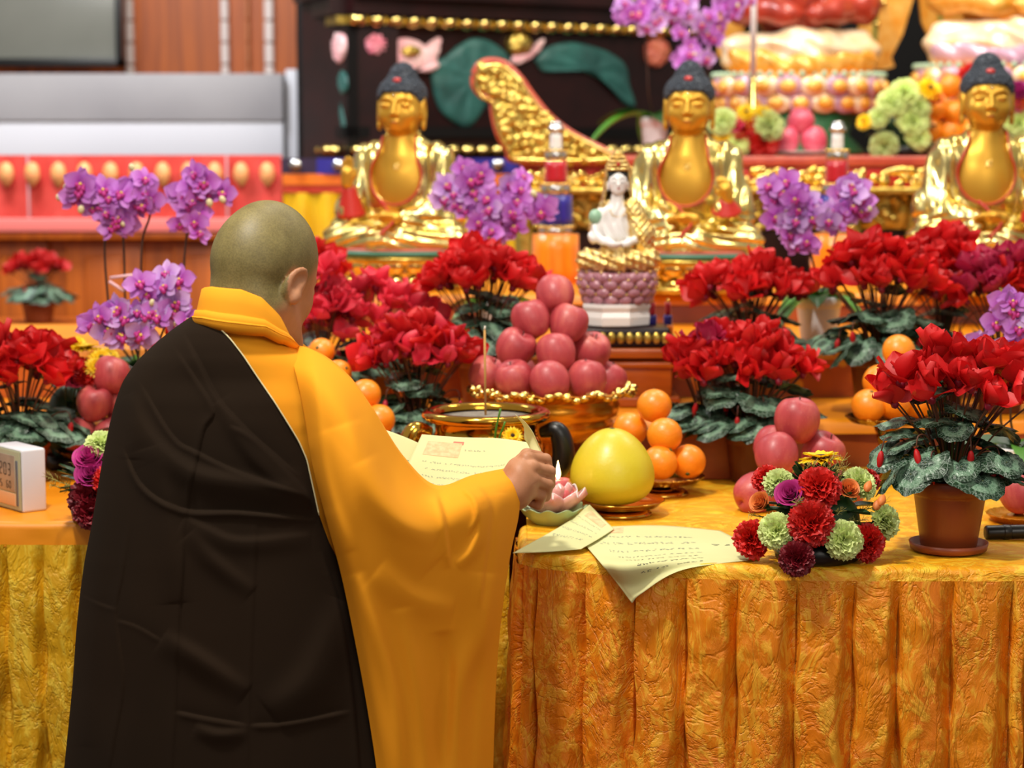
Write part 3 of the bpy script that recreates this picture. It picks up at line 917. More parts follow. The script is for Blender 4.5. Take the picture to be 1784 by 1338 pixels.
# right fist: px region x 880-962, y 785-880
HC = bp(921, 833, 3.335)
def q(px, py, Y): return bp(px, py, Y)
def handf(p):
    d = sCap(p, ELR * .45 + WRR * .55, WRR, .031, .025)
    d = smin(d, sEllR(p, q(906, 836, 3.33), (.030, .034, .036), rotm(0, 0, .3)), .020)          # back of hand / palm
    d = smin(d, sEllR(p, q(898, 858, 3.325), (.024, .026, .026), rotm(0, 0, 0)), .020)
    # fingers: knuckle -> mid joint -> tip curling down and back to the left around the paper
    fg = [((918, 800, 3.335), (950, 801, 3.365), (955, 822, 3.372), (934, 830, 3.365), .0100),
          ((925, 815, 3.325), (957, 822, 3.352), (957, 843, 3.360), (934, 848, 3.355), .0102),
          ((926, 835, 3.320), (954, 845, 3.342), (950, 864, 3.350), (930, 862, 3.350), .0098),
          ((920, 855, 3.318), (942, 864, 3.336), (938, 879, 3.344), (920, 873, 3.346), .0088)]
    for a, b, c, e, r in fg:
        a, b, c, e = q(*a), q(*b), q(*c), q(*e)
        f = sCap(p, a, b, r * 1.12, r * 1.02)
        f = smin(f, sCap(p, b, c, r * 1.04, r * .95), .003)
        f = smin(f, sCap(p, c, e, r * .95, r * .82), .003)
        f = smin(f, sCap(p, q(902, 838, 3.33), a, .015, r * 1.1), .010)
        d = smin(d, f, .0035)
    # thumb leaves the palm side and presses the paper on top
    t0, t1, t2 = q(900, 812, 3.345), q(918, 793, 3.37), q(940, 795, 3.385)
    f = sCap(p, q(894, 834, 3.34), t0, .016, .0135)
    f = smin(f, sCap(p, t0, t1, .0130, .0110), .004)
    f = smin(f, sCap(p, t1, t2, .0110, .0088), .004)
    return smin(d, f, .006)
lo = np.minimum(ELR, HC - .07); hi = np.maximum(ELR, HC + .07)
Vr, Fr = surfnet(handf, (ELR[0] + .03, 3.20, HC[2] - .08), (HC[0] + .06, 3.42, HC[2] + .07), .0022)
V, Fc = merge([(Vw, Fh), (Vb, Fb), (Vr, Fr)])
st = np.concatenate([stub, np.zeros(len(Vb) + len(Vr))])
mk('body', V - base, Fc, M['skin'], monk, attrs={'stubble': st})

# --- robe surfaces --------------------------------------------------------
# rows of the trunk silhouette in photo rows: left edge, right edge, depth radius
rows = np.array([
    # py, xl, xr, b
    (540, 356, 446, .066),
    (556, 330, 466, .084),
    (575, 302, 488, .102),
    (600, 272, 522, .112),
    (630, 240, 562, .120),
    (665, 216, 592, .124),
    (700, 203, 612, .135),
    (740, 193, 620, .142),
    (800, 181, 622, .150),
    (860, 171, 622, .156),
    (920, 161, 626, .160),
    (980, 149, 640, .164),
    (1040, 141, 655, .166),
    (1100, 135, 668, .168),
    (1200, 128, 690, .170),
    (1338, 114, 712, .174),
    (1500, 100, 730, .180),
    (1700, 86, 745, .188),
    (1900, 74, 760, .195),
    (2070, 66, 770, .20)], float)
pyv = np.concatenate([np.linspace(540, 1400, 430), np.linspace(1410, 2065, 60)])
NR = len(pyv)
XLv = np.interp(pyv, rows[:, 0], rows[:, 1]); XRv = np.interp(pyv, rows[:, 0], rows[:, 2]); Bv = np.interp(pyv, rows[:, 0], rows[:, 3])
def sm(v, k=4):
    w = np.ones(2 * k + 1) / (2 * k + 1)
    return np.convolve(np.pad(v, k, mode='edge'), w, 'valid')
XLv, XRv, Bv = sm(XLv), sm(XRv), sm(Bv)
YC = YM + .02
edge_pts = np.array([(548, 346), (556, 362), (575, 386), (590, 401), (620, 424), (655, 447), (700, 478), (740, 503), (768, 520), (800, 534), (850, 545), (900, 556), (945, 572), (980, 590), (1030, 602), (1100, 617), (1200, 636), (1338, 655), (1500, 672), (1700, 690), (1900, 705), (2070, 718)], float)
EDv = sm(np.interp(pyv, edge_pts[:, 0], edge_pts[:, 1]), 3)

def seg_sd(px, py, line):
    """signed distance (pixels) of points to a polyline, + fraction along it"""
    line = smooth_path([(a, b, 0) for a, b in line], 24)[:, :2]
    best = np.full(px.shape, 1e9); sgn = np.ones(px.shape); fr = np.zeros(px.shape)
    m = len(line) - 1
    for i in range(m):
        a, b = line[i], line[i + 1]
        ab = b - a; L2 = ab @ ab
        h = ((px - a[0]) * ab[0] + (py - a[1]) * ab[1]) / L2
        hc = np.clip(h, 0, 1)
        dx = px - a[0] - hc * ab[0]; dy = py - a[1] - hc * ab[1]
        d = np.hypot(dx, dy)
        k = d < best
        best = np.where(k, d, best)
        sgn = np.where(k, np.sign(ab[0] * dy - ab[1] * dx), sgn)
        fr = np.where(k, (i + hc) / m, fr)
    return best, sgn, fr
def crease(px, py, line, amp, wa, wb=None, kind='fold'):
    """relief towards the viewer in metres. fold: overlapping cloth (step), ridge: rounded drape, seam: narrow groove"""
    wb = wb or wa
    d, s, fr = seg_sd(px, py, line)
    fade = np.clip(np.minimum(fr, 1 - fr) * 7, 0, 1)
    fade = np.where((fr <= 0) | (fr >= 1), 0, fade) if kind != 'ridge' else np.where((fr <= 0) | (fr >= 1), 0, np.sin(np.pi * fr) ** .5)
    if kind == 'seam': return -amp * np.exp(-(d / wa) ** 2) * fade
    if kind == 'ridge': return amp * np.exp(-(d / np.where(s > 0, wa, wb)) ** 2) * fade
    sd = s * d
    st_ = .5 + .5 * np.tanh(sd / 3.5)
    return amp * fade * (st_ * np.exp(-np.abs(sd) / wa) * 1.0 - (1 - st_) * np.exp(-np.abs(sd) / wb) * .6)

FOLDS = [
    ([(318, 575), (352, 640), (382, 697), (440, 760), (500, 820), (548, 880)], .0055, 40, 6, 'fold'),
    ([(300, 600), (340, 660), (372, 715), (356, 745), (345, 790), (330, 860), (322, 930)], .004, 6, 26, 'fold'),
    ([(222, 690), (262, 765), (330, 822), (420, 842), (500, 858), (560, 880)], .010, 26, 14, 'ridge'),
    ([(240, 660), (300, 760), (345, 790), (430, 830), (535, 862)], .006, 5, 18, 'fold'),
    ([(215, 780), (250, 850), (320, 890), (420, 893), (548, 905)], .010, 5, 26, 'fold'),
    ([(320, 905), (360, 925), (420, 945), (540, 935)], .006, 22, 8, 'ridge'),
    ([(330, 930), (370, 975), (440, 1030)], .006, 18, 12, 'ridge'),
    ([(380, 700), (430, 780), (480, 830), (545, 860)], .006, 14, 22, 'ridge'),
    ([(400, 740), (450, 770), (520, 830)], .004, 5, 16, 'fold'),
    ([(322, 890), (318, 1000), (310, 1110), (306, 1240), (300, 1338), (296, 1500)], .0035, 5, 12, 'fold'),
    ([(448, 890), (444, 1000), (440, 1100), (434, 1250), (432, 1400)], .0022, 5, 10, 'fold'),
    ([(228, 910), (215, 1000), (203, 1075), (216, 1190), (200, 1290), (182, 1400)], .0035, 5, 14, 'fold'),
    ([(138, 1035), (170, 1050), (204, 1062)], .003, 4, 8, 'fold'),
    ([(203, 1080), (240, 1092), (285, 1118)], .003, 4, 8, 'fold'),
    ([(285, 1110), (350, 1150), (430, 1205)], .009, 24, 14, 'ridge'),
    ([(304, 1240), (360, 1252), (432, 1264)], .006, 5, 14, 'fold'),
    ([(434, 1264), (500, 1260), (612, 1238)], .006, 5, 14, 'fold'),
    ([(340, 1268), (380, 1280), (430, 1276)], .006, 14, 8, 'ridge'),
    ([(470, 1240), (540, 1180), (600, 1050)], .010, 40, 26, 'ridge'),
    ([(260, 780), (285, 860), (300, 950), (310, 1050)], .008, 26, 18, 'ridge'),
    ([(180, 860), (170, 980), (160, 1120), (150, 1300)], .006, 20, 16, 'ridge'),
    ([(560, 960), (590, 1060), (612, 1200), (630, 1400)], .006, 5, 18, 'fold'),
    ([(250, 620), (235, 700), (230, 800)], .006, 26, 20, 'ridge'),
]
def trunk_point(py, px, back, b_off=0.0, disp=0.0):
    """point on the trunk: back=True on the side of the viewer"""
    xl = np.interp(py, pyv, XLv); xr = np.interp(py, pyv, XRv); b = np.interp(py, pyv, Bv) + b_off
    xc = (xl + xr) / 2; hw = (xr - xl) / 2 + b_off * 1130
    c = np.clip((px - xc) / hw, -1, 1)
    dy = b * (1 - np.abs(c) ** 2.4) ** (1 / 2.1)
    Y = YC - dy - disp
    p = P(px, py, Y)
    if not back:
        p = p.copy(); p[..., 1] = YC + dy
    return p
# orange under robe: complete tube
NA = 120
an = np.linspace(0, 2 * np.pi, NA, endpoint=False)
A_, R_ = np.meshgrid(an, np.arange(NR))
xc = ((XLv + XRv) / 2)[R_]; hw = ((XRv - XLv) / 2)[R_]
PX = xc + (hw - 6) * np.cos(A_); PY = pyv[R_]
bk = np.sin(A_) > 0
dO = np.zeros(PX.shape)
for ln, am, wa, wb, kd in [
    ([(592, 985), (618, 1060), (640, 1180), (668, 1400)], .010, 5, 10, 'fold'),
    ([(600, 960), (634, 1060), (660, 1200), (690, 1400)], .008, 6, 12, 'ridge'),
    ([(352, 553), (400, 560), (450, 575), (492, 602)], .004, 4, 10, 'fold'),
    ([(545, 640), (538, 700), (530, 760)], .003, 8, 10, 'fold')]:
    dO += crease(PX, PY, ln, am, wa, wb, kd) * bk
pB = trunk_point(PY, PX, True, -.006, dO); pF = trunk_point(PY, PX, False, -.006)
V = np.where(bk[..., None], pB, pF).reshape(-1, 3)
mk('under_robe', V - base, grid_faces(NR, NA, close_c=True)[:], M['robe'], monk)

# brown wrap: from its right edge across the back, round the left side to the front
NB = 420
u = np.linspace(0, 1, NB)
U_, R_ = np.meshgrid(u, np.arange(NR))
i0 = int(np.searchsorted(pyv, 548))
U_, R_ = U_[i0:], R_[i0:]
xl = XLv[R_]; xr = XRv[R_]; xc = (xl + xr) / 2; hw = (xr - xl) / 2; ed = EDv[R_]
ab = np.arccos(np.clip((ed - xc) / hw, -1, 1))          # start angle at the wrap's edge (back side)
al = ab + U_ * (math.pi * 1.62 - ab)
PX = xc + hw * np.cos(al); PY = pyv[R_]
bk = al < math.pi
D = np.zeros(PX.shape)
for ln, am, wa, wb, kd in FOLDS:
    D += crease(PX, PY, ln, am, wa, wb, kd)
D += .0012 * vnoise(PX / 60, PY / 90, 2)
taper = np.clip(np.sin(np.clip(al, 0, math.pi)) * 1.6, 0, 1) * np.clip((PX - ed) / -14, 0, 1)
D = D * taper * bk
# dark hem falls away from the body low on the right
pB = trunk_point(PY, PX, True, .006, D); pF = trunk_point(PY, PX, False, .006)
V = np.where(bk[..., None], pB, pF)
nr_ = V.shape[0]
wrap = mk('brown_wrap', V.reshape(-1, 3) - base, grid_faces(nr_, NB), M['brown'], monk)
md = wrap.modifiers.new('cloth', 'SOLIDIFY'); md.thickness = .004; md.offset = 0
pp = V[:, 0] + np.array([.001, -.004, 0])
k9 = int(np.searchsorted(pyv, 900)) - i0
mk('piping', *tube((pp - base)[:k9:3], .0011, 6), M['piping'], wrap)

# collar
NC = 72
th = np.linspace(0, 2 * np.pi, NC, endpoint=False)
CN = P(431, 541, YM - .022)
fw = np.array([math.sin(math.radians(55)), math.cos(math.radians(55)), 0]); rt = np.array([fw[1], -fw[0], 0])
def ring(r, c, tilt, dz):
    f_ = np.cos(th)[:, None] * fw * r[1] + np.sin(th)[:, None] * rt * r[0]
    dx_ = f_[:, 0]; dy_ = f_[:, 1]
    ps = np.degrees(np.arctan2(dy_, dx_)) % 360
    kz = np.interp(ps, [0, 45, 90, 135, 180, 225, 270, 300, 330, 360], [-.074, -.086, -.072, -.032, 0, .006, .003, -.010, -.038, -.074])
    kb = np.interp(ps, [0, 90, 180, 270, 320, 360], [.30, .5, .85, 1.0, .75, .30])
    z = .0325 + (dz - .0325) * kb + kz
    return c + f_ + np.stack([0 * z, 0 * z, z], -1)
rg = []
for r_, off, tl, dz in [((k_[0], k_[0] * 1.08), (-.002, 0), k_[2], k_[1]) for k_ in [(.056, .026, .044), (.0595, .0325, .044), (.0615, .031, .044), (.0655, .012, .043), (.0685, -.0035, .042), (.0690, -.0055, .042), (.0722, -.0060, .042), (.0735, -.0135, .041), (.0738, -.0155, .041), (.0755, -.0165, .041), (.0745, -.024, .039), (.068, -.033, .036)]]:
    rg.append(ring(r_, CN + np.array([off[0], off[1], 0]), tl, dz))
V = np.array(rg).reshape(-1, 3)
cl = mk('collar', V - base, grid_faces(len(rg), NC, close_c=True), M['robe_collar'], monk)
md = cl.modifiers.new('cloth', 'SOLIDIFY'); md.thickness = .003; md.offset = 0
for k_ in (.0, .010):
    pth = ring((.0722 + k_ * .45, .078 + k_ * .45), CN + np.array([-.002, 0, 0]), .042 - k_ * .1, -.0060 - k_)
    mk('collar_seam', *tube(pth - base, .0010, 6, closed=True), M['robe_collar'], cl)

# right sleeve: grid of (photo x, photo y, depth) rows from the top ridge down, columns shoulder -> cuff
G = [
 [(498, 598, 3.17), (545, 611, 3.13), (600, 652, 3.11), (645, 708, 3.11), (700, 795, 3.14), (757, 853, 3.18), (822, 834, 3.26), (888, 820, 3.33)],
 [(515, 650, 3.09), (556, 672, 3.04), (597, 712, 3.02), (634, 770, 3.02), (690, 845, 3.06), (755, 880, 3.11), (830, 856, 3.20), (899, 838, 3.31)],
 [(530, 720, 3.06), (566, 750, 3.01), (603, 790, 2.99), (640, 835, 2.99), (693, 890, 3.02), (757, 915, 3.08), (835, 885, 3.17), (905, 862, 3.30)],
 [(545, 810, 3.05), (577, 840, 3.00), (610, 875, 2.98), (645, 912, 2.99), (697, 950, 3.02), (762, 965, 3.09), (838, 935, 3.17), (903, 900, 3.29)],
 [(568, 900, 3.05), (593, 935, 3.00), (621, 965, 2.99), (655, 995, 3.00), (705, 1020, 3.04), (768, 1025, 3.10), (834, 1000, 3.17), (890, 960, 3.275)],
 [(595, 1000, 3.05), (617, 1030, 3.015), (643, 1060, 3.01), (677, 1085, 3.03), (724, 1100, 3.07), (779, 1098, 3.12), (830, 1080, 3.18), (876, 1050, 3.26)],
 [(618, 1110, 3.05), (640, 1140, 3.025), (664, 1165, 3.03), (697, 1185, 3.05), (740, 1192, 3.09), (788, 1188, 3.13), (828, 1170, 3.19), (866, 1150, 3.25)],
 [(640, 1230, 3.055), (661, 1255, 3.035), (685, 1275, 3.04), (715, 1290, 3.06), (752, 1295, 3.10), (794, 1290, 3.14), (828, 1280, 3.19), (861, 1262, 3.24)],
 [(658, 1350, 3.06), (680, 1370, 3.045), (704, 1385, 3.05), (731, 1395, 3.07), (764, 1400, 3.10), (800, 1395, 3.14), (830, 1385, 3.19), (858, 1370, 3.235)],
 [(672, 1480, 3.065), (694, 1495, 3.05), (716, 1505, 3.06), (742, 1510, 3.08), (772, 1512, 3.11), (804, 1508, 3.15), (832, 1498, 3.19), (857, 1485, 3.235)],
 [(684, 1600, 3.07), (706, 1612, 3.06), (728, 1620, 3.07), (752, 1624, 3.09), (780, 1625, 3.12), (808, 1620, 3.15), (834, 1612, 3.19), (856, 1600, 3.235)]]
G = np.array(G, float)
def upsample(G, nr, nc):
    A = np.array([smooth_path(G[i], nc) for i in range(G.shape[0])])
    return np.stack([smooth_path(A[:, j], nr) for j in range(nc)], 1)
gr, gc = 260, 200
Q = upsample(G, gr, gc)
PX, PY = Q[..., 0], Q[..., 1]
D = np.zeros(PX.shape)
for ln, am, wa, wb, kd in [
    ([(545, 640), (552, 720), (560, 800), (580, 880), (610, 960)], .006, 26, 12, 'ridge'),
    ([(535, 780), (548, 830), (556, 870), (566, 900)], .005, 6, 10, 'fold'),
    ([(757, 850), (772, 900), (778, 940), (786, 990)], .010, 10, 14, 'fold'),
    ([(775, 868), (800, 850), (830, 870), (836, 920), (822, 960), (795, 985)], .009, 9, 12, 'ridge'),
    ([(830, 845), (852, 880), (850, 940), (842, 1000), (836, 1060)], .008, 6, 14, 'fold'),
    ([(806, 850), (826, 868), (832, 900), (815, 935)], .006, 5, 10, 'fold'),
    ([(870, 860), (866, 950), (856, 1040), (846, 1120), (840, 1230), (826, 1400)], .006, 10, 12, 'ridge'),
    ([(600, 740), (640, 850), (720, 940), (760, 980)], .008, 40, 30, 'ridge'),
    ([(640, 800), (690, 900), (760, 940)], .006, 24, 18, 'ridge'),
    ([(660, 990), (720, 1040), (790, 1060)], .008, 30, 16, 'ridge'),
    ([(620, 1000), (660, 1120), (690, 1240), (700, 1400)], .010, 20, 14, 'ridge'),
    ([(700, 1060), (725, 1180), (740, 1300), (750, 1450)], .012, 18, 18, 'ridge'),
    ([(850, 1000), (838, 1100), (800, 1210), (790, 1400)], .012, 24, 16, 'ridge'),
    ([(770, 1100), (780, 1200), (770, 1350)], -.012, 18, 18, 'ridge'),
    ([(700, 740), (720, 800), (756, 860)], .002, 10, 10, 'ridge')]:
    D += crease(PX, PY, ln, am, wa, wb, kd)
D *= 1.6
D += .0015 * vnoise(PX / 70, PY / 110, 7)
ei = np.clip(np.minimum(np.linspace(0, 1, gr)[:, None] * 14, 1), 0, 1)
D *= ei
front = P(PX, PY, Q[..., 2] - D)
# far side of the sleeve (thickness), same top ridge
thick = np.interp(np.linspace(0, 1, gr), [0, .03, .08, .2, .5, 1], [0, .07, .105, .12, .09, .05])[:, None] * np.interp(np.linspace(0, 1, gc), [0, .3, .8, 1], [1.5, 1.5, 1.1, .9])[None, :]
backq = front.copy()
mid = P(PX, PY, Q[..., 2])
backq = mid + np.stack([0 * thick, thick, 0 * thick], -1)
backq[..., 2] += np.linspace(0, .0, gr)[:, None]
V = np.concatenate([front.reshape(-1, 3), backq[1:].reshape(-1, 3)])
Fc = grid_faces(gr, gc)
o_ = gr * gc
Fb_ = [(d_, c_, b_, a_) for a_, b_, c_, d_ in grid_faces(gr - 1, gc)]
Fc2 = [tuple(x + o_ for x in f) for f in Fb_]
Fc2 += [(j + 1, j, o_ + j, o_ + j + 1) for j in range(gc - 1)]
sl = mk('sleeve', V - base, Fc + Fc2, M['robe'], monk)
md = sl.modifiers.new('cloth', 'SOLIDIFY'); md.thickness = .0025; md.offset = 0
md = sl.modifiers.new('smooth', 'SMOOTH'); md.factor = .5; md.iterations = 2
# left sleeve, mostly hidden by the trunk
Vl = []
for t_, r_, dr in [(0, .06, .08), (.3, .062, .10), (.6, .06, .14), (1.0, .05, .20)]:
    c_ = ELL * (1 - t_) + (WRL - np.array([.02, .03, 0])) * t_
    for a_ in np.linspace(0, 2 * np.pi, 32, endpoint=False):
        z = math.sin(a_)
        Vl.append(c_ + np.array([r_ * math.cos(a_) * .8, 0, r_ * z if z > 0 else dr * z]))
mk('left_sleeve', np.array(Vl) - base, grid_faces(4, 32, close_c=True), M['robe'], monk)
for s in (-1, 1):
    V, Fc = merge([sphere((s * .11, .07, .035), (.05, .14, .045), 20, 12), box((s * .11, .07, .008), (.09, .27, .014), .006)])
    mk('shoe', V + np.array([0, YM - base[1], 0]), Fc, mat('grey_cloth_shoe', '#4a4038', .8), monk)
# ------------------------------------------------------------------ plants
M['soil'] = mat('soil', '#2a1c12', .95, col2='#3a281a', scale=60, bump=.8, bscale=90)
M['pot'] = mat('terracotta_plastic', '#8e4320', .38, col2='#863c1a', scale=4, bump=.1, bscale=20)
M['pot_dark'] = mat('dark_brown_plastic', '#6a2c18', .4, col2='#5a2412', scale=4)
M['pot_white'] = mat('white_ceramic_pot', '#dcdfe4', .3)
M['stem_red'] = mat('red_brown_stem', '#54241a', .5, col2='#5e3820', scale=20)
M['stem_green'] = mat('green_stem', '#4c5a24', .5, col2='#3a4a20', scale=20)
M['stem_dark'] = mat('dark_stake', '#3a1f14', .5)
def petal_mat(name, c_in, c_out, tl=.22, rough=.5):
    N = NT(name); b = N.b
    uv = N.n('UVMap'); sp = N.n('SeparateXYZ'); N.l(uv.outputs[0], sp.inputs[0])
    nz = N.n('TexNoise', i_Scale=9.0); N.l(uv.outputs[0], nz.inputs['Vector'])
    ad = N.n('Math', operation='MULTIPLY_ADD'); ad.inputs[1].default_value = .25
    N.l(nz.outputs[0], ad.inputs[0]); N.l(sp.outputs['Y'], ad.inputs[2])
    oi = N.n('ObjectInfo')
    c = ramp(N, ad.outputs[0], [(.15, srgb(c_in)), (.9, srgb(c_out))])
    hs = N.n('HueSaturation'); N.l(c, hs.inputs['Color'])
    mr_ = N.n('MapRange'); mr_.inputs['To Min'].default_value = .8; mr_.inputs['To Max'].default_value = 1.15
    N.l(oi.outputs['Random'], mr_.inputs[0]); N.l(mr_.outputs[0], hs.inputs['Value'])
    N.l(hs.outputs[0], b.inputs['Base Color'])
    b.inputs['Roughness'].default_value = rough
    b.inputs['Sheen Weight'].default_value = .25
    b.inputs['Sheen Tint'].default_value = srgb(c_out)
    tr = N.n('BsdfTranslucent'); N.l(hs.outputs[0], tr.inputs[0])
    mx = N.n('MixShader'); mx.inputs[0].default_value = tl
    N.l(b.outputs[0], mx.inputs[1]); N.l(tr.outputs[0], mx.inputs[2]); N.l(mx.outputs[0], N.t.nodes['Material Output'].inputs['Surface'])
    return N.m
M['cyc'] = petal_mat('red_petal', '#b80c14', '#d41c1e')
M['cyc_pink'] = petal_mat('pinkish_red_petal', '#cc1c38', '#e4384c')
M['cyc_wine'] = petal_mat('wine_petal', '#8e1030', '#b02048')
M['orchid'] = petal_mat('mauve_orchid_petal', '#b03cb8', '#cd86dc', .25)
M['orchid_pale'] = petal_mat('pale_mauve_orchid_petal', '#b070cc', '#d8b0ea', .25)
M['orchid_lip'] = mat('magenta_lip', '#9c1a78', .5, col2='#c83a90', scale=200)
M['orchid_eye'] = mat('yellow_eye', '#e6c050', .5)
M['bud'] = mat('cream_bud', '#e2d4b0', .5, col2='#cbbf8c', scale=60)
def leaf_mat():
    N = NT('silver_marbled_leaf'); b = N.b
    uv = N.n('UVMap'); sp = N.n('SeparateXYZ'); N.l(uv.outputs[0], sp.inputs[0])
    # uv = position in the leaf plane, origin at the petiole, roughly -1..1
    ln = N.n('VectorMath', operation='LENGTH'); N.l(uv.outputs[0], ln.inputs[0])
    at = N.n('Math', operation='ARCTAN2'); N.l(sp.outputs['X'], at.inputs[0]); N.l(sp.outputs['Y'], at.inputs[1])
    nz = N.n('TexNoise', i_Scale=3.2, i_Detail=4.0); N.l(uv.outputs[0], nz.inputs['Vector'])
    a1 = N.n('Math', operation='MULTIPLY_ADD'); a1.inputs[1].default_value = .55; a1.inputs[2].default_value = -.27
    N.l(nz.outputs[0], a1.inputs[0])
    a2 = N.n('Math', operation='ADD'); N.l(a1.outputs[0], a2.inputs[0]); N.l(ln.outputs['Value'], a2.inputs[1])
    c = ramp(N, a2.outputs[0], [(0.0, srgb('#183024')), (.30, srgb('#1c3828')), (.40, srgb('#5f8268')), (.60, srgb('#6f9076')), (.68, srgb('#1b3a22')), (1.0, srgb('#16321e'))])
    # veins: thin pale lines fanning out and a fine net
    m7 = N.n('Math', operation='MULTIPLY'); m7.inputs[1].default_value = 6.0; N.l(at.outputs[0], m7.inputs[0])
    sn = N.n('Math', operation='SINE'); N.l(m7.outputs[0], sn.inputs[0])
    ab = N.n('Math', operation='ABSOLUTE'); N.l(sn.outputs[0], ab.inputs[0])
    vo = N.n('TexVoronoi', i_Scale=6.0); vo.feature = 'DISTANCE_TO_EDGE'; N.l(uv.outputs[0], vo.inputs['Vector'])
    mn = N.n('Math', operation='MINIMUM'); N.l(ab.outputs[0], mn.inputs[0])
    vm = N.n('Math', operation='MULTIPLY'); vm.inputs[1].default_value = 2.5; N.l(vo.outputs['Distance'], vm.inputs[0]); N.l(vm.outputs[0], mn.inputs[1])
    vf = ramp(N, mn.outputs[0], [(0.0, (1, 1, 1, 1)), (.14, (0, 0, 0, 1))])
    mx = N.n('Mix', data_type='RGBA'); mx.inputs['B'].default_value = srgb('#a4bcaa')
    k = N.n('Math', operation='MULTIPLY'); k.inputs[1].default_value = .5; N.l(vf, k.inputs[0]); N.l(k.outputs[0], mx.inputs['Factor'])
    N.l(c, mx.inputs['A']); N.l(mx.outputs['Result'], b.inputs['Base Color'])
    b.inputs['Roughness'].default_value = .38
    bp_ = N.n('Bump', i_Strength=.5, i_Distance=.002); N.l(mn.outputs[0], bp_.inputs['Height']); N.l(bp_.outputs[0], b.inputs['Normal'])
    return N.m
M['leaf'] = leaf_mat()
M['leaf_green'] = mat('bright_green_leaf', '#3f7a1e', .38, col2='#5a9a2c', scale=5, translucent=.15)
M['leaf_dark'] = mat('dark_green_leaf', '#1e3a1c', .4, col2='#2c5224', scale=9, translucent=.1)

def petal(L, Wd, cup=.25, curl=0.0, ns=9, nt=7, ruff=.0, seed=0, tipw=.62):
    """a petal growing along +Y from the origin, face +Z. returns V, F, uv"""
    s = np.linspace(0, 1, ns); t = np.linspace(-1, 1, nt)
    S_, T_ = np.meshgrid(s, t, indexing='ij')
    w = Wd * (np.sin(np.pi * np.clip(S_, 0, 1) ** tipw * .985 + .03) ** .75) * (.28 + .72 * np.minimum(1, S_ * 1.6 + .1))
    rnd = np.random.RandomState(seed)
    x = T_ * w
    y = S_ * L
    z = cup * Wd * (T_ ** 2) - curl * L * (S_ ** 2) + ruff * L * np.sin(T_ * 3 + seed) * S_ + ruff * L * .6 * np.sin(S_ * 6 + seed * 2 + T_)
    V = np.stack([x, y, z], -1).reshape(-1, 3)
    uv = np.stack([.5 + .5 * T_, S_], -1).reshape(-1, 2)
    return V, grid_faces(ns, nt), uv
def flower_mesh(name, petals, m, extra=None):
    """petals: list of (V,F,uv) already placed ; extra: list of (part, material index)"""
    Vs, Fs, U, fm, n = [], [], [], [], 0
    for V, Fc, uv in petals:
        Vs.append(V); Fs += [tuple(i + n for i in f) for f in Fc]; U.append(uv); fm += [0] * len(Fc); n += len(V)
    for (V, Fc), k in (extra or []):
        Vs.append(V); Fs += [tuple(i + n for i in f) for f in Fc]; U.append(np.zeros((len(V), 2))); fm += [k] * len(Fc); n += len(V)
    return mdata(name, np.concatenate(Vs), Fs, m, uv=np.concatenate(U), fmat=fm)
def cyclamen_flower(seed, m):
    r = random.Random(seed); ps = []
    for i in range(5):
        V, Fc, uv = petal(.042 * r.uniform(.9, 1.1), .0235 * r.uniform(.9, 1.12), cup=r.uniform(.05, .32), curl=r.uniform(-.15, .2), ruff=.045, seed=r.randint(0, 99))
        up = math.radians(r.uniform(28, 84))
        # twisted a little round its own length, folded upward, then set round the centre
        V = V @ rotm(0, r.uniform(-.8, .8), 0).T
        V = V @ rotm(up, 0, 0).T + np.array([0, .006, 0])
        V = V @ rotm(0, 0, i * 2 * math.pi / 5 + r.uniform(-.25, .25)).T
        ps.append((V, Fc, uv))
    nose = lathe([(.002, -.010), (.006, -.007), (.007, 0), (.003, .004)], 8)
    return flower_mesh('flower', ps, [m, M['cyc_wine']], [(nose, 1)])
FL = {k: [cyclamen_flower(s, M[k]) for s in range(6)] for k in ('cyc', 'cyc_pink', 'cyc_wine')}
def bud_mesh(m):
    V, Fc = lathe([(.0015, 0), (.004, .004), (.0055, .012), (.004, .022), (.0008, .032)], 8)
    V[:, 2] *= -1
    return mdata('bud', V, [f[::-1] for f in Fc], m, uv=np.full((len(V), 2), .4))
BUDM = {k: bud_mesh(M[k]) for k in ('cyc', 'cyc_pink', 'cyc_wine')}
def heart_leaf(seed, sz=.038):
    r = random.Random(seed)
    n, nr = 40, 7
    a = np.linspace(0, 2 * np.pi, n, endpoint=False)       # 0 = tip direction (+Y)
    rad = 1.0 - .10 * np.cos(a) + .16 * np.exp(-(np.minimum(a, 2 * np.pi - a) / .28) ** 2) - .52 * np.exp(-((a - np.pi) / .20) ** 2)
    rad += .03 * np.sin(a * 9 + r.uniform(0, 6)) + .02 * np.sin(a * 5 + r.uniform(0, 6))
    V, U = [np.array([0, 0, 0.0])], [(0, 0)]
    w1, w2 = r.uniform(.04, .10), r.uniform(0, 6)
    for k in range(1, nr + 1):
        t = k / nr
        x = np.sin(a) * rad * t; y = np.cos(a) * rad * t
        z = -.20 * t ** 2 + w1 * t * np.sin(a * 3 + w2) + .04 * t * t * np.sin(a * 7 + w2 * 2) + .06 * np.abs(np.sin(a)) * t
        for i in range(n): V.append(np.array([x[i], y[i], z[i]])); U.append((x[i], y[i]))
    V = np.array(V) * sz
    Fc = [(0, 1 + i, 1 + (i + 1) % n)[::-1] for i in range(n)]
    for k in range(nr - 1):
        for i in range(n):
            b_ = 1 + k * n
            Fc.append((b_ + i, b_ + n + i, b_ + n + (i + 1) % n, b_ + (i + 1) % n)[::-1])
    return mdata('leaf', V, Fc, M['leaf'], uv=np.array(U))
LEAF = [heart_leaf(s) for s in range(5)]

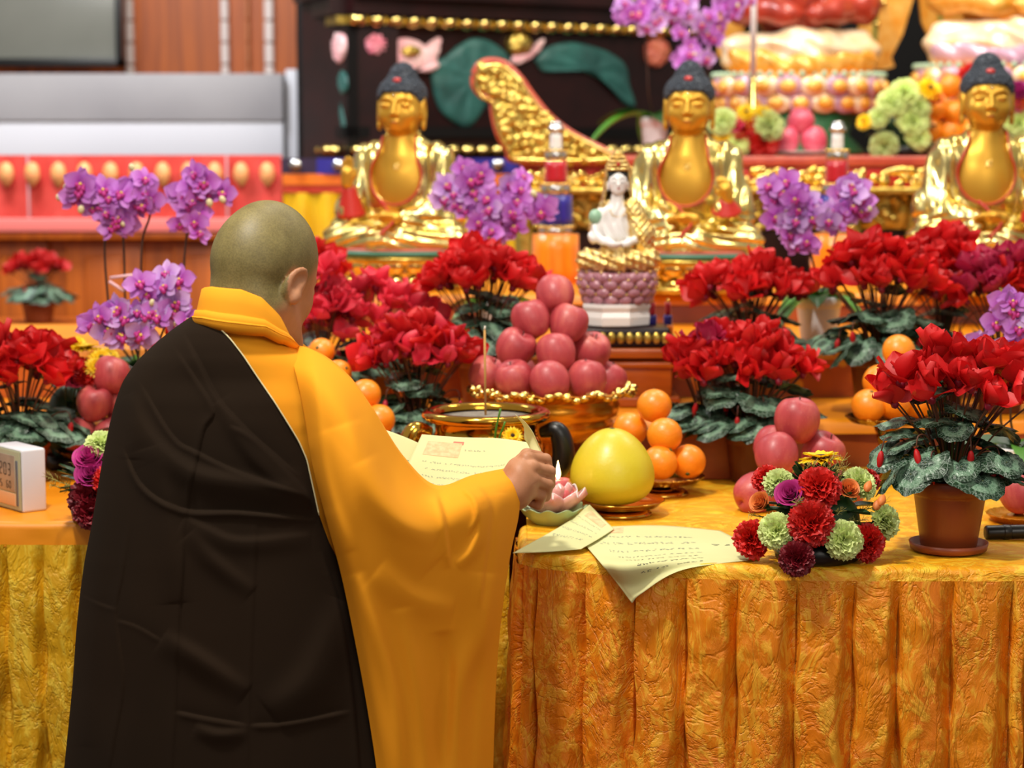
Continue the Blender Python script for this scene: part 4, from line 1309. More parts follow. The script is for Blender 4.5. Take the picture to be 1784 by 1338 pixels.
def pot_parts(parent, r, h, m, saucer=False, square=False, z0=0.0):
    if saucer:
        mk('saucer', *lathe([(r * .84, 0), (r * 1.0, .004), (r * 1.04, .016), (r * 1.0, .016), (r * .95, .006), (r * .2, .005)], 48), m, parent)
        z0 = .006
    if square:
        V, Fc = box((0, 0, h / 2), (2 * r, 2 * r, h), .004)
        k = .86 + .14 * (V[:, 2:3] / h); V[:, :2] *= k
        mk('pot', V, Fc, m, parent)
        mk('rim', *box((0, 0, h - .012), (2 * r + .008, 2 * r + .008, .022), .004), m, parent)
    else:
        mk('pot', *lathe([(r * .70, z0), (r * .735, z0 + .004), (r * .93, z0 + h * .74), (r * .95, z0 + h * .78), (r * 1.0, z0 + h * .79), (r * 1.0, z0 + h * .97), (r * .98, z0 + h), (r * .93, z0 + h), (r * .90, z0 + h * .8)], 48), m, parent)
    mk('soil', *lathe([(r * .1, z0 + h * .80), (r * .90, z0 + h * .82), (r * .905, z0 + h * .9), (r * .5, z0 + h * .93), (.002, z0 + h * .94)], 24), M['soil'], parent)
    return z0 + h * .92

def cyclamen(label, loc, r=.06, h=.085, pot='pot', saucer=False, square=False, nfl=24, nlf=26, fz=(.13, .24), fr=(.10, .08), lr=(.14, .11), lz=.06,
             leaf_s=1.0, fl_s=1.0, col='cyc', seed=0, foff=(0, 0), group='red cyclamens in pots', mix=None, nb=3):
    """fz: flower heights above the rim; fr: half widths of the flower head in x, y; lr: half widths of the leaf skirt"""
    rd = random.Random(seed)
    t = empty('potted_cyclamen', loc, label, 'potted plant', group)
    zt = pot_parts(t, r, h, M[pot], saucer, square)
    # leaves
    nlf = int(nlf * 1.3)
    for i in range(nlf):
        ring_ = 1.0 if i < nlf * .5 else (.72 if i < nlf * .8 else .38)
        a = i * 2.399 + rd.uniform(-.2, .2)
        x, y = lr[0] * ring_ * math.cos(a) * rd.uniform(.82, 1.08), lr[1] * ring_ * math.sin(a) * rd.uniform(.82, 1.08)
        z = zt + lz * (.35 + (1 - ring_) * 1.5) * rd.uniform(.4, 1.5)
        p0 = np.array([x * .12, y * .12, zt - .004]); p2 = np.array([x * .80, y * .80, z])
        p1 = np.array([x * .4, y * .4, z * .75 + zt * .3])
        mk('petiole', *tube(smooth_path([p0, p1, p2], 7), .0017, 5), M['stem_green'], t)
        yaw = math.atan2(y, x) - math.pi / 2 + rd.uniform(-.5, .5)
        tilt = rd.uniform(.10, .95) * ring_
        m_ = Matrix.Rotation(yaw, 3, 'Z') @ Matrix.Rotation(-tilt, 3, 'X') @ Matrix.Rotation(rd.uniform(-.3, .3), 3, 'Y')
        ob('leaf', LEAF[rd.randrange(5)], t, p2, m_.to_euler(), leaf_s * rd.uniform(.75, 1.15))
    # flowers
    for i in range(nfl):
        q_ = math.sqrt((i + .5) / nfl); a = i * 2.399 + rd.uniform(-.3, .3)
        x = foff[0] + fr[0] * q_ * math.cos(a); y = foff[1] + fr[1] * q_ * math.sin(a)
        z = zt + fz[0] + (fz[1] - fz[0]) * (1 - q_ ** 2 * .7) * rd.uniform(.55, 1.0)
        p3 = np.array([x, y, z])
        p0 = np.array([x * .10, y * .10, zt - .004])
        pk = p3 + np.array([x * .04, y * .04, .004])
        mk('stem', *tube(smooth_path([p0, (p0 * .45 + p3 * .55) + np.array([-x * .12, -y * .12, 0]), pk], 9), .0016, 5), M['stem_red'], t)
        c_ = col if not mix or rd.random() > mix[1] else mix[0]
        rot_ = Matrix.Rotation(math.atan2(y, x) - math.pi / 2, 3, 'Z') @ Matrix.Rotation(-rd.uniform(-.1, .75) * (.35 + q_), 3, 'X') @ Matrix.Rotation(rd.uniform(0, 6), 3, 'Z')
        ob('flower', FL[c_][rd.randrange(6)], t, p3, rot_.to_euler(), fl_s * rd.uniform(.85, 1.15))
    for i in range(nb):
        a = rd.uniform(math.pi * 1.05, math.pi * 1.95)
        x = lr[0] * .8 * math.cos(a); y = lr[1] * .6 * math.sin(a); z = zt + fz[0] * rd.uniform(.35, .7)
        pk = np.array([x, y, z])
        pts = smooth_path([(x * .15, y * .15, zt), (x * .6, y * .6, z + .01), (x * .92, y * .92, z + .022), (x, y, z)], 12)
        mk('stem', *tube(pts, .0014, 5), M['stem_red'], t)
        ob('bud', BUDM[col], t, pk, (rd.uniform(-.3, .3), rd.uniform(-.3, .3), 0), fl_s)
    return t

def orchid_flower(seed, m):
    r = random.Random(seed); ps = []
    def put(L, Wd, ang, cup=.15, curl=.1, tipw=.6, z=0):
        V, Fc, uv = petal(L, Wd, cup, curl, 7, 5, .03, r.randint(0, 99), tipw)
        V = V @ rotm(r.uniform(.0, .25), 0, 0).T + np.array([0, .002, z])
        ps.append((V @ rotm(0, 0, math.radians(ang)).T, Fc, uv))
    for a_ in (0, 128, -128): put(.034, .0125, a_, tipw=.75, z=-.001)
    for a_ in (78, -78): put(.036, .0215, a_, .12, .12, .62, .001)
    lip = merge([sphere((0, -.008, .007), (.006, .009, .006), 8, 6), sphere((.007, -.003, .008), (.004, .006, .005), 8, 5), sphere((-.007, -.003, .008), (.004, .006, .005), 8, 5)])
    eye = sphere((0, .001, .007), (.0035, .0035, .005), 8, 5)
    me = flower_mesh('flower', ps, [m, M['orchid_lip'], M['orchid_eye']], [(lip, 1), (eye, 2)])
    # flower faces +Z when built; turn it to face -Y
    R_ = rotm(math.pi / 2, 0, 0)
    co = np.zeros(len(me.vertices) * 3); me.vertices.foreach_get('co', co)
    me.vertices.foreach_set('co', (co.reshape(-1, 3) @ R_.T).ravel()); me.update()
    return me
ORC = {k: [orchid_flower(s, M[k]) for s in range(4)] for k in ('orchid', 'orchid_pale')}
OBUD = mdata('bud', *sphere((0, 0, 0), (.007, .007, .009), 10, 7), M['bud'])
def strap_leaf(L, Wd, droop, m, name='leaf'):
    s = np.linspace(0, 1, 14); t = np.linspace(-1, 1, 7)
    S_, T_ = np.meshgrid(s, t, indexing='ij')
    w = Wd * np.sin(np.pi * (S_ * .93 + .05)) ** .5
    V = np.stack([T_ * w, S_ * L, .35 * Wd * np.abs(T_) + L * .5 * S_ - droop * L * S_ ** 2], -1).reshape(-1, 3)
    return mdata(name, V, grid_faces(14, 7), m)
SLEAF = [strap_leaf(.15, .03, .9, M['leaf_green']), strap_leaf(.13, .028, .6, M['leaf_dark'])]
def orchid(label, loc, sprays, pot=None, col='orchid', seed=0, fs=1.0, mix=.0, group='mauve orchids', leaves=5, stake=True, lab_pot='pot_white', leaf_scale=1.0):
    """sprays: list of dict(path=[local points along the flowering arch], n flowers, w spread, buds)"""
    rd = random.Random(seed)
    t = empty('potted_orchid', loc, label, 'potted plant', group)
    zt = 0
    if pot: zt = pot_parts(t, pot[0], pot[1], M[lab_pot])
    for i in range(leaves):
        a = i * 2 * math.pi / leaves + rd.uniform(-.3, .3)
        ob('leaf', SLEAF[i % 2], t, (0, 0, zt), (0, rd.uniform(-.2, .2), a), leaf_scale * rd.uniform(.8, 1.1))
    for sp in sprays:
        pth = np.array(sp['path'], float)
        full = smooth_path([(0, 0, zt), (pth[0][0] * .8, pth[0][1] * .8, zt + (pth[0][2] - zt) * .5)] + [tuple(q_) for q_ in pth], 40)
        mk('stem', *tube(full, .0026, 6), M['stem_dark'], t)
        arch = smooth_path(pth[sp.get('f0', 1):], 60) if len(pth) - sp.get('f0', 1) > 1 else smooth_path(pth, 60)
        w = sp.get('w', .03)
        for k in range(sp['n']):
            c_ = arch[int((k + .5) / sp['n'] * 59)]
            a = rd.uniform(0, 6.28)
            p_ = c_ + np.array([w * math.cos(a) * rd.uniform(.3, 1), -.02 - .03 * rd.random(), w * math.sin(a) * rd.uniform(.3, 1)])
            kk = 'orchid_pale' if rd.random() < mix else col
            ob('flower', ORC[kk][rd.randrange(4)], t, p_, (rd.uniform(-.5, .3), rd.uniform(-.5, .5), rd.uniform(-.75, .75)), fs * rd.uniform(.8, 1.08))
        for k in range(sp.get('buds', 4)):
            c_ = arch[-1] if k % 2 else arch[rd.randrange(60)]
            p_ = c_ + np.array([rd.uniform(-.025, .025), rd.uniform(-.05, .0), rd.uniform(-.03, .012)])
            ob('bud', OBUD, t, p_, (0, rd.uniform(-.6, .6), 0), fs * rd.uniform(.7, 1.1))
    return t
def loc_on(px, py, z): return on(px, py, z)

CG = 'red cyclamens in pots'
# front right, in focus
c = on(1662, 968, ZT); c[1] += .045
cyclamen('large red cyclamen in terracotta pot with saucer at the front right table edge', c, r=.064, h=.118, saucer=True, nfl=38, nlf=38, fz=(.11, .235), fr=(.135, .10), lr=(.165, .12), lz=.095, seed=11, nb=6, fl_s=1.12, leaf_s=.98, foff=(.015, 0), group=CG)
# C2 mid right
c = on(1312, 842, ZT); c[1] += .03
cyclamen('red cyclamen behind the three stacked apples, beside the square brown planter', c, r=.056, h=.105, pot='pot_dark', nfl=34, nlf=30, fz=(.09, .205), fr=(.12, .09), lr=(.165, .12), lz=.095, seed=22, fl_s=1.12, leaf_s=1.15, group=CG)
# second plant just left of it with darker flowers
c = on(1235, 846, ZT); c[1] += .12
cyclamen('cyclamen with wine red flowers growing from the square brown planter', c, r=.06, h=.11, pot='pot', square=True, nfl=16, nlf=16, fz=(.10, .20), fr=(.075, .07), lr=(.12, .09), lz=.05, seed=23, col='cyc', mix=('cyc_wine', .4), leaf_s=1.1, fl_s=1.1, group=CG)
# C1 back right of centre
c = on(1290, 690, 1.05); c[1] = 4.62
cyclamen('red cyclamen in front of the middle golden statue, right of the white figurine', c, r=.062, h=.13, pot='pot_dark', nfl=38, nlf=30, fz=(.10, .20), fr=(.13, .10), lr=(.15, .11), lz=.08, seed=31, fl_s=1.15, leaf_s=1.1, group=CG)
# C3
c = P(1530, 672, 4.46); c[2] = 1.05
cyclamen('red cyclamen in dark pot behind the orange pile on the right', c, r=.064, h=.14, pot='pot_dark', nfl=38, nlf=32, fz=(.11, .245), fr=(.125, .09), lr=(.165, .11), lz=.08, seed=32, fl_s=1.2, leaf_s=1.1, foff=(0, 0), group=CG)
# C4
c = P(1640, 690, 4.62); c[2] = 1.05
cyclamen('red cyclamen between the middle and right golden statues, in the back row', c, r=.06, h=.14, pot='pot_dark', nfl=28, nlf=20, fz=(.12, .255), fr=(.08, .08), lr=(.13, .10), lz=.05, seed=33, fl_s=1.2, mix=('cyc_wine', .2), group=CG)
c = P(1742, 690, 4.5); c[2] = 1.05
cyclamen('dark red cyclamen below the right golden statue at the photo edge', c, r=.06, h=.12, pot='pot_dark', nfl=34, nlf=24, fz=(.11, .25), fr=(.105, .09), lr=(.15, .10), lz=.05, seed=34, fl_s=1.2, mix=('cyc_wine', .5), group=CG)
# B2
c = P(842, 700, 4.6); c[2] = 1.05
cyclamen('red cyclamen below the mauve orchid, left of the white figurine', c, r=.06, h=.12, pot='pot', nfl=38, nlf=30, fz=(.12, .24), fr=(.125, .09), lr=(.145, .11), lz=.085, seed=41, fl_s=1.15, leaf_s=1.15, foff=(-.01, 0), group=CG)
# B1
c = on(735, 800, ZT); c[1] = 4.28
cyclamen('pinkish red cyclamen behind the brass incense bowl', c, r=.07, h=.10, pot='pot_dark', nfl=34, nlf=28, fz=(.115, .215), fr=(.115, .08), lr=(.12, .10), lz=.07, seed=42, fl_s=1.1, col='cyc_pink', mix=('cyc', .4), group=CG)
# B3 sparse
c = P(640, 690, 4.62); c[2] = 1.05
cyclamen('loose pinkish red cyclamen below the left golden statue', c, r=.06, h=.09, pot='pot_dark', nfl=24, nlf=20, fz=(.08, .20), fr=(.145, .08), lr=(.10, .08), lz=.04, seed=43, col='cyc_pink', fl_s=1.15, group=CG)
c = P(560, 700, 4.5); c[2] = 1.05
cyclamen('pinkish red cyclamen beside the face of the shaven person', c, r=.055, h=.08, pot='pot_dark', nfl=20, nlf=12, fz=(.05, .25), fr=(.085, .07), lr=(.10, .07), lz=.05, seed=44, col='cyc_pink', fl_s=1.15, group=CG)
# behind monk's head, tall
c = P(545, 560, 5.0); c[2] = 1.17
cyclamen('bright red cyclamen right of the shaven head, below the yellow cloth', c, r=.05, h=.08, pot='pot_dark', nfl=14, nlf=8, fz=(.04, .15), fr=(.06, .06), lr=(.07, .06), lz=.03, seed=45, fl_s=1.2, group=CG)
# left foreground
c = P(38, 842, 4.2); c[2] = ZT
cyclamen('red cyclamen on the left behind the white clock', c, r=.06, h=.085, pot='pot', nfl=34, nlf=30, fz=(.10, .215), fr=(.12, .09), lr=(.145, .10), lz=.07, seed=51, fl_s=1.2, leaf_s=1.1, group=CG)
# far left, on low bench
bz = P(65, 562, 6.9)[2]
t = empty('wooden_bench', (P(65, 560, 6.9)[0], 6.95, 0), 'low orange wooden bench in front of the long wooden cabinet', 'bench')
mk('seat', *box((0, 0, bz - .02), (.75, .34, .04), .008), M['wood'], t)
for sx in (-.33, .33): mk('leg', *box((sx, 0, (bz - .04) / 2), (.05, .28, bz - .04), .006), M['wood'], t)
c = P(68, 562, 6.9); c[2] = bz
cyclamen('small red cyclamen far left in front of the orange wooden cabinet', c, r=.06, h=.085, pot='pot', nfl=18, nlf=22, fz=(.08, .13), fr=(.085, .06), lr=(.125, .09), lz=.05, seed=61, fl_s=1.0, leaf_s=1.15, group=CG)
# behind monk, small red bloom near the orchid
c = P(322, 640, 4.3); c[2] = ZT
cyclamen('red cyclamen mostly hidden behind the left shoulder of the shaven person', c, r=.05, h=.08, pot='pot_dark', nfl=12, nlf=8, fz=(.14, .22), fr=(.06, .05), lr=(.08, .06), lz=.05, seed=62, group=CG)

OG = 'mauve orchids'
def LP(base_, pts, Y):
    return [tuple(P(a_, b_, Y) - base_) for a_, b_ in pts]
# left tall orchid, three sprays
b_ = P(240, 700, 4.55); b_[2] = 1.05
orchid('tall mauve orchid with three long sprays behind the shaven person', b_, [
    dict(path=LP(b_, [(188, 520), (184, 410), (215, 375), (170, 345), (120, 330)], 4.5), n=15, w=.040, buds=7, f0=2),
    dict(path=LP(b_, [(218, 520), (216, 440), (212, 390), (200, 360)], 4.52), n=7, w=.035, buds=3, f0=2),
    dict(path=LP(b_, [(245, 520), (248, 420), (262, 365), (240, 300)], 4.5), n=13, w=.042, buds=5, f0=2),
    dict(path=LP(b_, [(318, 520), (322, 440), (330, 390), (350, 330), (375, 350)], 4.5), n=17, w=.045, buds=7, f0=2),
], pot=(.06, .10), seed=1, fs=1.0, group=OG, leaves=6)
t = [o for o in COL.objects if o.name.startswith('potted_orchid')][0]
mk('ribbon', *tube(np.array(LP(b_, [(192, 484), (225, 480), (262, 478), (300, 474)], 4.48)), .004, 6), mat('pale_pink_ribbon', '#e8b8c0', .4), t)
mk('ribbon', *tube(np.array(LP(b_, [(190, 490), (205, 500), (215, 508)], 4.48)), .004, 6), mat('pale_pink_ribbon', '#e8b8c0', .4), t)
b_ = P(255, 720, 4.2); b_[2] = ZT
orchid('bushy mauve orchid just left of the shaven person, below the tall sprays', b_, [
    dict(path=LP(b_, [(240, 620), (215, 570), (190, 540)], 4.15), n=13, w=.05, buds=5),
    dict(path=LP(b_, [(255, 620), (250, 560), (255, 520)], 4.15), n=14, w=.05, buds=3),
    dict(path=LP(b_, [(270, 620), (290, 560), (300, 515), (315, 505)], 4.15), n=15, w=.05, buds=3),
], pot=(.05, .09), seed=2, fs=.95, mix=.5, group=OG, leaves=4)
# mid orchid near left statue
b_ = P(862, 560, 5.0); b_[2] = 1.17
orchid('mauve orchid between the left golden statue and the silver topped pillar', b_, [
    dict(path=LP(b_, [(850, 430), (835, 370), (815, 330), (805, 330)], 4.95), n=17, w=.055, buds=4),
    dict(path=LP(b_, [(880, 430), (880, 390), (905, 350), (930, 345)], 4.95), n=17, w=.052, buds=4),
    dict(path=LP(b_, [(865, 430), (862, 400), (860, 380)], 4.93), n=9, w=.055, buds=2),
], pot=(.05, .085), seed=3, fs=1.02, mix=.15, group=OG, leaves=5)
b_ = P(1425, 600, 4.85); b_[2] = 1.17
orchid('mauve orchid in white pot between the middle and right golden statues', b_, [
    dict(path=LP(b_, [(1410, 470), (1400, 400), (1380, 360), (1350, 345)], 4.8), n=19, w=.055, buds=4),
    dict(path=LP(b_, [(1420, 470), (1400, 400), (1390, 370)], 4.78), n=14, w=.06, buds=3),
    dict(path=LP(b_, [(1440, 470), (1460, 400), (1480, 350), (1500, 345)], 4.82), n=15, w=.045, buds=4),
], pot=(.055, .11), seed=4, fs=1.0, mix=.35, group=OG, leaves=6)
b_ = P(1140, 272, 6.55); b_[2] = zt + 0
orchid('mauve orchid in white pot on the rear altar table, its blooms above the middle statue', b_, [
    dict(path=LP(b_, [(1128, 120), (1122, 40), (1110, 10), (1096, 0)], 6.5), n=14, w=.06, buds=4),
    dict(path=LP(b_, [(1190, 100), (1185, 40), (1180, 5), (1165, -10)], 6.5), n=16, w=.065, buds=4),
    dict(path=LP(b_, [(1235, 110), (1240, 50), (1255, 10), (1285, 0)], 6.5), n=14, w=.06, buds=4),
    dict(path=LP(b_, [(1160, 200), (1180, 120), (1200, 95), (1220, 105)], 6.5), n=6, w=.035, buds=3),
], pot=(.045, .12), seed=5, fs=1.1, mix=.4, group=OG, leaves=6, leaf_scale=1.3)
b_ = P(1775, 850, 4.05); b_[2] = ZT
orchid('mauve orchid at the right photo edge behind the front cyclamen', b_, [
    dict(path=LP(b_, [(1760, 700), (1758, 620), (1762, 560), (1775, 530)], 4.0), n=16, w=.04, buds=5),
    dict(path=LP(b_, [(1740, 700), (1710, 620), (1692, 580)], 4.0), n=4, w=.02, buds=3),
], pot=(.05, .09), seed=6, fs=1.0, mix=.2, group=OG, leaves=4)
# ------------------------------------------------------------------ seated golden statues
def project(f, x, z, y0=-.30, y1=.3):
    """nearest surface of f seen from -Y at (x, z)"""
    x = np.asarray(x, float); z = np.asarray(z, float)
    y = np.full(x.shape, y0)
    for _ in range(60):
        p = np.stack([x, y, z], -1).astype(np.float32)
        y = np.minimum(y + np.maximum(f(p), 0) * .7, y1)
    return y
def torso_core(p):
    d = sEll(p, (0, .025, .27), (.100, .070, .135))
    for s in (-1, 1):
        d = smin(d, sEll(p, (s * .082, .025, .345), (.046, .045, .042)), .03)
    d = smin(d, sCap(p, (0, .02, .36), (0, .012, .44), .046, .036), .03)
    return d
def robe_f(arms):
    def f(p):
        d = torso_core(p) - .006
        for s, (el, wr) in zip((-1, 1), arms):
            d = smin(d, sCap(p, (s * .095, .025, .335), el, .044, .040), .02)
            d = smin(d, sCap(p, el, wr, .040, .030), .02)
            d = smin(d, sEll(p, (s * .125, .01, .20), (.045, .07, .07)), .03)      # hanging sleeve
        for s in (-1, 1):
            d = smin(d, sCap(p, (s * .09, .01, .14), (s * .155, -.055, .135), .055, .042), .03)
            d = smin(d, sCap(p, (s * .155, -.055, .130), (-s * .03, -.125, .135), .042, .034), .02)
        d = smin(d, sEll(p, (0, -.02, .125), (.17, .12, .035)), .03)
        x, y, z = p[..., 0], p[..., 1], p[..., 2]
        rho = np.sqrt((x * 1.0) ** 2 + (z - .47) ** 2)
        up = np.clip((z - .17) / .05, 0, 1)
        d = d + .0030 * np.sin(x * 170 - 14 * z * np.sign(x)) * up * np.clip((np.abs(x) - .055) / .03, .15, 1)
        d = d + .0028 * np.sin((z * 1.4 + np.abs(x) * .35) * 190 + 2 * np.sin(x * 22)) * (1 - up)
        q2 = p.copy(); q2[..., 1] = 0
        op = smin(sEll(q2, (-.004, 0, .300), (.067, 1.0, .072)), sCap(q2, (0, 0, .33), (0, 0, .46), .044, .046), .02)
        op = np.maximum(op, y - .02)
        d = smax(d, -op, .004)
        d = np.maximum(d, .098 - z)
        return d
    return f
def face_f(p):
    d = sEll(p, (0, .004, .482), (.0585, .062, .066))
    d = smin(d, sEll(p, (0, -.010, .450), (.047, .046, .040)), .02)
    d = smin(d, sEll(p, (0, -.036, .433), (.018, .015, .012)), .015)
    for s in (-1, 1):
        d = smin(d, sEll(p, (s * .031, -.032, .462), (.020, .019, .020)), .012)
        d = smax(d, -sEll(p, (s * .025, -.066, .490), (.016, .011, .008)), .010)
        d = smin(d, sEll(p, (s * .025, -.0485, .4865), (.0165, .0085, .0085)), .002)      # lowered eyelid
        d = smin(d, sCap(p, (s * .009, -.0565, .500), (s * .026, -.0535, .5055), .0035), .005)
        d = smin(d, sCap(p, (s * .026, -.0535, .5055), (s * .043, -.040, .498), .0035, .002), .005)
        d = smin(d, sEll(p, (s * .0085, -.0625, .463), (.0055, .006, .005)), .004)
        # long ear
        e = sEll(p, (s * .062, .010, .470), (.007, .014, .040))
        e = smax(e, -sEll(p, (s * .069, .007, .478), (.006, .008, .022)), .003)
        e = smin(e, sEll(p, (s * .061, .006, .433), (.006, .009, .012)), .006)
        d = smin(d, e, .006)
    d = smin(d, sCap(p, (0, -.055, .496), (0, -.069, .466), .0042, .0062), .006)
    d = smin(d, sEll(p, (0, -.054, .4455), (.0135, .0075, .0034)), .003)
    d = smin(d, sEll(p, (0, -.053, .4395), (.0110, .0070, .0038)), .003)
    d = smin(d, sCap(p, (0, .02, .44), (0, .018, .385), .036, .042), .02)
    return d
def make_hair():
    parts = []
    cap = surfnet(lambda p: np.maximum(smin(sEll(p, (0, .016, .515), (.064, .066, .052)), sEll(p, (0, .022, .565), (.034, .034, .034)), .018),
                                       -(p[..., 2] - (.520 - np.clip((p[..., 1] + .035) * 1.0, 0, .075)))), (-.08, -.07, .42), (.08, .10, .62), .0032)
    parts.append(cap)
    V = cap[0]
    # curls scattered over the cap surface
    rng = np.random.RandomState(3)
    pts = []
    order = rng.permutation(len(V))
    for i in order:
        v = V[i]
        if v[2] < .520 - min(max((v[1] + .035) * 1.0, 0), .075) + .002: continue
        if all((v - q_) @ (v - q_) > .0062 ** 2 for q_ in pts): pts.append(v)
        if len(pts) > 520: break
    for q_ in pts: parts.append(sphere(q_, .0044, 6, 4))
    return merge(parts)
print('statues...')
SV = {}
SV['face'] = surfnet(face_f, (-.08, -.085, .38), (.08, .085, .56), .0019)
SV['hair'] = make_hair()
SV['chest'] = surfnet(lambda p: np.maximum(torso_core(p), .15 - p[..., 2]), (-.15, -.07, .14), (.15, .12, .46), .004)
def hand(palm, up, side, curl=0.0, sc_=1.0, thumb=1):
    """open hand: palm centre, finger direction, sideways direction (towards the thumb)"""
    palm, up, side = (np.asarray(v, float) for v in (palm, up, side))
    up = up / np.linalg.norm(up); side = side / np.linalg.norm(side); out = np.cross(side, up)
    def f(p):
        d = sCap(p, palm - up * .018 * sc_, palm + up * .008 * sc_, .016 * sc_, .018 * sc_)
        for k in range(4):
            b_ = palm + up * .016 * sc_ + side * (.0125 - .0085 * k) * sc_
            L = (.030, .034, .031, .024)[k] * sc_
            m_ = b_ + up * L * .55
            t_ = m_ + (up * (1 - curl) + out * curl) * L * .55
            f_ = smin(sCap(p, b_, m_, .0052 * sc_, .0046 * sc_), sCap(p, m_, t_, .0046 * sc_, .0036 * sc_), .002)
            d = smin(d, f_, .003)
        a_ = palm - up * .008 * sc_ + side * .014 * sc_
        b2 = a_ + side * .012 * sc_ + up * .012 * sc_ + out * .004
        d = smin(d, smin(sCap(p, a_, b2, .006 * sc_, .0052 * sc_), sCap(p, b2, b2 + up * .013 * sc_, .005 * sc_, .004 * sc_), .002), .004)
        return d
    return f, palm
def tube_mesh_closed(pts, r, n=8): return tube(pts, r, n, closed=True)
def make_buddha(loc, rotz, label, arms, hands, sleeves_red, sc_=1.0):
    t = empty('seated_statue', loc, label, 'statue', 'golden seated statues', rot=(0, 0, rotz), scale=sc_)
    rf = robe_f(arms)
    mk('robe', *surfnet(rf, (-.23, -.19, .09), (.23, .14, .42), .0042), M['gold_robe'], t)
    mk('chest', *SV['chest'], M['gold_skin'], t)
    hd = ob('head', mdata('head', *SV['face'], M['gold_skin']), t)
    ob('hair', mdata('hair', *SV['hair'], M['hair']), hd)
    mk('hair_jewel', *sphere((0, -.030, .552), (.012, .010, .008), 14, 8), mat('red_jewel', '#b8201a', .25, coat=.4), hd)
    mk('forehead_dot', *sphere((0, -.0585, .512), (.0028, .002, .0028), 8, 6), M['silver'], hd)
    for s in (-1, 1):
        pth = smooth_path([(s * .010, -.0545, .4835), (s * .025, -.0572, .4805), (s * .040, -.0475, .4845)], 10)
        mk('eye_line', *tube(pth, .0006, 5), M['wood'], hd)
    mk('lips', *sphere((0, -.0585, .4428), (.010, .0035, .0034), 12, 6), mat('rose_gold_lips', '#a8602c', .4, .3), hd)
    # red edging of the open robe
    a = np.linspace(-.5, math.pi + .5, 40)
    ex = np.concatenate([[-.043, -.048], -.004 - .0605 * np.sin(np.linspace(-.35, -math.pi + .35, 26) + math.pi / 2 + math.pi / 2) * 1.0, [.048, .043]])
    th_ = np.linspace(math.radians(150), math.radians(390), 34)
    ex = -.004 + .0705 * np.cos(th_); ez = .300 + .075 * np.sin(th_)
    ex = np.concatenate([[-.046, -.050], ex, [.050, .046]]); ez = np.concatenate([[.405, .375], ez, [.375, .405]])
    pp_ = smooth_path(np.stack([ex, ez, 0 * ex], -1), 90)
    yy = project(lambda p: torso_core(p) - .010, pp_[:, 0], pp_[:, 1])
    mk('red_edging', *tube(np.stack([pp_[:, 0], yy, pp_[:, 1]], -1), .0030, 6), M['red_paint'], t)
    for off, mm, rr in ((.018, M['gold'], .0026),):
        bx = smooth_path([(.055 + off, .390, 0), (.066 + off, .35, 0), (.070 + off, .30, 0), (.060 + off, .24, 0)], 34)
        by = project(rf, bx[:, 0], bx[:, 1])
        mk('beaded_band', *merge([sphere((x_, y_ - .001, z_), rr, 7, 5) for x_, y_, z_ in zip(bx[:, 0], by, bx[:, 1])]), M['gold_dark'], t)
        bx[:, 0] *= -1
        by = project(rf, bx[:, 0], bx[:, 1])
        mk('beaded_band', *merge([sphere((x_, y_ - .001, z_), rr, 7, 5) for x_, y_, z_ in zip(bx[:, 0], by, bx[:, 1])]), M['gold_dark'], t)
    c_ = project(torso_core, np.array([0.0]), np.array([.325]))[0]
    mk('chest_emblem', *merge([box((0, c_ - .001, .325), (.014, .003, .003)), box((0, c_ - .001, .325), (.003, .003, .014)), box((.0055, c_ - .001, .3305), (.003, .003, .008)), box((-.0055, c_ - .001, .3195), (.003, .003, .008)), box((-.0035, c_ - .001, .3305), (.007, .003, .003)), box((.0035, c_ - .001, .3195), (.007, .003, .003))]), M['gold'], t)
    for hf, c0 in hands:
        mk('hand', *surfnet(hf, c0 - .07, c0 + .07, .0022), M['gold_skin'], t)
    for a_, b_ in sleeves_red:
        mk('red_lining', *tube(smooth_path([a_, (np.array(a_) + np.array(b_)) / 2, b_], 10), np.linspace(.040, .016, 10), 14), M['red_paint'], t)
    # red sash ends and lap folds
    mk('sash', *tube(smooth_path([(-.03, -.085, .235), (.0, -.105, .205), (.02, -.135, .185), (-.01, -.165, .15)], 16), .0035, 6), M['red_paint'], t)
    # lotus seat
    b = ob('lotus_base', mdata('lotus_base', *merge([lathe([(.150, 0), (.175, .004), (.178, .016), (.160, .026), (.140, .040), (.150, .052), (.178, .070), (.190, .086), (.180, .094)], 48)]), M['gold_dark']), t, scale=(1.08, .86, 1))
    pet = []
    for row, (z_, r_, n_, tl) in enumerate([(.066, .172, 22, .5), (.050, .150, 22, .2), (.020, .166, 22, -.6)]):
        for k in range(n_):
            a_ = 2 * math.pi * (k + row * .5) / n_
            pet.append(xf(sphere((0, 0, 0), (.024, .010, .020), 8, 6), rotm(tl, 0, 0) if False else rotm(0, 0, a_ + math.pi / 2), (r_ * math.cos(a_), r_ * math.sin(a_), z_)))
    mk('lotus_petals', *merge(pet), M['gold'], b)
    mk('green_rim', *lathe([(.172, .092), (.190, .094), (.192, .101), (.186, .105), (.172, .106)], 48), mat('green_enamel', '#3d7a66', .4), b)
    mk('pink_rim', *lathe([(.168, .104), (.184, .106), (.182, .111), (.166, .112)], 48), mat('pink_enamel', '#c86a5a', .4), b)
    return t
def arm(s, kind):
    if kind == 'lap': return ((s * .135, .0, .215), (s * .045, -.095, .185))
    if kind == 'raise': return ((s * .130, -.02, .205), (s * .125, -.065, .205))
    if kind == 'half': return ((s * .130, -.01, .215), (s * .100, -.085, .215))
lap_hand = hand((.005, -.125, .193), (-1, -.15, .05), (0, -.6, .25), .2, 1.05)
zB = 1.25
left_raise = hand((-.122, -.085, .300), (.02, 0, 1), (1, -.2, 0), .15, 1.0)
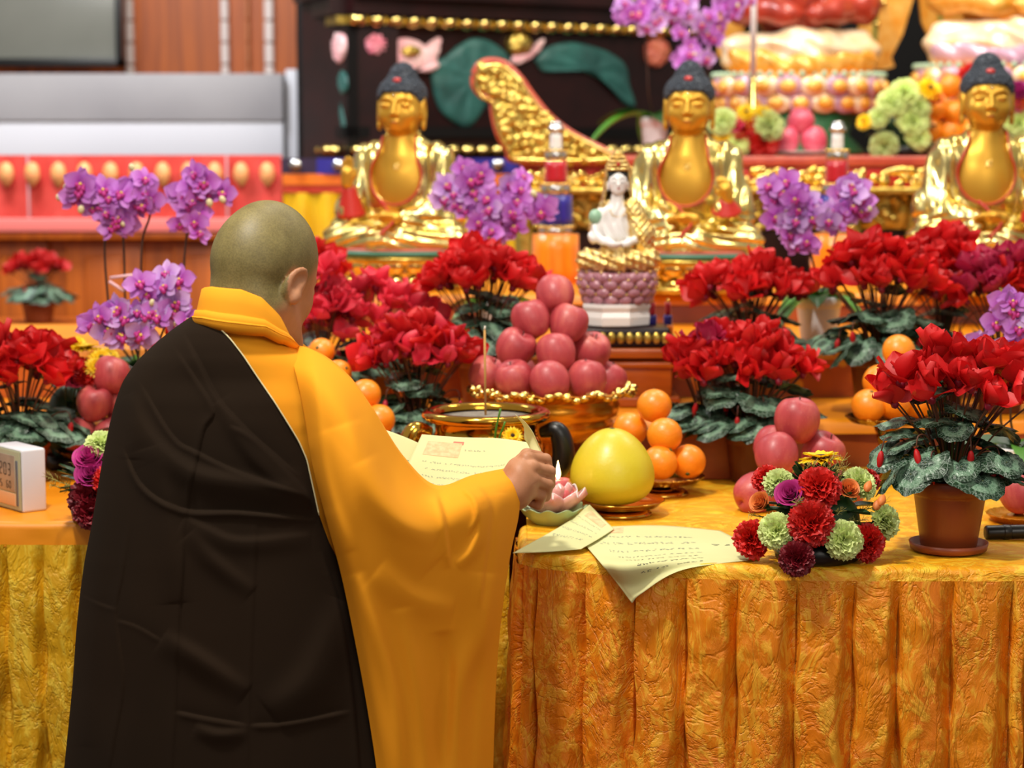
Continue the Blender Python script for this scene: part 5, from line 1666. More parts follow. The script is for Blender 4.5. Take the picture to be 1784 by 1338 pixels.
c = P(700, 510, 5.55); c[2] = zB
make_buddha(c, math.radians(-14), 'leftmost of the three golden statues, hand raised, dark curled hair', [arm(-1, 'raise'), arm(1, 'lap')],
            [left_raise, lap_hand], [((-.120, -.06, .195), (-.122, -.075, .275))])
c = P(1197, 515, 5.42); c[2] = zB
mid_h = hand((.105, -.105, .262), (-.25, -.1, .9), (-1, -.2, 0), .55, .95)
make_buddha(c, math.radians(-9), 'middle golden seated statue with dark curled hair, behind the small white figurine', [arm(-1, 'lap'), arm(1, 'half')],
            [mid_h, lap_hand], [((.105, -.085, .215), (.105, -.10, .245))])
c = P(1712, 515, 5.36); c[2] = zB
right_raise = hand((.098, -.115, .290), (-.1, -.1, 1), (-1, -.1, .1), .45, 1.1)
make_buddha(c, math.radians(-4), 'rightmost golden seated statue, hand raised on the right, by the photo edge', [arm(-1, 'lap'), ((.130, -.02, .205), (.105, -.09, .215))],
            [right_raise, lap_hand], [((.11, -.09, .190), (.100, -.105, .262))], 1.03)

# ------------------------------------------------------------------ small white figurine on stands
zS = 1.05
pb = P(1090, 690, 4.665); pb[2] = zS
t = empty('wooden_plinth', pb, 'stepped honey brown wooden plinth under the small white figurine', 'plinth')
hP = P(1090, 606, 4.60)[2] - zS
mk('base', *box((0, 0, .012), (.235, .17, .024), .005), M['plinth'], t)
mk('body', *box((0, 0, hP * .45), (.20, .145, hP * .62), .006), M['plinth'], t)
mk('moulding', *box((0, 0, hP * .72), (.215, .16, .018), .007), M['plinth'], t)
mk('top', *box((0, 0, hP - .011), (.25, .18, .022), .005), M['plinth'], t)
db = pb.copy(); db[2] = zS + hP; db[0] = P(1086, 600, 4.665)[0]
hD = P(1086, 570, 4.62)[2] - db[2]
t = empty('carved_stand', db, 'dark carved wooden stand between plinth and white figurine', 'stand')
mk('body', *box((0, 0, hD / 2), (.205, .14, hD * .98), .008), M['dark_wood'], t)
mk('carving', *merge([sphere((x_, -.071, hD * .5), (.010, .004, hD * .3), 8, 6) for x_ in np.arange(-.09, .095, .02)]), M['gold_dark'], t)
gb = db.copy(); gb[2] += hD; gb[0] = P(1075, 560, 4.665)[0]
s_ = S(4.70)
g = empty('seated_figurine', gb, 'small white porcelain figurine in gilded shawl on a pink lotus seat', 'figurine')
M['porcelain'] = mat('porcelain', '#e9e6e4', .18, coat=.5)
M['mauve'] = mat('mauve_glaze', '#9c6474', .3, col2='#b88490', scale=60, coat=.3)
M['gold_bright'] = mat('rich_gold', '#e2b860', .28, .85, col2='#f2dc9a', scale=70, bump=.9, bscale=110, bdist=.004)
mk('white_base', *xf(lathe([(.074, 0), (.082, .004), (.084, .022), (.080, .034), (.085, .044), (.084, .052)], 8), rotm(0, 0, .39), s=np.array([1.0, .8, 1])), M['porcelain'], g, smooth=False)
pt = []
for row in range(4):
    z_ = .062 + row * .0165; r_ = (.074, .080, .084, .083)[row]
    for k in range(14):
        a_ = 2 * math.pi * (k + .5 * (row % 2)) / 14
        pt.append(xf(sphere((0, 0, 0), (.0175, .009, .0125), 10, 6), rotm(0, 0, a_ + math.pi / 2), (r_ * math.cos(a_), r_ * math.sin(a_) * .8, z_)))
sea = mk('lotus_seat', *merge(pt + [xf(lathe([(.07, .05), (.078, .07), (.084, .11), (.082, .122)], 32), s=np.array([1, .8, 1]))]), M['mauve'], g)
rm = []
for row in range(4):
    z_ = .070 + row * .0165; r_ = (.076, .082, .086, .085)[row]
    for k in range(14):
        a_ = 2 * math.pi * (k + .5 * (row % 2)) / 14
        rm.append(sphere((r_ * 1.07 * math.cos(a_), r_ * 1.07 * math.sin(a_) * .8, z_ + .004), .0034, 6, 4))
mk('gold_tips', *merge(rm), M['gold_bright'], sea)
def gbody(p):
    d = sEll(p, (0, .005, .220), (.036, .028, .055))
    d = smin(d, sEll(p, (0, .01, .255), (.042, .026, .022)), .015)
    d = smin(d, sCap(p, (0, .005, .26), (0, -.002, .295), .018, .014), .012)
    for s in (-1, 1):
        d = smin(d, sCap(p, (s * .036, .008, .250), (s * .052, -.005, .20), .014, .014), .01)
        d = smin(d, sCap(p, (s * .052, -.005, .20), (s * .012, -.045, .185), .012, .009), .008)
    d = d + .0012 * np.sin(p[..., 0] * 300 + 3 * np.sin(p[..., 2] * 60))
    return d
def glap(p):
    d = sEll(p, (0, -.005, .150), (.080, .055, .030))
    for s in (-1, 1): d = smin(d, sCap(p, (s * .070, -.02, .150), (-s * .01, -.055, .145), .026, .018), .01)
    return d + .0022 * np.sin(p[..., 2] * 330 + p[..., 0] * 130) + .0016 * np.sin(p[..., 0] * 380)
def gshawl(p):
    d = sCap(p, (.030, .004, .266), (.055, -.004, .205), .024, .028)
    d = smin(d, sCap(p, (.055, .0, .205), (.066, -.01, .16), .022, .018), .02)
    d = smin(d, sCap(p, (-.025, .014, .272), (-.050, .02, .22), .014, .016), .01)
    d = smin(d, sEll(p, (0, .022, .235), (.045, .02, .06)), .01)
    return d + .0014 * np.sin(p[..., 0] * 420) * np.sin(p[..., 2] * 360)
def ghead(p):
    d = sEll(p, (0, -.004, .322), (.0215, .023, .028))
    d = smin(d, sEll(p, (0, -.012, .304), (.013, .012, .010)), .008)
    d = smin(d, sCap(p, (0, -.024, .326), (0, -.0285, .316), .0016, .0026), .003)
    for s in (-1, 1):
        d = smin(d, sEll(p, (s * .0085, -.0215, .323), (.0058, .0035, .0028)), .001)
        d = smin(d, sEll(p, (s * .0225, .0, .316), (.003, .005, .014)), .003)
    d = smin(d, sEll(p, (0, -.0235, .309), (.005, .003, .0018)), .001)
    return d
mk('body', *surfnet(gbody, (-.09, -.07, .15), (.09, .06, .31), .0024), M['porcelain'], g)
mk('lap_drape', *surfnet(glap, (-.11, -.09, .105), (.11, .065, .20), .0026), M['gold_bright'], g)
mk('shawl', *surfnet(gshawl, (-.085, -.05, .13), (.10, .06, .31), .0024), M['gold_bright'], g)
gh = mk('head', *surfnet(ghead, (-.035, -.04, .285), (.035, .03, .355), .0014), M['porcelain'], g)
mk('hair', *surfnet(lambda p: smin(np.maximum(sEll(p, (0, .002, .328), (.0245, .025, .027)), -(p[..., 2] - (.336 - np.clip((p[..., 1] + .01) * 2.4, 0, .06)))), sEll(p, (0, .004, .358), (.012, .012, .014)), .006), (-.035, -.035, .28), (.035, .04, .385), .0015), M['black'], gh)
mk('crown', *merge([sphere((.018 * math.sin(a_) * k_, -.018 * math.cos(a_) * k_ + .002, z_), .0042, 6, 5) for z_, k_ in ((.352, 1.2), (.360, 1.15), (.369, 1.0), (.378, .8), (.386, .5), (.391, .15)) for a_ in np.linspace(-1.9, 1.9, 13)]), M['gold_bright'], gh)
for s in (-1, 1):
    mk('eye_line', *tube(smooth_path([(s * .004, -.0250, .3225), (s * .0085, -.0256, .3215), (s * .013, -.0225, .3235)], 8), .0006, 5), M['black'], gh)
    mk('eyebrow', *tube(smooth_path([(s * .003, -.0262, .330), (s * .009, -.0258, .3325), (s * .015, -.021, .330)], 8), .0005, 5), M['black'], gh)
mk('lips', *sphere((0, -.0266, .3092), (.0034, .0012, .0013), 8, 6), M['red_paint'], gh)
mk('crown_jewel', *sphere((0, -.022, .363), (.004, .003, .005), 8, 6), M['red_paint'], gh)
mk('veil', *surfnet(lambda p: np.maximum(np.abs(smin(sCap(p, (0, .012, .345), (0, .022, .24), .026, .042), sEll(p, (0, .010, .36), (.018, .02, .024)), .02)) - .0016, -.004 - p[..., 1]), (-.06, -.02, .2), (.06, .08, .41), .0026), M['gold_bright'], g)
mk('green_sleeve', *sphere((-.050, -.003, .245), (.016, .014, .018), 12, 8), mat('pale_green_glaze', '#8fb79a', .3), g)
mk('bowl', *lathe([(.004, 0), (.014, .004), (.020, .014), (.019, .015), (.012, .006)], 20), M['porcelain'], g).location = (-.010, -.070, .176)
mk('necklace', *merge([sphere((.018 * math.cos(a_), -.026 - .006 * math.sin(-a_), .262 - .016 * math.sin(a_)), .0018, 6, 4) for a_ in np.linspace(0, math.pi, 13)]), M['gold_bright'], g)

# ------------------------------------------------------------------ tiered cloth pillars
M['silk_red'] = mat('red_silk', '#c01c2c', .28, col2='#a81222', scale=4, stretch=(20, 20, 1), sheen=.3)
M['silk_blue'] = mat('blue_silk', '#2c2496', .3, col2='#1e1a72', scale=4, stretch=(20, 20, 1), sheen=.3)
M['silk_orange'] = mat('orange_silk', '#f08a14', .3, col2='#e0700c', scale=4, stretch=(20, 20, 1), sheen=.3)
M['silk_green'] = mat('green_silk', '#0f8a4a', .3)
def silk(name, r0, r1, z0, z1, m, t, n=48, wav=.0):
    V, Fc = lathe([(r0, z0), (r0 * 1.01, z0 + (z1 - z0) * .3), (r1 * 1.01, z0 + (z1 - z0) * .7), (r1, z1)], n, wob=lambda R, Z, A: (R + wav * np.sin(A * 18), Z))
    return mk(name, V, Fc, m, t)
def trim_band(z0, z1, r, t):
    mk('silver_band', *lathe([(r * .96, z0), (r, z0 + .002), (r * .98, (z0 + z1) / 2), (r, z1 - .002), (r * .96, z1)], 40), M['silver'], t)
    n_ = int(2 * math.pi * r / .006)
    mk('gold_fringe', *merge([sphere((r * 1.02 * math.cos(a_), r * 1.02 * math.sin(a_), z1 + .003), .0036, 6, 4) for a_ in np.linspace(0, 2 * math.pi, n_, endpoint=False)]), M['gold'], t)
def tier_pillar(px, Y, label, zf):
    c_ = P(px, 470, Y); c_[2] = zf
    t = empty('tiered_pillar', c_, label, 'pillar', 'tiered silk pillars')
    z = lambda py: P(px, py, Y)[2] - zf
    s_ = S(Y)
    silk('orange_tier', .070, .064, 0, z(408), M['silk_orange'], t, wav=.0015)
    trim_band(z(408), z(396), .050, t)
    silk('blue_tier', .047, .045, z(396), z(340), M['silk_blue'], t, wav=.0008)
    trim_band(z(338), z(322), .043, t)
    silk('red_tier', .031, .030, z(322), z(280), M['silk_red'], t, wav=.0006)
    trim_band(z(278), z(264), .031, t)
    silk('white_neck', .0175, .0165, z(264), z(232), M['white'], t)
    V, Fc = lathe([(.012, 0), (.022, .004), (.0245, .011), (.020, .018), (.016, .023), (.018, .027), (.012, .032), (.002, .034)], 28)
    V[:, 2] += z(232)
    mk('silver_knob', V, Fc, M['silver'], t)
    return t
tier_pillar(968, 5.75, 'silver topped silk pillar left of the white figurine, red, blue and orange tiers', zB)
tier_pillar(1455, 5.75, 'silver topped silk pillar between the middle and right golden statues', zB)
def small_pillar(px, Y, label):
    c_ = P(px, 605, Y)
    t = empty('small_pillar', c_, label, 'pillar', 'small striped pillars')
    z = lambda py: P(px, py, Y)[2] - c_[2]
    silk('green_tier', .0175, .0165, 0, z(583), M['silk_green'], t, 24)
    silk('orange_tier', .0135, .0130, z(583), z(566), M['silk_orange'], t, 24)
    silk('blue_tier', .0105, .0100, z(566), z(549), M['silk_blue'], t, 24)
    silk('red_tier', .0072, .0068, z(549), z(527), M['silk_red'], t, 24)
    mk('gold_tip', *xf(sphere((0, 0, 0), (.004, .004, .007), 10, 7), t=(0, 0, z(525))), M['gold'], t)
    return t
pz = P(1135, 605, 4.70)
small_pillar(1136, 4.70, 'small red, blue, orange and green striped pillar right of the white figurine')
small_pillar(1163, 4.76, 'second small striped pillar from the white figurine, half behind the leaves')

# ------------------------------------------------------------------ large painted statues on the rear altar table
zR = P(1000, 272, 6.3)[2]
M['painted_orange'] = mat('painted_orange_gold', '#e2941c', .35, .25, col2='#efb95a', scale=26, bump=.3, bscale=50, coat=.3)
M['painted_cream'] = mat('painted_cream_gold', '#f0cf96', .3, .2, col2='#f6e6c8', scale=18, bump=.3, bscale=40, coat=.3)
M['painted_red'] = mat('painted_red', '#b53a24', .35, .1, col2='#8e2c1c', scale=14, coat=.3)
M['painted_mauve'] = mat('painted_mauve', '#b98aa0', .3, .1, col2='#cfa6b4', scale=8, coat=.4)
def big_statue(px, Y, label, rob, lap, edge, w=.29, lift=0.0, torso='painted_red'):
    b_ = P(px, 200, Y); b_[2] = zR
    t = empty('painted_statue', b_, label, 'statue', 'large painted statues')
    z = lambda py: P(px, py, Y)[2] - zR
    z0, z1 = z(200) + lift, z(132) + lift
    mk('pedestal', *lathe([(w * .75, 0), (w * .8, .01), (w * .6, z0 * .5), (w * .7, z0)], 40), mat('green_pedestal', '#2c6a40', .4), t)
    lb = mk('lotus_throne', *xf(lathe([(w * .70, z0), (w * .8, z0 + .01), (w * .92, z0 + (z1 - z0) * .4), (w * 1.0, z1 - .02), (w * .97, z1)], 48), s=np.array([1, .8, 1])), M['painted_orange'], t)
    for row in range(2):
        for k in range(11):
            a_ = math.pi + math.pi * (k + .5 * row) / 10.5
            zz = z0 + (z1 - z0) * (.30 + .42 * row); rr = w * (.90 + .07 * row)
            pc = xf(sphere((0, 0, 0), (.050, .018, .038), 14, 10), rotm(0, 0, a_ + math.pi / 2), (rr * math.cos(a_), rr * math.sin(a_) * .8, zz))
            pm = mk('lotus_petal', *pc, M['painted_mauve'] if (k + row) % 2 else M['painted_cream'], lb)
            q_ = xf(sphere((0, 0, 0), (.030, .014, .022), 12, 8), rotm(0, 0, a_ + math.pi / 2), (rr * 1.07 * math.cos(a_), rr * 1.07 * math.sin(a_) * .8, zz - .004))
            mk('petal_boss', *q_, M['painted_orange'], lb)
    mk('bead_rim', *merge([sphere((w * 1.0 * math.cos(a_), w * .8 * math.sin(a_), z1), .011, 8, 6) for a_ in np.linspace(math.pi, 2 * math.pi, 26)]), mat('pale_green_beads', '#a8c4a4', .3), lb)
    H = z1
    def flap(p):
        d = sEll(p, (0, 0, H + .075), (w * .78, .17, .085))
        for s in (-1, 1): d = smin(d, sCap(p, (s * w * .68, -.03, H + .075), (-s * .04, -.15, H + .065), .075, .055), .03)
        d = smin(d, sEll(p, (0, -.12, H + .10), (.12, .07, .06)), .03)
        return np.maximum(d + .006 * np.sin(p[..., 2] * 90 + p[..., 0] * 22 + 2 * np.sin(p[..., 0] * 16)), H - .005 - p[..., 2])
    def fedge(p):
        d = sCap(p, (-w * .72, -.06, H + .055), (0, -.20, H + .02), .05, .04)
        d = smin(d, sCap(p, (w * .72, -.06, H + .055), (0, -.20, H + .02), .05, .04), .02)
        return d + .005 * np.sin(p[..., 0] * 70 + p[..., 2] * 60)
    def ftor(p):
        d = sEll(p, (0, .03, H + .30), (.17, .12, .22))
        for s in (-1, 1):
            d = smin(d, sCap(p, (s * .15, .03, H + .42), (s * .21, -.02, H + .24), .07, .065), .04)
            d = smin(d, sCap(p, (s * .21, -.02, H + .24), (s * .05, -.15, H + .20), .06, .04), .03)
        d = smin(d, sCap(p, (0, .02, H + .45), (0, .0, H + .55), .06, .05), .03)
        return d + .005 * np.sin(p[..., 0] * 60 + 8 * p[..., 2])
    mk('lap_drape', *surfnet(flap, (-w * 1.1, -.26, H - .01), (w * 1.1, .2, H + .20), .009), M[lap], t)
    mk('robe_edge', *surfnet(fedge, (-w * 1.1, -.28, H - .05), (w * 1.1, .05, H + .14), .009), M[edge], t)
    mk('robe', *surfnet(ftor, (-.32, -.22, H + .05), (.32, .18, H + .60), .012), M[torso], t)
    hd = mk('head', *surfnet(lambda p: smin(sEll(p, (0, 0, H + .66), (.09, .10, .115)), smin(sEll(p, (0, -.095, H + .65), (.014, .02, .025)), sEll(p, (0, -.02, H + .60), (.06, .06, .06)), .02), .02), (-.12, -.13, H + .52), (.12, .12, H + .79), .01), M['gold_skin'], t)
    mk('hair', *sphere((0, .02, H + .70), (.098, .10, .10), 20, 12), M['hair'], hd)
    mk('gold_ornaments', *merge([sphere((x_, -.135 + .25 * abs(x_), H + .26 + .05 * math.sin(x_ * 40)), .012, 8, 6) for x_ in np.linspace(-.13, .13, 11)]), M['gold'], t)
    return t
big_statue(1390, 7.15, 'large painted statue in red and cream gold on an orange lotus throne', 'painted_red', 'painted_cream', 'painted_orange')
big_statue(1745, 7.15, 'large painted statue in mauve edged cream robe at the top right', 'painted_cream', 'painted_cream', 'painted_mauve', w=.30, lift=.03, torso='painted_orange')
# hanging orange embroidered banners between them
def hang(pts, Y, label, m, name='embroidered_banner', cat='banner', extra=None):
    w3 = [P(a_, b_, Y) for a_, b_ in pts]; b_ = np.array(w3).mean(0); b_[2] = min(q_[2] for q_ in w3)
    t = empty(name, b_, label, cat)
    V, Fc = extrude([(q_[0] - b_[0], q_[2] - b_[2]) for q_ in w3], -.012, .012)
    mk('cloth', V, Fc, m, t, smooth=False)
    return t, b_
t, b_ = hang([(1492, -90), (1600, -90), (1590, 0), (1572, 60), (1552, 100), (1558, 116), (1545, 121), (1500, 121), (1496, 60)], 7.45, 'orange and yellow embroidered banner hanging beside the red robed statue', M['painted_orange'])
mk('green_stripe', *tube(smooth_path([P(1528, -60, 7.43) - b_, P(1526, 40, 7.43) - b_, P(1520, 110, 7.43) - b_], 12), .009, 6), mat('olive_trim', '#8a8a3a', .4), t)
for a_, c_ in ((1540, 5), (1528, 42), (1517, 83)): mk('gold_stud', *sphere(P(a_, c_, 7.43) - b_, .012, 10, 7), M['gold'], t)
t, b_ = hang([(1590, -90), (1720, -90), (1722, 30), (1690, 60), (1660, 80), (1625, 82), (1605, 40)], 7.5, 'orange and yellow embroidered banner hanging behind the mauve robed statue', M['painted_orange'])
mk('green_stripe', *tube(smooth_path([P(1640, -60, 7.48) - b_, P(1638, 20, 7.48) - b_, P(1640, 70, 7.48) - b_], 12), .009, 6), mat('olive_trim', '#8a8a3a', .4), t)
t, b_ = hang([(1246, -90), (1300, -90), (1298, 30), (1290, 90), (1262, 110), (1250, 95), (1252, 20)], 7.45, 'narrow orange banner hanging left of the red robed statue', M['painted_orange'])
c = P(1311, 190, 6.75)
t = empty('white_candle', (c[0], c[1], zR), 'tall thin white candle in front of the red robed statue', 'candle')
mk('holder', *lathe([(.03, 0), (.035, .005), (.012, .015), (.012, P(1311, 135, 6.75)[2] - zR)], 20), M['gold'], t)
mk('wax', *lathe([(.010, 0), (.010, .42), (.004, .425)], 16), M['white'], t).location = (0, 0, P(1311, 135, 6.75)[2] - zR)
# ------------------------------------------------------------------ fruit
def fruit_mat(name, stops, vert=True, rough=.35, speck=True, sc_=7, bump=0.0, bsc=160, coat=.25):
    N = NT(name); b = N.b
    tcn = N.n('TexCoord'); mp = N.n('Mapping'); mp.inputs['Scale'].default_value = (1, 1, .25) if vert else (1, 1, 1)
    N.l(tcn.outputs['Object'], mp.inputs[0])
    oi = N.n('ObjectInfo')
    cb = N.n('CombineXYZ'); N.l(oi.outputs['Random'], cb.inputs[0]); N.l(oi.outputs['Random'], cb.inputs[1])
    vm = N.n('VectorMath', operation='MULTIPLY_ADD'); vm.inputs[1].default_value = (9, 5, 3)
    N.l(cb.outputs[0], vm.inputs[0]); N.l(mp.outputs[0], vm.inputs[2])
    nz = N.n('TexNoise', i_Scale=float(sc_) * 3, i_Detail=6.0, i_Roughness=.65); N.l(vm.outputs[0], nz.inputs['Vector'])
    c = ramp(N, nz.outputs[0], stops)
    if speck:
        vo = N.n('TexVoronoi', i_Scale=190.0); N.l(tcn.outputs['Object'], vo.inputs['Vector'])
        f = ramp(N, vo.outputs['Distance'], [(.0, (1, 1, 1, 1)), (.16, (0, 0, 0, 1))])
        k = N.n('Math', operation='MULTIPLY'); k.inputs[1].default_value = .45; N.l(f, k.inputs[0])
        mx = N.n('Mix', data_type='RGBA'); mx.inputs['B'].default_value = srgb('#e8b48a')
        N.l(k.outputs[0], mx.inputs['Factor']); N.l(c, mx.inputs['A']); c = mx.outputs['Result']
    N.l(c, b.inputs['Base Color'])
    b.inputs['Roughness'].default_value = rough
    b.inputs['Coat Weight'].default_value = coat; b.inputs['Coat Roughness'].default_value = .25
    b.inputs['Subsurface Weight'].default_value = .05; b.inputs['Subsurface Radius'].default_value = (.01, .004, .002)
    if bump:
        nb = N.n('TexNoise', i_Scale=float(bsc), i_Detail=2.0); N.l(tcn.outputs['Object'], nb.inputs['Vector'])
        bp_ = N.n('Bump', i_Strength=bump, i_Distance=.001); N.l(nb.outputs[0], bp_.inputs['Height']); N.l(bp_.outputs[0], b.inputs['Normal'])
    return N.m
M['apple'] = fruit_mat('apple_skin', [(.25, srgb('#9a2c36')), (.5, srgb('#b4444a')), (.66, srgb('#c8645a')), (.9, srgb('#dc9470'))], rough=.45, coat=.1)
M['apple_pink'] = fruit_mat('pink_apple_skin', [(.25, srgb('#c84058')), (.6, srgb('#dc5c74')), (.9, srgb('#e88a94'))])
M['orange'] = fruit_mat('orange_peel', [(.2, srgb('#ee7c08')), (.8, srgb('#f8981c'))], False, .4, False, 4, .5, 190, .2)
M['pomelo'] = fruit_mat('pomelo_peel', [(.2, srgb('#cbb01e')), (.8, srgb('#d2c62a'))], False, .42, False, 2, .35, 170, .15)
ap = [(.002, .030), (.008, .024), (.016, .0215), (.024, .024), (.034, .034), (.0405, .048), (.0415, .060), (.038, .072), (.030, .0815), (.020, .0855), (.012, .084), (.006, .079), (.0025, .073)]
apV, apF = lathe(np.array(smooth_path([(a_, b_, 0) for a_, b_ in [(.0015, .006), (.006, .002), (.014, .0), (.024, .004), (.034, .015), (.0405, .032), (.0415, .048), (.0385, .062), (.030, .074), (.020, .0785), (.012, .077), (.006, .071), (.0015, .066)]], 44))[:, :2], 40,
                 wob=lambda R, Z, A: (R * (1 + .018 * np.cos(A * 5) * np.clip(1 - Z / .05, -1, 1) + .02 * np.cos(A)), Z + .0018 * np.cos(A * 2)))
apV[:, 2] -= .040
APPLE = {k: mdata('apple', apV, apF, M[k]) for k in ('apple', 'apple_pink')}
STALK = mdata('stalk', *tube(smooth_path([(0, 0, .024), (.001, 0, .034), (.004, .002, .043)], 7), [.0016, .0013, .0012, .0012, .0012, .0014, .0018], 6), M['stem_dark'])
oV, oF = sphere((0, 0, 0), (.036, .036, .0345), 36, 24)
ORANGE = mdata('orange', oV, oF, M['orange'])
NAVEL = mdata('calyx', *xf(lathe([(.0005, .0), (.004, .0005), (.0045, .0015), (.002, .002), (.001, .0035)], 10), t=(0, 0, .0335)), M['stem_green'])
def apple(px, py, Y, label, r=.040, group=None, rot=None, kind='apple', seed=0):
    rd = random.Random(seed * 7 + int(px) + int(py))
    rot = rot or (rd.uniform(-.5, .5), rd.uniform(-.5, .5), rd.uniform(0, 6))
    o = empty('apple', P(px, py, Y), label, 'apple', group, rot, r / .0415)
    ob('flesh', APPLE[kind], o); ob('stalk', STALK, o)
    return o
def orange(px, py, Y, label, r=.035, group=None, rot=None):
    rd = random.Random(int(px) * 3 + int(py))
    rot = rot or (rd.uniform(-1.5, -.2), rd.uniform(-.6, .6), rd.uniform(0, 6))
    o = empty('orange', P(px, py, Y), label, 'orange', group, rot, r / .036)
    ob('peel', ORANGE, o); ob('calyx', NAVEL, o)
    return o
def stand(name, px, py_plate, Y, z_base, r, label, m, rf=None, frill=0.0, bowl=False, deep=.02, group=None):
    """pedestal dish whose plate is seen at photo row py_plate"""
    zp = P(px, py_plate, Y)[2]
    h = zp - z_base
    c_ = P(px, py_plate, Y); c_[2] = z_base
    t = empty(name, c_, label, 'stand', group)
    rf = rf or r * .5
    mk('foot', *lathe([(rf, 0), (rf * 1.02, .004), (rf * .85, .010), (rf * .4, .016), (rf * .28, min(.03, h * .4))], 40), m, t)
    if bowl:
        mk('stem', *lathe([(rf * .28, min(.03, h * .3)), (rf * .36, h * .30), (rf * .25, h * .36), (rf * .45, h * .42)], 32), m, t)
        mk('bowl', *lathe([(rf * .4, h * .40), (r * .5, h * .45), (r * .68, h * .60), (r * .72, h * .68), (r * .68, h * .72), (r * .78, h * .78), (r * .80, h * .9), (r * .76, h * .96), (r * .8, h)], 48, wob=lambda R, Z, A: (R * (1 + .012 * np.cos(A * 24)), Z)), m, t)
    else:
        mk('stem', *lathe([(rf * .28, min(.03, h * .35)), (rf * .22, h * .5), (rf * .34, h * .7), (rf * .5, h - .004)], 32), m, t)
    V, Fc = lathe([(.01, h - .002), (r * .5, h - .003), (r * .85, h), (r * .97, h + deep * .5), (r * 1.0, h + deep * .55), (r * .97, h + deep * .62), (r * .82, h + .004), (r * .4, h + .002), (.01, h + .002)], 96,
                  wob=lambda R, Z, A: (R * (1 + frill * np.cos(A * 22) * (R > r * .9)), Z + frill * .35 * np.sin(A * 31) * (R > r * .9) * r))
    mk('plate', V, Fc, m, t)
    return t, zp, c_
AG = 'apples in the tall pyramid'
t, zp, pc = stand('fruit_stand', 962, 690, 4.28, ZT, .175, 'tall amber gilt pedestal dish under the pyramid of apples', M['amber'], .075, .035, True, .03)
mk('gold_frill', *merge([sphere((.168 * math.cos(a_) * k_, .168 * math.sin(a_) * k_, zp - ZT + .015 + .006 * math.sin(a_ * 13 + k_ * 9)), (.012, .010, .007), 7, 5) for a_ in np.linspace(0, 2 * math.pi, 58, endpoint=False) for k_ in (1.0, .93)]), M['gold'], t)
pyr = [(967, 514, 4.30, 'single apple on the very top of the tall pyramid'),
       (925, 557, 4.27, 'left apple in the second layer from the top of the pyramid'), (990, 564, 4.27, 'right apple in the second layer from the top of the pyramid'),
       (898, 607, 4.24, 'left apple in the third layer of the pyramid'), (969, 615, 4.22, 'middle apple in the third layer of the pyramid, dark red'), (1029, 613, 4.29, 'right apple in the third layer of the pyramid'),
       (850, 655, 4.29, 'leftmost apple in the bottom layer of the pyramid, behind the incense stick'), (897, 662, 4.20, 'second apple from the left in the bottom layer of the pyramid'), (958, 665, 4.17, 'bottom layer apple above the right rim of the incense bowl'), (1023, 661, 4.20, 'second apple from the right in the bottom layer of the pyramid'), (1058, 664, 4.31, 'rightmost apple in the bottom layer, half hidden at the back')]
for px, py, Y, lb in pyr: apple(px, py, Y, lb, .0405, AG)
for px, py, Y, sd in ((905, 655, 4.36, 'left'), (985, 655, 4.38, 'right')): apple(px, py, Y, 'apple at the rear %s of the bottom layer, hidden behind the tall pyramid' % sd, .0395, AG)
AG = 'apples stacked behind the bouquet'
apple(1388, 732, 3.92, 'topmost red apple of the stack behind the bouquet', .0435, AG, (.12, .05, 1))
apple(1353, 793, 3.87, 'left apple in the second layer of the stack behind the bouquet', .041, AG, (.3, .5, 2))
apple(1434, 791, 3.93, 'right apple in the second layer, behind the sunflower', .041, AG, (.3, -.4, 2))
apple(1316, 860, 3.83, 'lowest left apple on the cloth, left of the orange rose', .040, AG, (1.2, .3, 2))
apple(1392, 862, 3.88, 'bottom middle apple of the stack hidden behind the bouquet', .040, AG)
apple(1468, 858, 3.92, 'bottom right apple of the stack hidden behind the bouquet', .040, AG)
apple(1345, 775, 4.0, 'apple peeking out at the rear left of the stack behind the bouquet', .036, AG)
AG = 'apples on the left'
t, zp, pc = stand('fruit_stand', 170, 792, 4.28, ZT, .085, 'small gold dish under the apples left of the shaven person', M['brass'], .05, .02)
apple(193, 654, 4.26, 'top apple of the left pile, beside the dark robe', .039, AG)
apple(165, 703, 4.24, 'yellowish red apple in the middle of the left pile', .037, AG)
apple(212, 706, 4.28, 'middle layer apple of the left pile, half behind the dark robe', .037, AG)
apple(137, 757, 4.24, 'lowest left apple of the left pile, above the clock', .037, AG)
apple(196, 757, 4.24, 'lowest right apple of the left pile, half behind the dark robe', .037, AG)
AG = 'pink apples on the rear altar'
c = P(1393, 268, 6.5)
t = empty('white_plate', (c[0], 6.5, zR), 'white plate with three pink apples on the rear altar table', 'plate')
mk('dish', *lathe([(.04, 0), (.05, .004), (.10, .012), (.102, .015), (.095, .014), (.04, .007), (.002, .006)], 40), M['white'], t)
c_ = P(1395, 212, 6.5)
apple(1395, 212, 6.5, 'pink apple on top of the white plate pile, rear altar', .041, AG, kind='apple_pink')
apple(1370, 245, 6.48, 'left pink apple on the white plate, rear altar', .041, AG, kind='apple_pink')
apple(1418, 245, 6.48, 'right pink apple on the white plate, rear altar', .041, AG, kind='apple_pink')

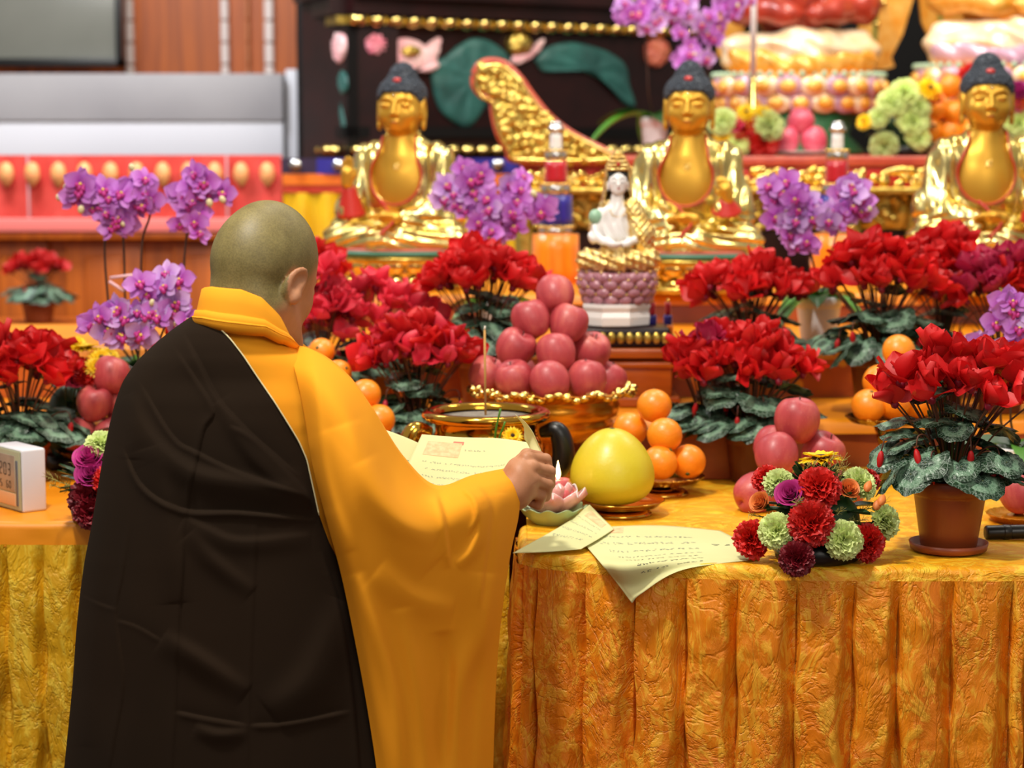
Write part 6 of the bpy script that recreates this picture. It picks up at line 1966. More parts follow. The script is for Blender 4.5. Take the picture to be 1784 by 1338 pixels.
OGp = 'oranges right of the pomelo'
t, zp, pc = stand('fruit_stand', 1152, 838, 4.02, ZT, .085, 'low gold dish under the oranges right of the pomelo', M['brass'], .055, .02)
for px, py, Y, lb, rt in [(1140, 707, 4.04, 'top orange of the pile right of the pomelo', (-.3, 0, 0)), (1098, 748, 4.07, 'left orange in the middle layer, just above the pomelo', None), (1158, 758, 3.99, 'middle layer orange nearest the front, right of the pomelo', (-.9, .2, 0)),
                      (1150, 806, 3.97, 'bottom layer orange touching the pomelo', None), (1199, 804, 4.0, 'bottom right orange showing its green navel', (2.25, .15, 0)), (1100, 800, 4.06, 'bottom orange hidden behind the pomelo', None)]:
    orange(px, py, Y, lb, .0345, OGp, rt)
OGp = 'oranges beside the sleeve'
t, zp, pc = stand('fruit_stand', 625, 775, 4.15, ZT, .085, 'low dish under the oranges beside the saffron shoulder', M['brass'], .055, .02)
for px, py, Y, lb in [(560, 612, 4.3, 'small orange just above the saffron shoulder'), (636, 688, 4.15, 'largest orange right of the saffron sleeve'), (660, 732, 4.12, 'orange below the largest one, next to the held papers'), (590, 650, 4.25, 'orange mostly hidden behind the saffron shoulder'), (600, 742, 4.13, 'orange hidden behind the upper sleeve'), (565, 690, 4.2, 'orange hidden behind the saffron back')]:
    orange(px, py, Y, lb, .033 if px > 600 else .028, OGp)
OGp = 'oranges behind the front cyclamen'
t, zp, pc = stand('fruit_stand', 1545, 735, 4.2, ZT, .085, 'gold dish under the oranges behind the front right cyclamen', M['brass'], .055, .02)
for px, py, Y, lb in [(1532, 664, 4.2, 'upper orange left of the front right cyclamen blooms'), (1513, 707, 4.16, 'lower left orange left of the front right cyclamen'), (1556, 702, 4.17, 'lower orange among the front cyclamen stems'), (1598, 700, 4.2, 'orange seen through the front cyclamen stems'), (1578, 655, 4.22, 'upper orange hidden by the front cyclamen blooms'), (1566, 612, 4.22, 'topmost orange above the front cyclamen blooms')]:
    orange(px, py, Y, lb, .035, OGp)
OGp = 'oranges on the rear altar'
for i, (px, py, lb) in enumerate([(1655, 150, 'topmost rear altar orange, left of the right statue head'), (1632, 190, 'second layer left orange on the rear altar'), (1662, 195, 'second layer right orange on the rear altar'), (1622, 226, 'lowest left orange on the rear altar'), (1655, 230, 'lowest middle orange on the rear altar'), (1690, 226, 'lowest right orange behind the right statue')]):
    orange(px, py, 6.5, lb, .038, OGp)
c = P(1655, 262, 6.5)
t = empty('fruit_bowl', (c[0], 6.5, zR), 'gold bowl under the oranges on the rear altar', 'bowl')
mk('bowl', *lathe([(.05, 0), (.055, .006), (.10, .012), (.115, .02), (.11, .022), (.05, .012), (.002, .01)], 40), M['gold_dark'], t)

# pomelo
t, zp, pc = stand('fruit_stand', 1078, 880, 3.80, ZT, .086, 'gold pedestal dish under the yellow pomelo', M['brass'], .062, .0, False, .02)
t = empty('pomelo', P(1066, 876, 3.79), 'large pear shaped yellow pomelo on a gold dish', 'fruit', scale=1.0)
pv = smooth_path([(.002, .0), (.040, .002), (.066, .018), (.0775, .045), (.073, .078), (.056, .108), (.036, .128), (.016, .138), (.002, .1395)] and [(.002, 0, 0), (.040, .002, 0), (.066, .018, 0), (.0775, .045, 0), (.073, .078, 0), (.056, .108, 0), (.036, .128, 0), (.016, .138, 0), (.002, .1395, 0)], 50)[:, :2]
mk('peel', *lathe(pv, 56, wob=lambda R, Z, A: (R * (1 + .012 * np.cos(A * 2 + 1) + .008 * np.cos(A * 3)), Z)), M['pomelo'], t)
mk('navel', *sphere((0, 0, .1385), (.006, .006, .002), 10, 6), M['stem_green'], t)

# ------------------------------------------------------------------ incense bowl
c = P(847, 712, 3.93); c[2] = ZT
t = empty('incense_burner', c, 'wide polished brass incense bowl with black handle and ash', 'incense burner')
h = P(847, 716, 3.93)[2] - ZT
mk('foot', *lathe([(.07, 0), (.072, .005), (.06, .018), (.05, .028)], 48), M['brass'], t)
mk('belly', *lathe(smooth_path([(.05, .022, 0), (.085, .035, 0), (.112, .07, 0), (.108, h * .66, 0), (.098, h * .74, 0)], 24)[:, :2], 64, cap=False), M['brass'], t)
mk('neck', *lathe([(.098, h * .73), (.102, h * .75), (.098, h * .78), (.100, h * .88), (.103, h * .90)], 64, cap=False), M['brass'], t)
V, Fc = lathe(smooth_path([(.100, h * .90, 0), (.116, h * .905, 0), (.124, h * .95, 0), (.122, h, 0), (.112, h * 1.02, 0), (.102, h, 0), (.098, h * .95, 0)], 26)[:, :2], 72, cap=False)
mk('rim', V, Fc, M['brass'], t)
mk('ash', *lathe([(.098, h * .93), (.05, h * .96), (.002, h * .955)], 40), mat('ash', '#8c8478', .95, col2='#6f675c', scale=80), t)
mk('rope_band', *merge([sphere((.1135 * math.cos(a_), .1135 * math.sin(a_), .072), .004, 6, 5) for a_ in np.linspace(0, 2 * math.pi, 96, endpoint=False)]), M['gold'], t)
for s in (-1, 1):
    pth = smooth_path([(s * .104, -.02, .060), (s * .136, -.025, .066), (s * .148, -.028, .10), (s * .136, -.03, .142), (s * .104, -.022, .138)], 30)
    mk('handle', *tube(pth, [.010 + .012 * math.sin(math.pi * k / 29) for k in range(30)], 12), M['black'] if s > 0 else M['brass'], t)
    mk('handle_edge', *tube(pth + np.array([s * .014, -.008, 0]), .003, 8), M['gold'], t)
c2 = P(846, 708, 3.93)
t = empty('incense_stick', (c2[0], c2[1], ZT + h * .93), 'single thin incense stick standing in the brass bowl', 'incense stick', rot=(0, -.01, 0))
L = P(846, 575, 3.93)[2] - (ZT + h * .93)
mk('stick', *tube([(0, 0, 0), (0, 0, L)], .0022, 8), mat('tan_incense', '#b98a4a', .8), t)
mk('ash_tip', *tube([(0, 0, L), (.001, 0, L + .008)], [.0022, .0015], 8), mat('ash_tip', '#d8d0c4', .9), t)

# small vase with yellow chrysanthemum in front of the bowl
def chrys(m, n=22, L=.016, layers=3, name='flower', wd=.0032):
    ps = []
    r = random.Random(n)
    for l in range(layers):
        for k in range(n):
            V, Fc, uv = petal(L * (1 - .18 * l), wd, .2, .2, 5, 3, .02, k)
            V = V @ rotm(.1 + .38 * l + r.uniform(-.08, .08), 0, 0).T
            ps.append((V @ rotm(0, 0, 2 * math.pi * (k + .5 * l) / n + r.uniform(-.05, .05)).T, Fc, uv))
    return ps
M['yellow_petal'] = petal_mat('yellow_petal', '#f0b408', '#f8d416', .25)
M['sun_disc'] = mat('sunflower_disc', '#3a2010', .9, bump=1, bscale=300)
M['carn_red'] = petal_mat('red_carnation', '#a30c0e', '#c81c14', .15)
M['carn_dark'] = petal_mat('dark_red_carnation', '#5c0a16', '#7e1020', .12)
M['carn_green'] = petal_mat('pale_green_carnation', '#bccc70', '#dcea9c', .25)
M['rose_mag'] = petal_mat('magenta_rose', '#a01c6c', '#c4388c', .2)
M['rose_org'] = petal_mat('orange_rose', '#c85820', '#ec8a44', .2)
M['rose_pink'] = petal_mat('pink_rose', '#d83068', '#ec5a88', .2)
def carnation(seed, m, R=.034):
    r = random.Random(seed); ps = []
    for l in range(6):
        n_ = (13, 12, 10, 8, 6, 4)[l]
        for k in range(n_):
            ns, nt = 6, 13
            S_, T_ = np.meshgrid(np.linspace(0, 1, ns), np.linspace(-1, 1, nt), indexing='ij')
            L = R * (1.0 - .08 * l) * r.uniform(.9, 1.08); w = R * .56
            ww = w * (.15 + .95 * S_ ** .9)
            x = T_ * ww
            zig = .045 * L * ((np.arange(nt) % 2) * 2 - 1)[None, :] * (S_ > .95)
            y = S_ * L * (1 - .14 * T_ ** 2) + zig
            z = .16 * L * S_ * np.sin(T_ * 6 + r.uniform(0, 6)) * S_ + .07 * L * np.sin(T_ * 12 + r.uniform(0, 6)) * S_ ** 2 - .12 * L * S_ ** 3
            V = np.stack([x, y, z], -1).reshape(-1, 3)
            V = V @ rotm(.05 + .27 * l + r.uniform(-.1, .1), r.uniform(-.25, .25), 0).T
            ps.append((V @ rotm(0, 0, 2 * math.pi * (k + r.uniform(-.3, .3)) / n_).T, grid_faces(ns, nt), np.stack([.5 + .5 * T_, S_], -1).reshape(-1, 2)))
    cal = lathe([(.003, -.026), (.007, -.022), (.008, -.008), (.012, .0)], 10)
    return flower_mesh('carnation', ps, [m, M['leaf_dark']], [(cal, 1)])
def rose(seed, m, R=.028):
    r = random.Random(seed); ps = []
    for k in range(20):
        t_ = k / 19
        rad = R * (.04 + .68 * t_ ** .9); ang = k * 2.399
        S_, T_ = np.meshgrid(np.linspace(0, 1, 7), np.linspace(-1, 1, 9), indexing='ij')
        hh = R * (1.35 - .35 * t_)
        th2 = T_ * (1.5 - .7 * t_)
        rr = rad * (.45 + .55 * S_ ** .6) + R * .28 * t_ * S_ ** 4
        V = np.stack([rr * np.sin(th2), rr * np.cos(th2), hh * S_ * (1 - .16 * T_ ** 2) - R * .5 - R * .15 * t_ * S_ ** 4], -1).reshape(-1, 3)
        ps.append((V @ rotm(0, 0, ang).T, grid_faces(7, 9), np.stack([.5 + .5 * T_, S_], -1).reshape(-1, 2)))
    return flower_mesh('rose', ps, [m, M['leaf_dark']], [(lathe([(.003, -.03), (.007, -.024), (.012, -.012), (.010, -.004)], 10), 1)])
def sunflower():
    ps = chrys(M['yellow_petal'], 20, .036, 2, wd=.0085)
    return flower_mesh('sunflower', ps, [M['yellow_petal'], M['sun_disc']], [(sphere((0, 0, .002), (.015, .015, .006), 16, 8), 1)])
CAR = {k: [carnation(s, M[k]) for s in range(3)] for k in ('carn_red', 'carn_dark', 'carn_green')}
ROS = {k: [rose(s, M[k]) for s in range(2)] for k in ('rose_mag', 'rose_org', 'rose_pink')}
SUN = sunflower()
CHR = flower_mesh('chrysanthemum', chrys(M['yellow_petal'], 20, .018, 3), [M['yellow_petal'], M['sun_disc']], [(sphere((0, 0, .002), .004, 8, 6), 1)])
BLEAF = mdata('leaf', *petal(.045, .014, .3, .2, 8, 5, .04, 3)[:2], M['leaf_dark'])
def sprig(seed):
    r = random.Random(seed); pr = [tube(smooth_path([(0, 0, 0), (.004, 0, .03), (.01, .004, .06)], 8), .0008, 4)]
    for k in range(34):
        t_ = r.uniform(.2, 1); b_ = np.array([.01 * t_ ** 2, .004 * t_ ** 2, .06 * t_])
        e_ = b_ + np.array([r.uniform(-1, 1), r.uniform(-1, 1), r.uniform(-.2, 1)]) * .013
        pr.append(tube([b_, e_], [.0007, .0003], 3))
    return mdata('sprig', *merge(pr), mat('dry_sprig', '#a89a4a', .7))
SPR = [sprig(s) for s in range(2)]
def face_dir(d):
    return Vector(d).to_track_quat('Z', 'Y').to_euler()
def bouquet(label, centre, blooms, R=(.09, .08, .08), leaves=36, sprigs=10, seed=0, tray=True, group='altar bouquets'):
    """blooms: (px, py, Y, kind, scale)"""
    rd = random.Random(seed)
    base_ = np.array(centre)
    t = empty('flower_bouquet', base_, label, 'bouquet', group)
    if tray: mk('tray', *lathe([(R[0] * .55, 0), (R[0] * .6, .003), (R[0] * .66, .03), (R[0] * .62, .03), (R[0] * .3, .012)], 32), M['black'], t)
    mk('foam', *sphere((0, 0, R[2] * .55), (R[0] * .62, R[1] * .62, R[2] * .5), 20, 12), M['leaf_dark'], t)
    for i in range(leaves):
        a = rd.uniform(0, 2 * math.pi); e = rd.uniform(-.15, 1.3)
        d = np.array([math.cos(a) * math.cos(e), math.sin(a) * math.cos(e), math.sin(e)])
        p_ = d * np.array(R) * .55 + np.array([0, 0, R[2] * .55])
        if p_[2] < .012: p_[2] = .012
        q_ = Vector(d).to_track_quat('Y', 'Z').to_euler()
        ob('leaf', BLEAF, t, p_, q_, rd.uniform(.6, 1.1))
    for i in range(sprigs):
        a = rd.uniform(math.pi, 2 * math.pi); e = rd.uniform(0, 1.3)
        d = np.array([math.cos(a) * math.cos(e), math.sin(a) * math.cos(e), math.sin(e)])
        ob('sprig', SPR[i % 2], t, d * np.array(R) * .55 + np.array([0, 0, R[2] * .55]), face_dir(d), rd.uniform(.6, 1.0))
    cc = base_ + np.array([0, .02, R[2] * .35])
    for k, (px, py, Y, kind, s_) in enumerate(blooms):
        p_ = P(px, py, Y)
        d = p_ - cc; d /= np.linalg.norm(d)
        d = d + np.array([0, -.45, .1]); d /= np.linalg.norm(d)
        me = SUN if kind == 'sun' else CHR if kind == 'chr' else (CAR.get(kind) or ROS.get(kind))[k % 2]
        if kind == 'sun': d = np.array([-.05, .05, 1.0])
        ob({'c': 'carnation', 'r': 'rose', 's': 'sunflower'}.get(kind[0], 'flower') if kind != 'chr' else 'chrysanthemum', me, t, p_ - base_, face_dir(d), s_)
        b0 = np.array([0, 0, R[2] * .5]); e0 = (p_ - base_) - d * .02 * s_
        mk('stem', *tube([b0, b0 * .3 + e0 * .7, e0], .0022, 5), M['stem_green'], t)
    return t
c = on(1432, 985, ZT); c[1] += .055
Yb = c[1]
t = bouquet('mixed carnation bouquet with a sunflower at the front edge of the gold cloth', c, [
    (1413, 912, Yb - .085, 'carn_red', 1.08), (1428, 848, Yb - .05, 'carn_red', 1.05), (1352, 925, Yb - .07, 'carn_green', .85), (1470, 940, Yb - .085, 'carn_green', .95),
    (1388, 974, Yb - .10, 'carn_dark', .82), (1309, 940, Yb - .03, 'carn_red', .95), (1513, 946, Yb - .05, 'carn_red', .9), (1378, 862, Yb - .05, 'rose_mag', .95),
    (1326, 876, Yb - .02, 'rose_org', .72), (1356, 840, Yb - .01, 'carn_green', .75), (1333, 832, Yb + .02, 'carn_red', .7), (1478, 854, Yb - .045, 'rose_org', .72),
    (1498, 842, Yb - .01, 'carn_green', .85), (1541, 908, Yb - .01, 'carn_green', .9), (1430, 800, Yb + .01, 'sun', 1.05), (1515, 835, Yb + .02, 'carn_red', .6)],
    R=(.115, .085, .115), leaves=70, sprigs=16, seed=1)
for px, py in ((1512, 848), (1536, 872), (1528, 880)):
    o = ob('rose_bud', mdata('rose_bud', *lathe([(.001, -.014), (.007, -.008), (.009, 0), (.006, .010), (.001, .018)], 10), M['rose_org'], uv=np.full((50, 2), .8)), t, P(px, py, Yb - .07) - c, (-.8, .6, 0), .8)
c = on(165, 915, ZT); c[1] += .03
bouquet('magenta and dark red bouquet half hidden by the dark robe, right of the clock', c, [
    (158, 800, c[1] - .02, 'rose_mag', 1.15), (160, 828, c[1] - .04, 'rose_mag', 1.1), (156, 868, c[1] - .05, 'carn_dark', 1.1), (160, 893, c[1] - .06, 'carn_dark', .95), (178, 775, c[1], 'carn_green', .9), (195, 840, c[1] - .05, 'carn_red', 1.0)],
    R=(.075, .06, .09), leaves=30, sprigs=8, seed=2)
c = P(120, 780, 4.35); c[2] = ZT
bouquet('bouquet with yellow and pink blooms behind the left red cyclamen', c, [
    (150, 608, 4.3, 'sun', .9), (176, 625, 4.28, 'chr', 1.6), (132, 600, 4.33, 'chr', 1.5), (132, 662, 4.25, 'rose_pink', 1.0), (112, 650, 4.25, 'rose_org', .8), (150, 652, 4.25, 'carn_red', .8), (168, 640, 4.25, 'chr', 1.5), (190, 620, 4.3, 'chr', 1.4)],
    R=(.08, .07, .17), leaves=30, sprigs=4, seed=3)
c = on(872, 890, ZT); c[1] = 3.80; c[0] = P(872, 850, 3.8)[0]
t = empty('bud_vase', c, 'yellow chrysanthemum on green stems between papers and incense bowl', 'vase')
mk('vase', *lathe([(.018, 0), (.022, .01), (.016, .04), (.010, .06), (.012, .065)], 20), M['white'], t)
for a_, b_, k_ in ((872, 712, 0), (880, 735, 0), (893, 760, 1)):
    e_ = P(a_, b_, 3.78) - c
    mk('stem', *tube(smooth_path([(0, 0, .05), e_ * np.array([.5, .5, .6]) + np.array([-.01, 0, .02]), e_], 12), .0020, 6), M['leaf_green'], t)
    if k_: ob('chrysanthemum', CHR, t, e_, (1.0, .2, 0), 1.15)

# rear altar bouquets
def rear(label, c_, bl, seed, R=(.12, .06, .12)): bouquet(label, c_, bl, R=R, leaves=30, sprigs=0, seed=seed, tray=True, group='rear altar bouquets')
c = P(1300, 268, 6.45); c[2] = zR
rear('red, orange and pale green bouquet on the rear altar left of the pink apples', c, [(x_, y_, 6.38, k_, s_) for x_, y_, k_, s_ in [(1258, 212, 'carn_green', 1.3), (1282, 218, 'rose_pink', 1.2), (1298, 225, 'carn_red', 1.3), (1316, 216, 'rose_org', 1.3), (1338, 218, 'carn_green', 1.5), (1300, 196, 'chr', 2), (1330, 198, 'chr', 2), (1330, 248, 'carn_red', 1.5), (1285, 245, 'carn_green', 1.3), (1260, 235, 'chr', 2.2)]], 5, (.10, .06, .08))
c = P(1570, 268, 6.45); c[2] = zR
rear('pale green and yellow bouquet on the rear altar left of the right golden statue', c, [(x_, y_, 6.38, k_, s_) for x_, y_, k_, s_ in [(1555, 178, 'carn_green', 1.4), (1578, 160, 'carn_green', 1.4), (1590, 210, 'carn_green', 1.5), (1600, 185, 'carn_green', 1.2), (1540, 255, 'carn_green', 1.3), (1620, 155, 'chr', 2.6), (1628, 172, 'rose_org', 1.2), (1505, 212, 'chr', 1.6), (1530, 205, 'carn_green', 1.0), (1600, 240, 'carn_green', 1.2)]], 6, (.13, .06, .12))
c = P(1745, 268, 6.72); c[2] = zR
rear('magenta, yellow and green bouquet on the rear altar behind the right golden statue', c, [(x_, y_, 6.64, k_, s_) for x_, y_, k_, s_ in [(1652, 145, 'rose_pink', 1.3), (1640, 160, 'chr', 2.4), (1692, 130, 'carn_red', 1.3), (1775, 160, 'rose_mag', 1.5), (1768, 185, 'rose_pink', 1.3), (1775, 215, 'carn_green', 1.5), (1770, 245, 'carn_green', 1.4), (1782, 180, 'rose_org', 1.3), (1725, 130, 'rose_pink', 1.3)]], 7, (.13, .06, .16))

# ------------------------------------------------------------------ lotus candle
c = on(963, 922, ZT); c[1] += .055
Yc = c[1]
t = empty('lotus_candle_holder', c, 'ceramic lotus dish, pink petals over pale green leaf, left of the pomelo', 'candle holder')
def wavy(R, Z, A): return R * (1 + .05 * np.cos(A * 11) * (R > .04)), Z + .003 * np.cos(A * 11) * (R > .04)
mk('leaf_saucer', *lathe([(.03, 0), (.035, .003), (.052, .018), (.060, .030), (.062, .032), (.058, .032), (.048, .022), (.002, .012)], 88, wob=wavy), mat('celadon', '#a4b888', .35, coat=.3), t)
pk = mat('pale_pink_ceramic', '#e0a49a', .4, col2='#d48a84', scale=30, coat=.25)
for row in range(2):
    for k in range(8):
        V, Fc, uv = petal(.060 - .008 * row, .025, .45, -.25, 9, 7, 0, 0, .8)
        V = V @ rotm(.40 + .45 * row, 0, 0).T + np.array([0, .014, .018 + .004 * row])
        V = V @ rotm(0, 0, 2 * math.pi * (k + .5 * row) / 8).T
        o = mk('petal', V, Fc, pk, t); md = o.modifiers.new('s', 'SOLIDIFY'); md.thickness = .0016
        ns_ = 9; e1 = V.reshape(9, 7, 3)
        edge = np.concatenate([e1[:, 0], e1[-1], e1[::-1, -1]])
        mk('petal_edge', *tube(smooth_path(edge[2:-2], 30), .0010, 5), M['white'], o)
zc0 = .030
pin = fruit_mat('pink_wax', [(.3, srgb('#cf4a52')), (.7, srgb('#e07a76'))], False, .3, False, 6)
c2 = c + np.array([P(972, 900, Yc)[0] - c[0], 0, zc0])
t = empty('lotus_candle', c2, 'lit pink candle moulded like a lotus in the ceramic dish', 'candle')
mk('wax', *lathe([(.020, 0), (.026, .006), (.026, .030), (.020, .044), (.021, .052), (.017, .0525), (.015, .048), (.002, .047)], 40), pin, t)
mk('wax_petals', *merge([xf(sphere((0, 0, 0), (.0095, .0060, .011), 10, 7), rotm(0, 0, a_ + math.pi / 2), (.026 * math.cos(a_), .026 * math.sin(a_), z_)) for z_, o_ in ((.012, 0), (.026, .35)) for a_ in np.arange(9) * 2 * math.pi / 9 + o_]), pin, t)
mk('wick', *tube([(0, 0, .046), (.0005, 0, .056)], .0008, 5), M['black'], t)
fm = NT('flame'); fm.b.inputs['Base Color'].default_value = (1, .7, .3, 1); fm.b.inputs['Emission Color'].default_value = (1, .62, .22, 1); fm.b.inputs['Emission Strength'].default_value = 14
mk('flame', *lathe(smooth_path([(.0004, .051, 0), (.004, .057, 0), (.0048, .063, 0), (.003, .073, 0), (.0003, .086, 0)], 18)[:, :2], 16), fm.m, t)

# ------------------------------------------------------------------ papers
M['paper'] = mat('pale_yellow_paper', '#e4e4ac', .8, col2='#e0dea4', scale=5, translucent=.25)
M['ink'] = mat('grey_ink', '#5a5a50', .8)
M['ink_light'] = mat('faint_ink', '#a2a68c', .8)
M['stamp'] = mat('salmon_print', '#ecaa7c', .8, col2='#f0c090', scale=120)
M['stamp_red'] = mat('red_print', '#d8705c', .8)
def paper(name, rows, label, prints=(), stamps=(), n=40, thick=.0005, group='yellow prayer papers', base_=None):
    """rows: grid of 3D control points (far to near x left to right)"""
    G_ = np.array(rows, float)
    A = np.array([smooth_path(G_[i], n) for i in range(G_.shape[0])])
    Q = np.stack([smooth_path(A[:, j], n) for j in range(n)], 1)
    b_ = Q.reshape(-1, 3).mean(0); b_[2] = Q[..., 2].min()
    t = empty(name, b_, label, 'paper', group)
    o = mk('sheet', Q.reshape(-1, 3) - b_, grid_faces(n, n), M['paper'], t)
    md = o.modifiers.new('s', 'SOLIDIFY'); md.thickness = thick
    def at(u, v):
        x = np.clip(u, 0, 1) * (n - 1); y = np.clip(v, 0, 1) * (n - 1)
        i = np.minimum(x.astype(int), n - 2); j = np.minimum(y.astype(int), n - 2)
        fx = (x - i)[..., None]; fy = (y - j)[..., None]
        p_ = Q[j, i] * (1 - fx) * (1 - fy) + Q[j, i + 1] * fx * (1 - fy) + Q[j + 1, i] * (1 - fx) * fy + Q[j + 1, i + 1] * fx * fy
        du = Q[j, i + 1] - Q[j, i]; dv = Q[j + 1, i] - Q[j, i]
        nn = np.cross(du, dv); nn /= np.linalg.norm(nn, axis=-1)[..., None] + 1e-12
        nn = np.where((nn[..., 2] < 0)[..., None], -nn, nn)
        vw = CAM - p_; flip = (nn * vw).sum(-1) < 0
        nn = np.where(flip[..., None], -nn, nn)
        return p_ + nn * .0009 - b_
    def quad(u0, u1, v0, v1, k=6):
        U_, V_ = np.meshgrid(np.linspace(u0, u1, k), np.linspace(v0, v1, k))
        return at(U_.ravel(), V_.ravel()), grid_faces(k, k)
    for (u0, u1, v0, v1, m_) in stamps:
        mk('print_block', *quad(u0, u1, v0, v1), M[m_], t)
    rd = random.Random(len(label))
    for (vertical, c0, a0, a1, size, m_) in prints:
        parts = []; a = a0
        while a < a1:
            L = size * rd.uniform(.5, 1.1)
            if rd.random() < .88:
                for _ in range(3):
                    o1, o2 = rd.uniform(-.4, .4) * size, rd.uniform(-.45, .45) * size
                    if vertical: parts.append(quad(c0 + o2 - size * .35, c0 + o2 + size * .35, a + o1, a + o1 + size * .16, 2))
                    else: parts.append(quad(a + o1, a + o1 + size * .55, c0 + o2, c0 + o2 + size * .18, 2))
            a += L + size * .45
        if parts: mk('writing_line', *merge(parts), M[m_], t, smooth=False)
    return t
    return t
zt_ = ZT + .004
def T(px, py, dz=0.0): return on(px, py, zt_ + dz)
# sheet with the corner hanging over the edge
paper('paper_sheet', [
    [T(1000, 924), T(1075, 917, .004), T(1160, 916), T(1255, 925)],
    [T(1008, 936), T(1075, 938, .002), T(1165, 938), T(1288, 942)],
    [T(1030, 962), T(1090, 968), T(1178, 962), T(1306, 956)],
    [T(1046, 981, .003), T(1096, 984, .004), T(1180, 975, .003), T(1318, 966)],
    [P(1074, 1015, 3.312), P(1104, 1020, 3.305), P(1184, 990, 3.322), T(1320, 971)],
    [P(1101, 1051, 3.300), P(1118, 1034, 3.298), P(1190, 993, 3.314), T(1322, 974)]], 'pale yellow sheet whose corner hangs over the gold cloth edge',
    prints=[(False, .18 + .085 * k, .12 + .05 * k, .78, .022, 'ink' if k > 3 else 'ink_light') for k in range(7)] + [(False, .3, .82, .95, .03, 'ink')], stamps=[(.08, .38, .03, .12, 'stamp')])
paper('paper_sheet', [
    [P(1027, 879, 3.66), P(1045, 898, 3.66), T(1070, 922, .006)],
    [P(985, 912, 3.64), T(1010, 922, .010), T(1045, 938, .006)],
    [T(893, 964, .0), T(950, 962, .004), T(1012, 957, .004)]], 'pale yellow sheet lying beside the hand with one corner curled up',
    prints=[(False, .30 + .13 * k, .08, .85, .035, 'ink_light') for k in range(4)], stamps=[(.2, .8, .06, .22, 'stamp')])
# held sheets
up_ = paper('paper_sheet', [
    [P(735, 757, 3.52), P(800, 762, 3.51), P(870, 764, 3.49), P(926, 772, 3.47)],
    [P(715, 800, 3.46), P(785, 808, 3.46), P(855, 812, 3.44), P(925, 800, 3.42)],
    [P(695, 850, 3.41), P(770, 862, 3.41), P(840, 862, 3.39), P(922, 826, 3.385)],
    [P(690, 900, 3.37), P(760, 905, 3.37), P(825, 905, 3.36), P(905, 850, 3.375)]], 'upper pale yellow sheet held in the right hand, printed with grey columns',
    prints=[(False, .34 + .075 * k, .10 + .02 * k, .92, .018, 'ink_light') for k in range(9)] + [(False, .16, .42, .62, .02, 'ink_light')], stamps=[(.08, .38, .08, .26, 'stamp'), (.30, .39, .06, .10, 'stamp_red')])
G_ = np.array([[P(898, 722, 3.40), P(915, 735, 3.405), P(928, 752, 3.41), P(936, 770, 3.405)],
    [P(912, 742, 3.415), P(924, 755, 3.415), P(936, 775, 3.41), P(944, 792, 3.40)],
    [P(914, 765, 3.43), P(922, 778, 3.42), P(930, 800, 3.40), P(934, 815, 3.39)]])
Q_ = np.stack([smooth_path(np.array([smooth_path(g_, 16) for g_ in G_])[:, j], 16) for j in range(16)], 1)
fo = mk('folded_corner', Q_.reshape(-1, 3) - np.array(up_.location), grid_faces(16, 16), M['paper'], up_)
md = fo.modifiers.new('s', 'SOLIDIFY'); md.thickness = .0005
paper('paper_sheet', [
    [P(640, 742, 3.56), P(680, 752, 3.555), P(735, 775, 3.54), P(770, 800, 3.53)],
    [P(640, 800, 3.50), P(680, 810, 3.50), P(735, 830, 3.49), P(770, 850, 3.48)],
    [P(640, 860, 3.44), P(680, 870, 3.44), P(735, 885, 3.43), P(770, 900, 3.42)]], 'lower pale yellow sheet between the saffron sleeve and the printed sheet',
    prints=[(False, .35 + .1 * k, .4, .95, .03, 'ink_light') for k in range(5)])

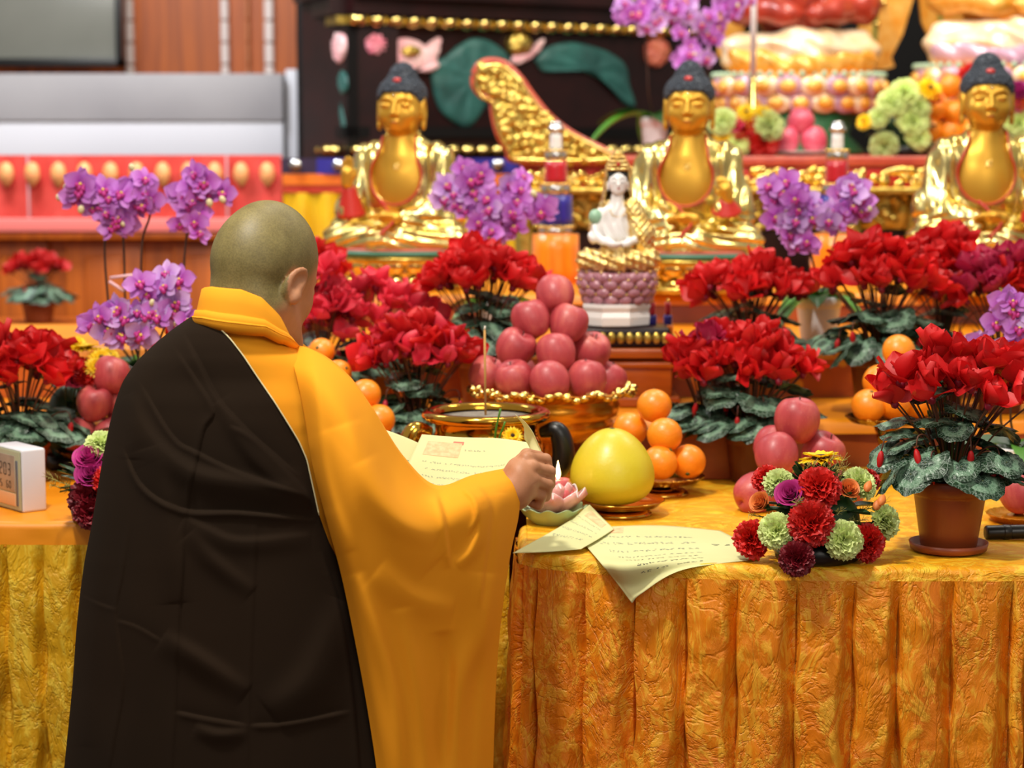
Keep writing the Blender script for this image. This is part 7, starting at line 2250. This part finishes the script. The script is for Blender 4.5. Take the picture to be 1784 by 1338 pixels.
# ------------------------------------------------------------------ white desk clock
c = on(40, 893, ZT); c[1] += .02
t = empty('desk_clock', (P(30, 890, c[1])[0], c[1] + .03, ZT), 'white digital desk clock and thermometer at the left photo edge', 'clock', rot=(0, 0, math.radians(-50)))
s_ = S(c[1])
hc = (P(40, 780, c[1])[2] - ZT); wd = .115; dp_ = .050
mk('housing', *box((0, 0, hc / 2), (wd, dp_, hc), .005), mat('white_plastic', '#d9d6dc', .35), t)
mk('bezel', *box((0, -dp_ / 2 - .001, hc / 2), (wd - .004, .004, hc - .006), .003), mat('pale_green_bezel', '#a8a888', .35), t)
mk('display', *box((-.006, -dp_ / 2 - .0035, hc * .60), (wd - .030, .002, hc * .58), .001), mat('warm_lcd', '#a8907a', .25, col2='#8c7a68', scale=20), t)
mk('lower_panel', *box((-.006, -dp_ / 2 - .0035, hc * .19), (wd - .030, .002, hc * .20), .001), mat('peach_panel', '#d8a070', .3), t)
mk('side_strip', *box((wd / 2 - .014, -dp_ / 2 - .0035, hc * .46), (.008, .002, hc * .72), .001), mat('grey_strip', '#5a5a60', .3), t)
seg = []
def digit(x, z, w_, h_, on_):
    o = []
    pos = {'a': (0, h_ / 2, 1), 'g': (0, 0, 1), 'd': (0, -h_ / 2, 1), 'f': (-w_ / 2, h_ / 4, 0), 'b': (w_ / 2, h_ / 4, 0), 'e': (-w_ / 2, -h_ / 4, 0), 'c': (w_ / 2, -h_ / 4, 0)}
    for k in on_:
        dx, dz, hz = pos[k]
        o.append(box((x + dx, -dp_ / 2 - .0048, z + dz), (w_ * .8 if hz else w_ * .18, .0006, w_ * .18 if hz else h_ * .42)))
    return o
for i, s2 in enumerate(['bc', 'abged', 'abcdef', 'abgcd']): seg += digit(-.036 + i * .017, hc * .66, .009, .022, s2)
for i, s2 in enumerate(['abged', 'acdfg']): seg += digit(-.030 + i * .011, hc * .42, .006, .013, s2)
for i, s2 in enumerate(['acdefg', 'abcdef']): seg += digit(.006 + i * .011, hc * .42, .006, .013, s2)
mk('digits', *merge(seg), M['black'], t, smooth=False)

# ------------------------------------------------------------------ right edge things
t, zp, pc = stand('fruit_stand', 1790, 905, 3.72, ZT, .075, 'amber dish at the right photo edge behind the front pot', M['amber'], .05, .015)
apple(1778, 858, 3.72, 'apple on the amber dish at the right photo edge', .039)
c = on(1765, 940, ZT); 
t = empty('black_flashlight', (c[0], c[1], ZT + .0135), 'black cylindrical torch lying behind the front terracotta pot', 'torch', rot=(0, math.pi / 2, .12))
mk('tube', *lathe([(.011, -.05), (.0125, -.048), (.0125, .03), (.0135, .034), (.0135, .055), (.012, .057)], 28), M['black'], t)
mk('grip_ring', *lathe([(.0125, -.02), (.0133, -.018), (.0133, -.008), (.0125, -.006)], 28), M['black'], t)
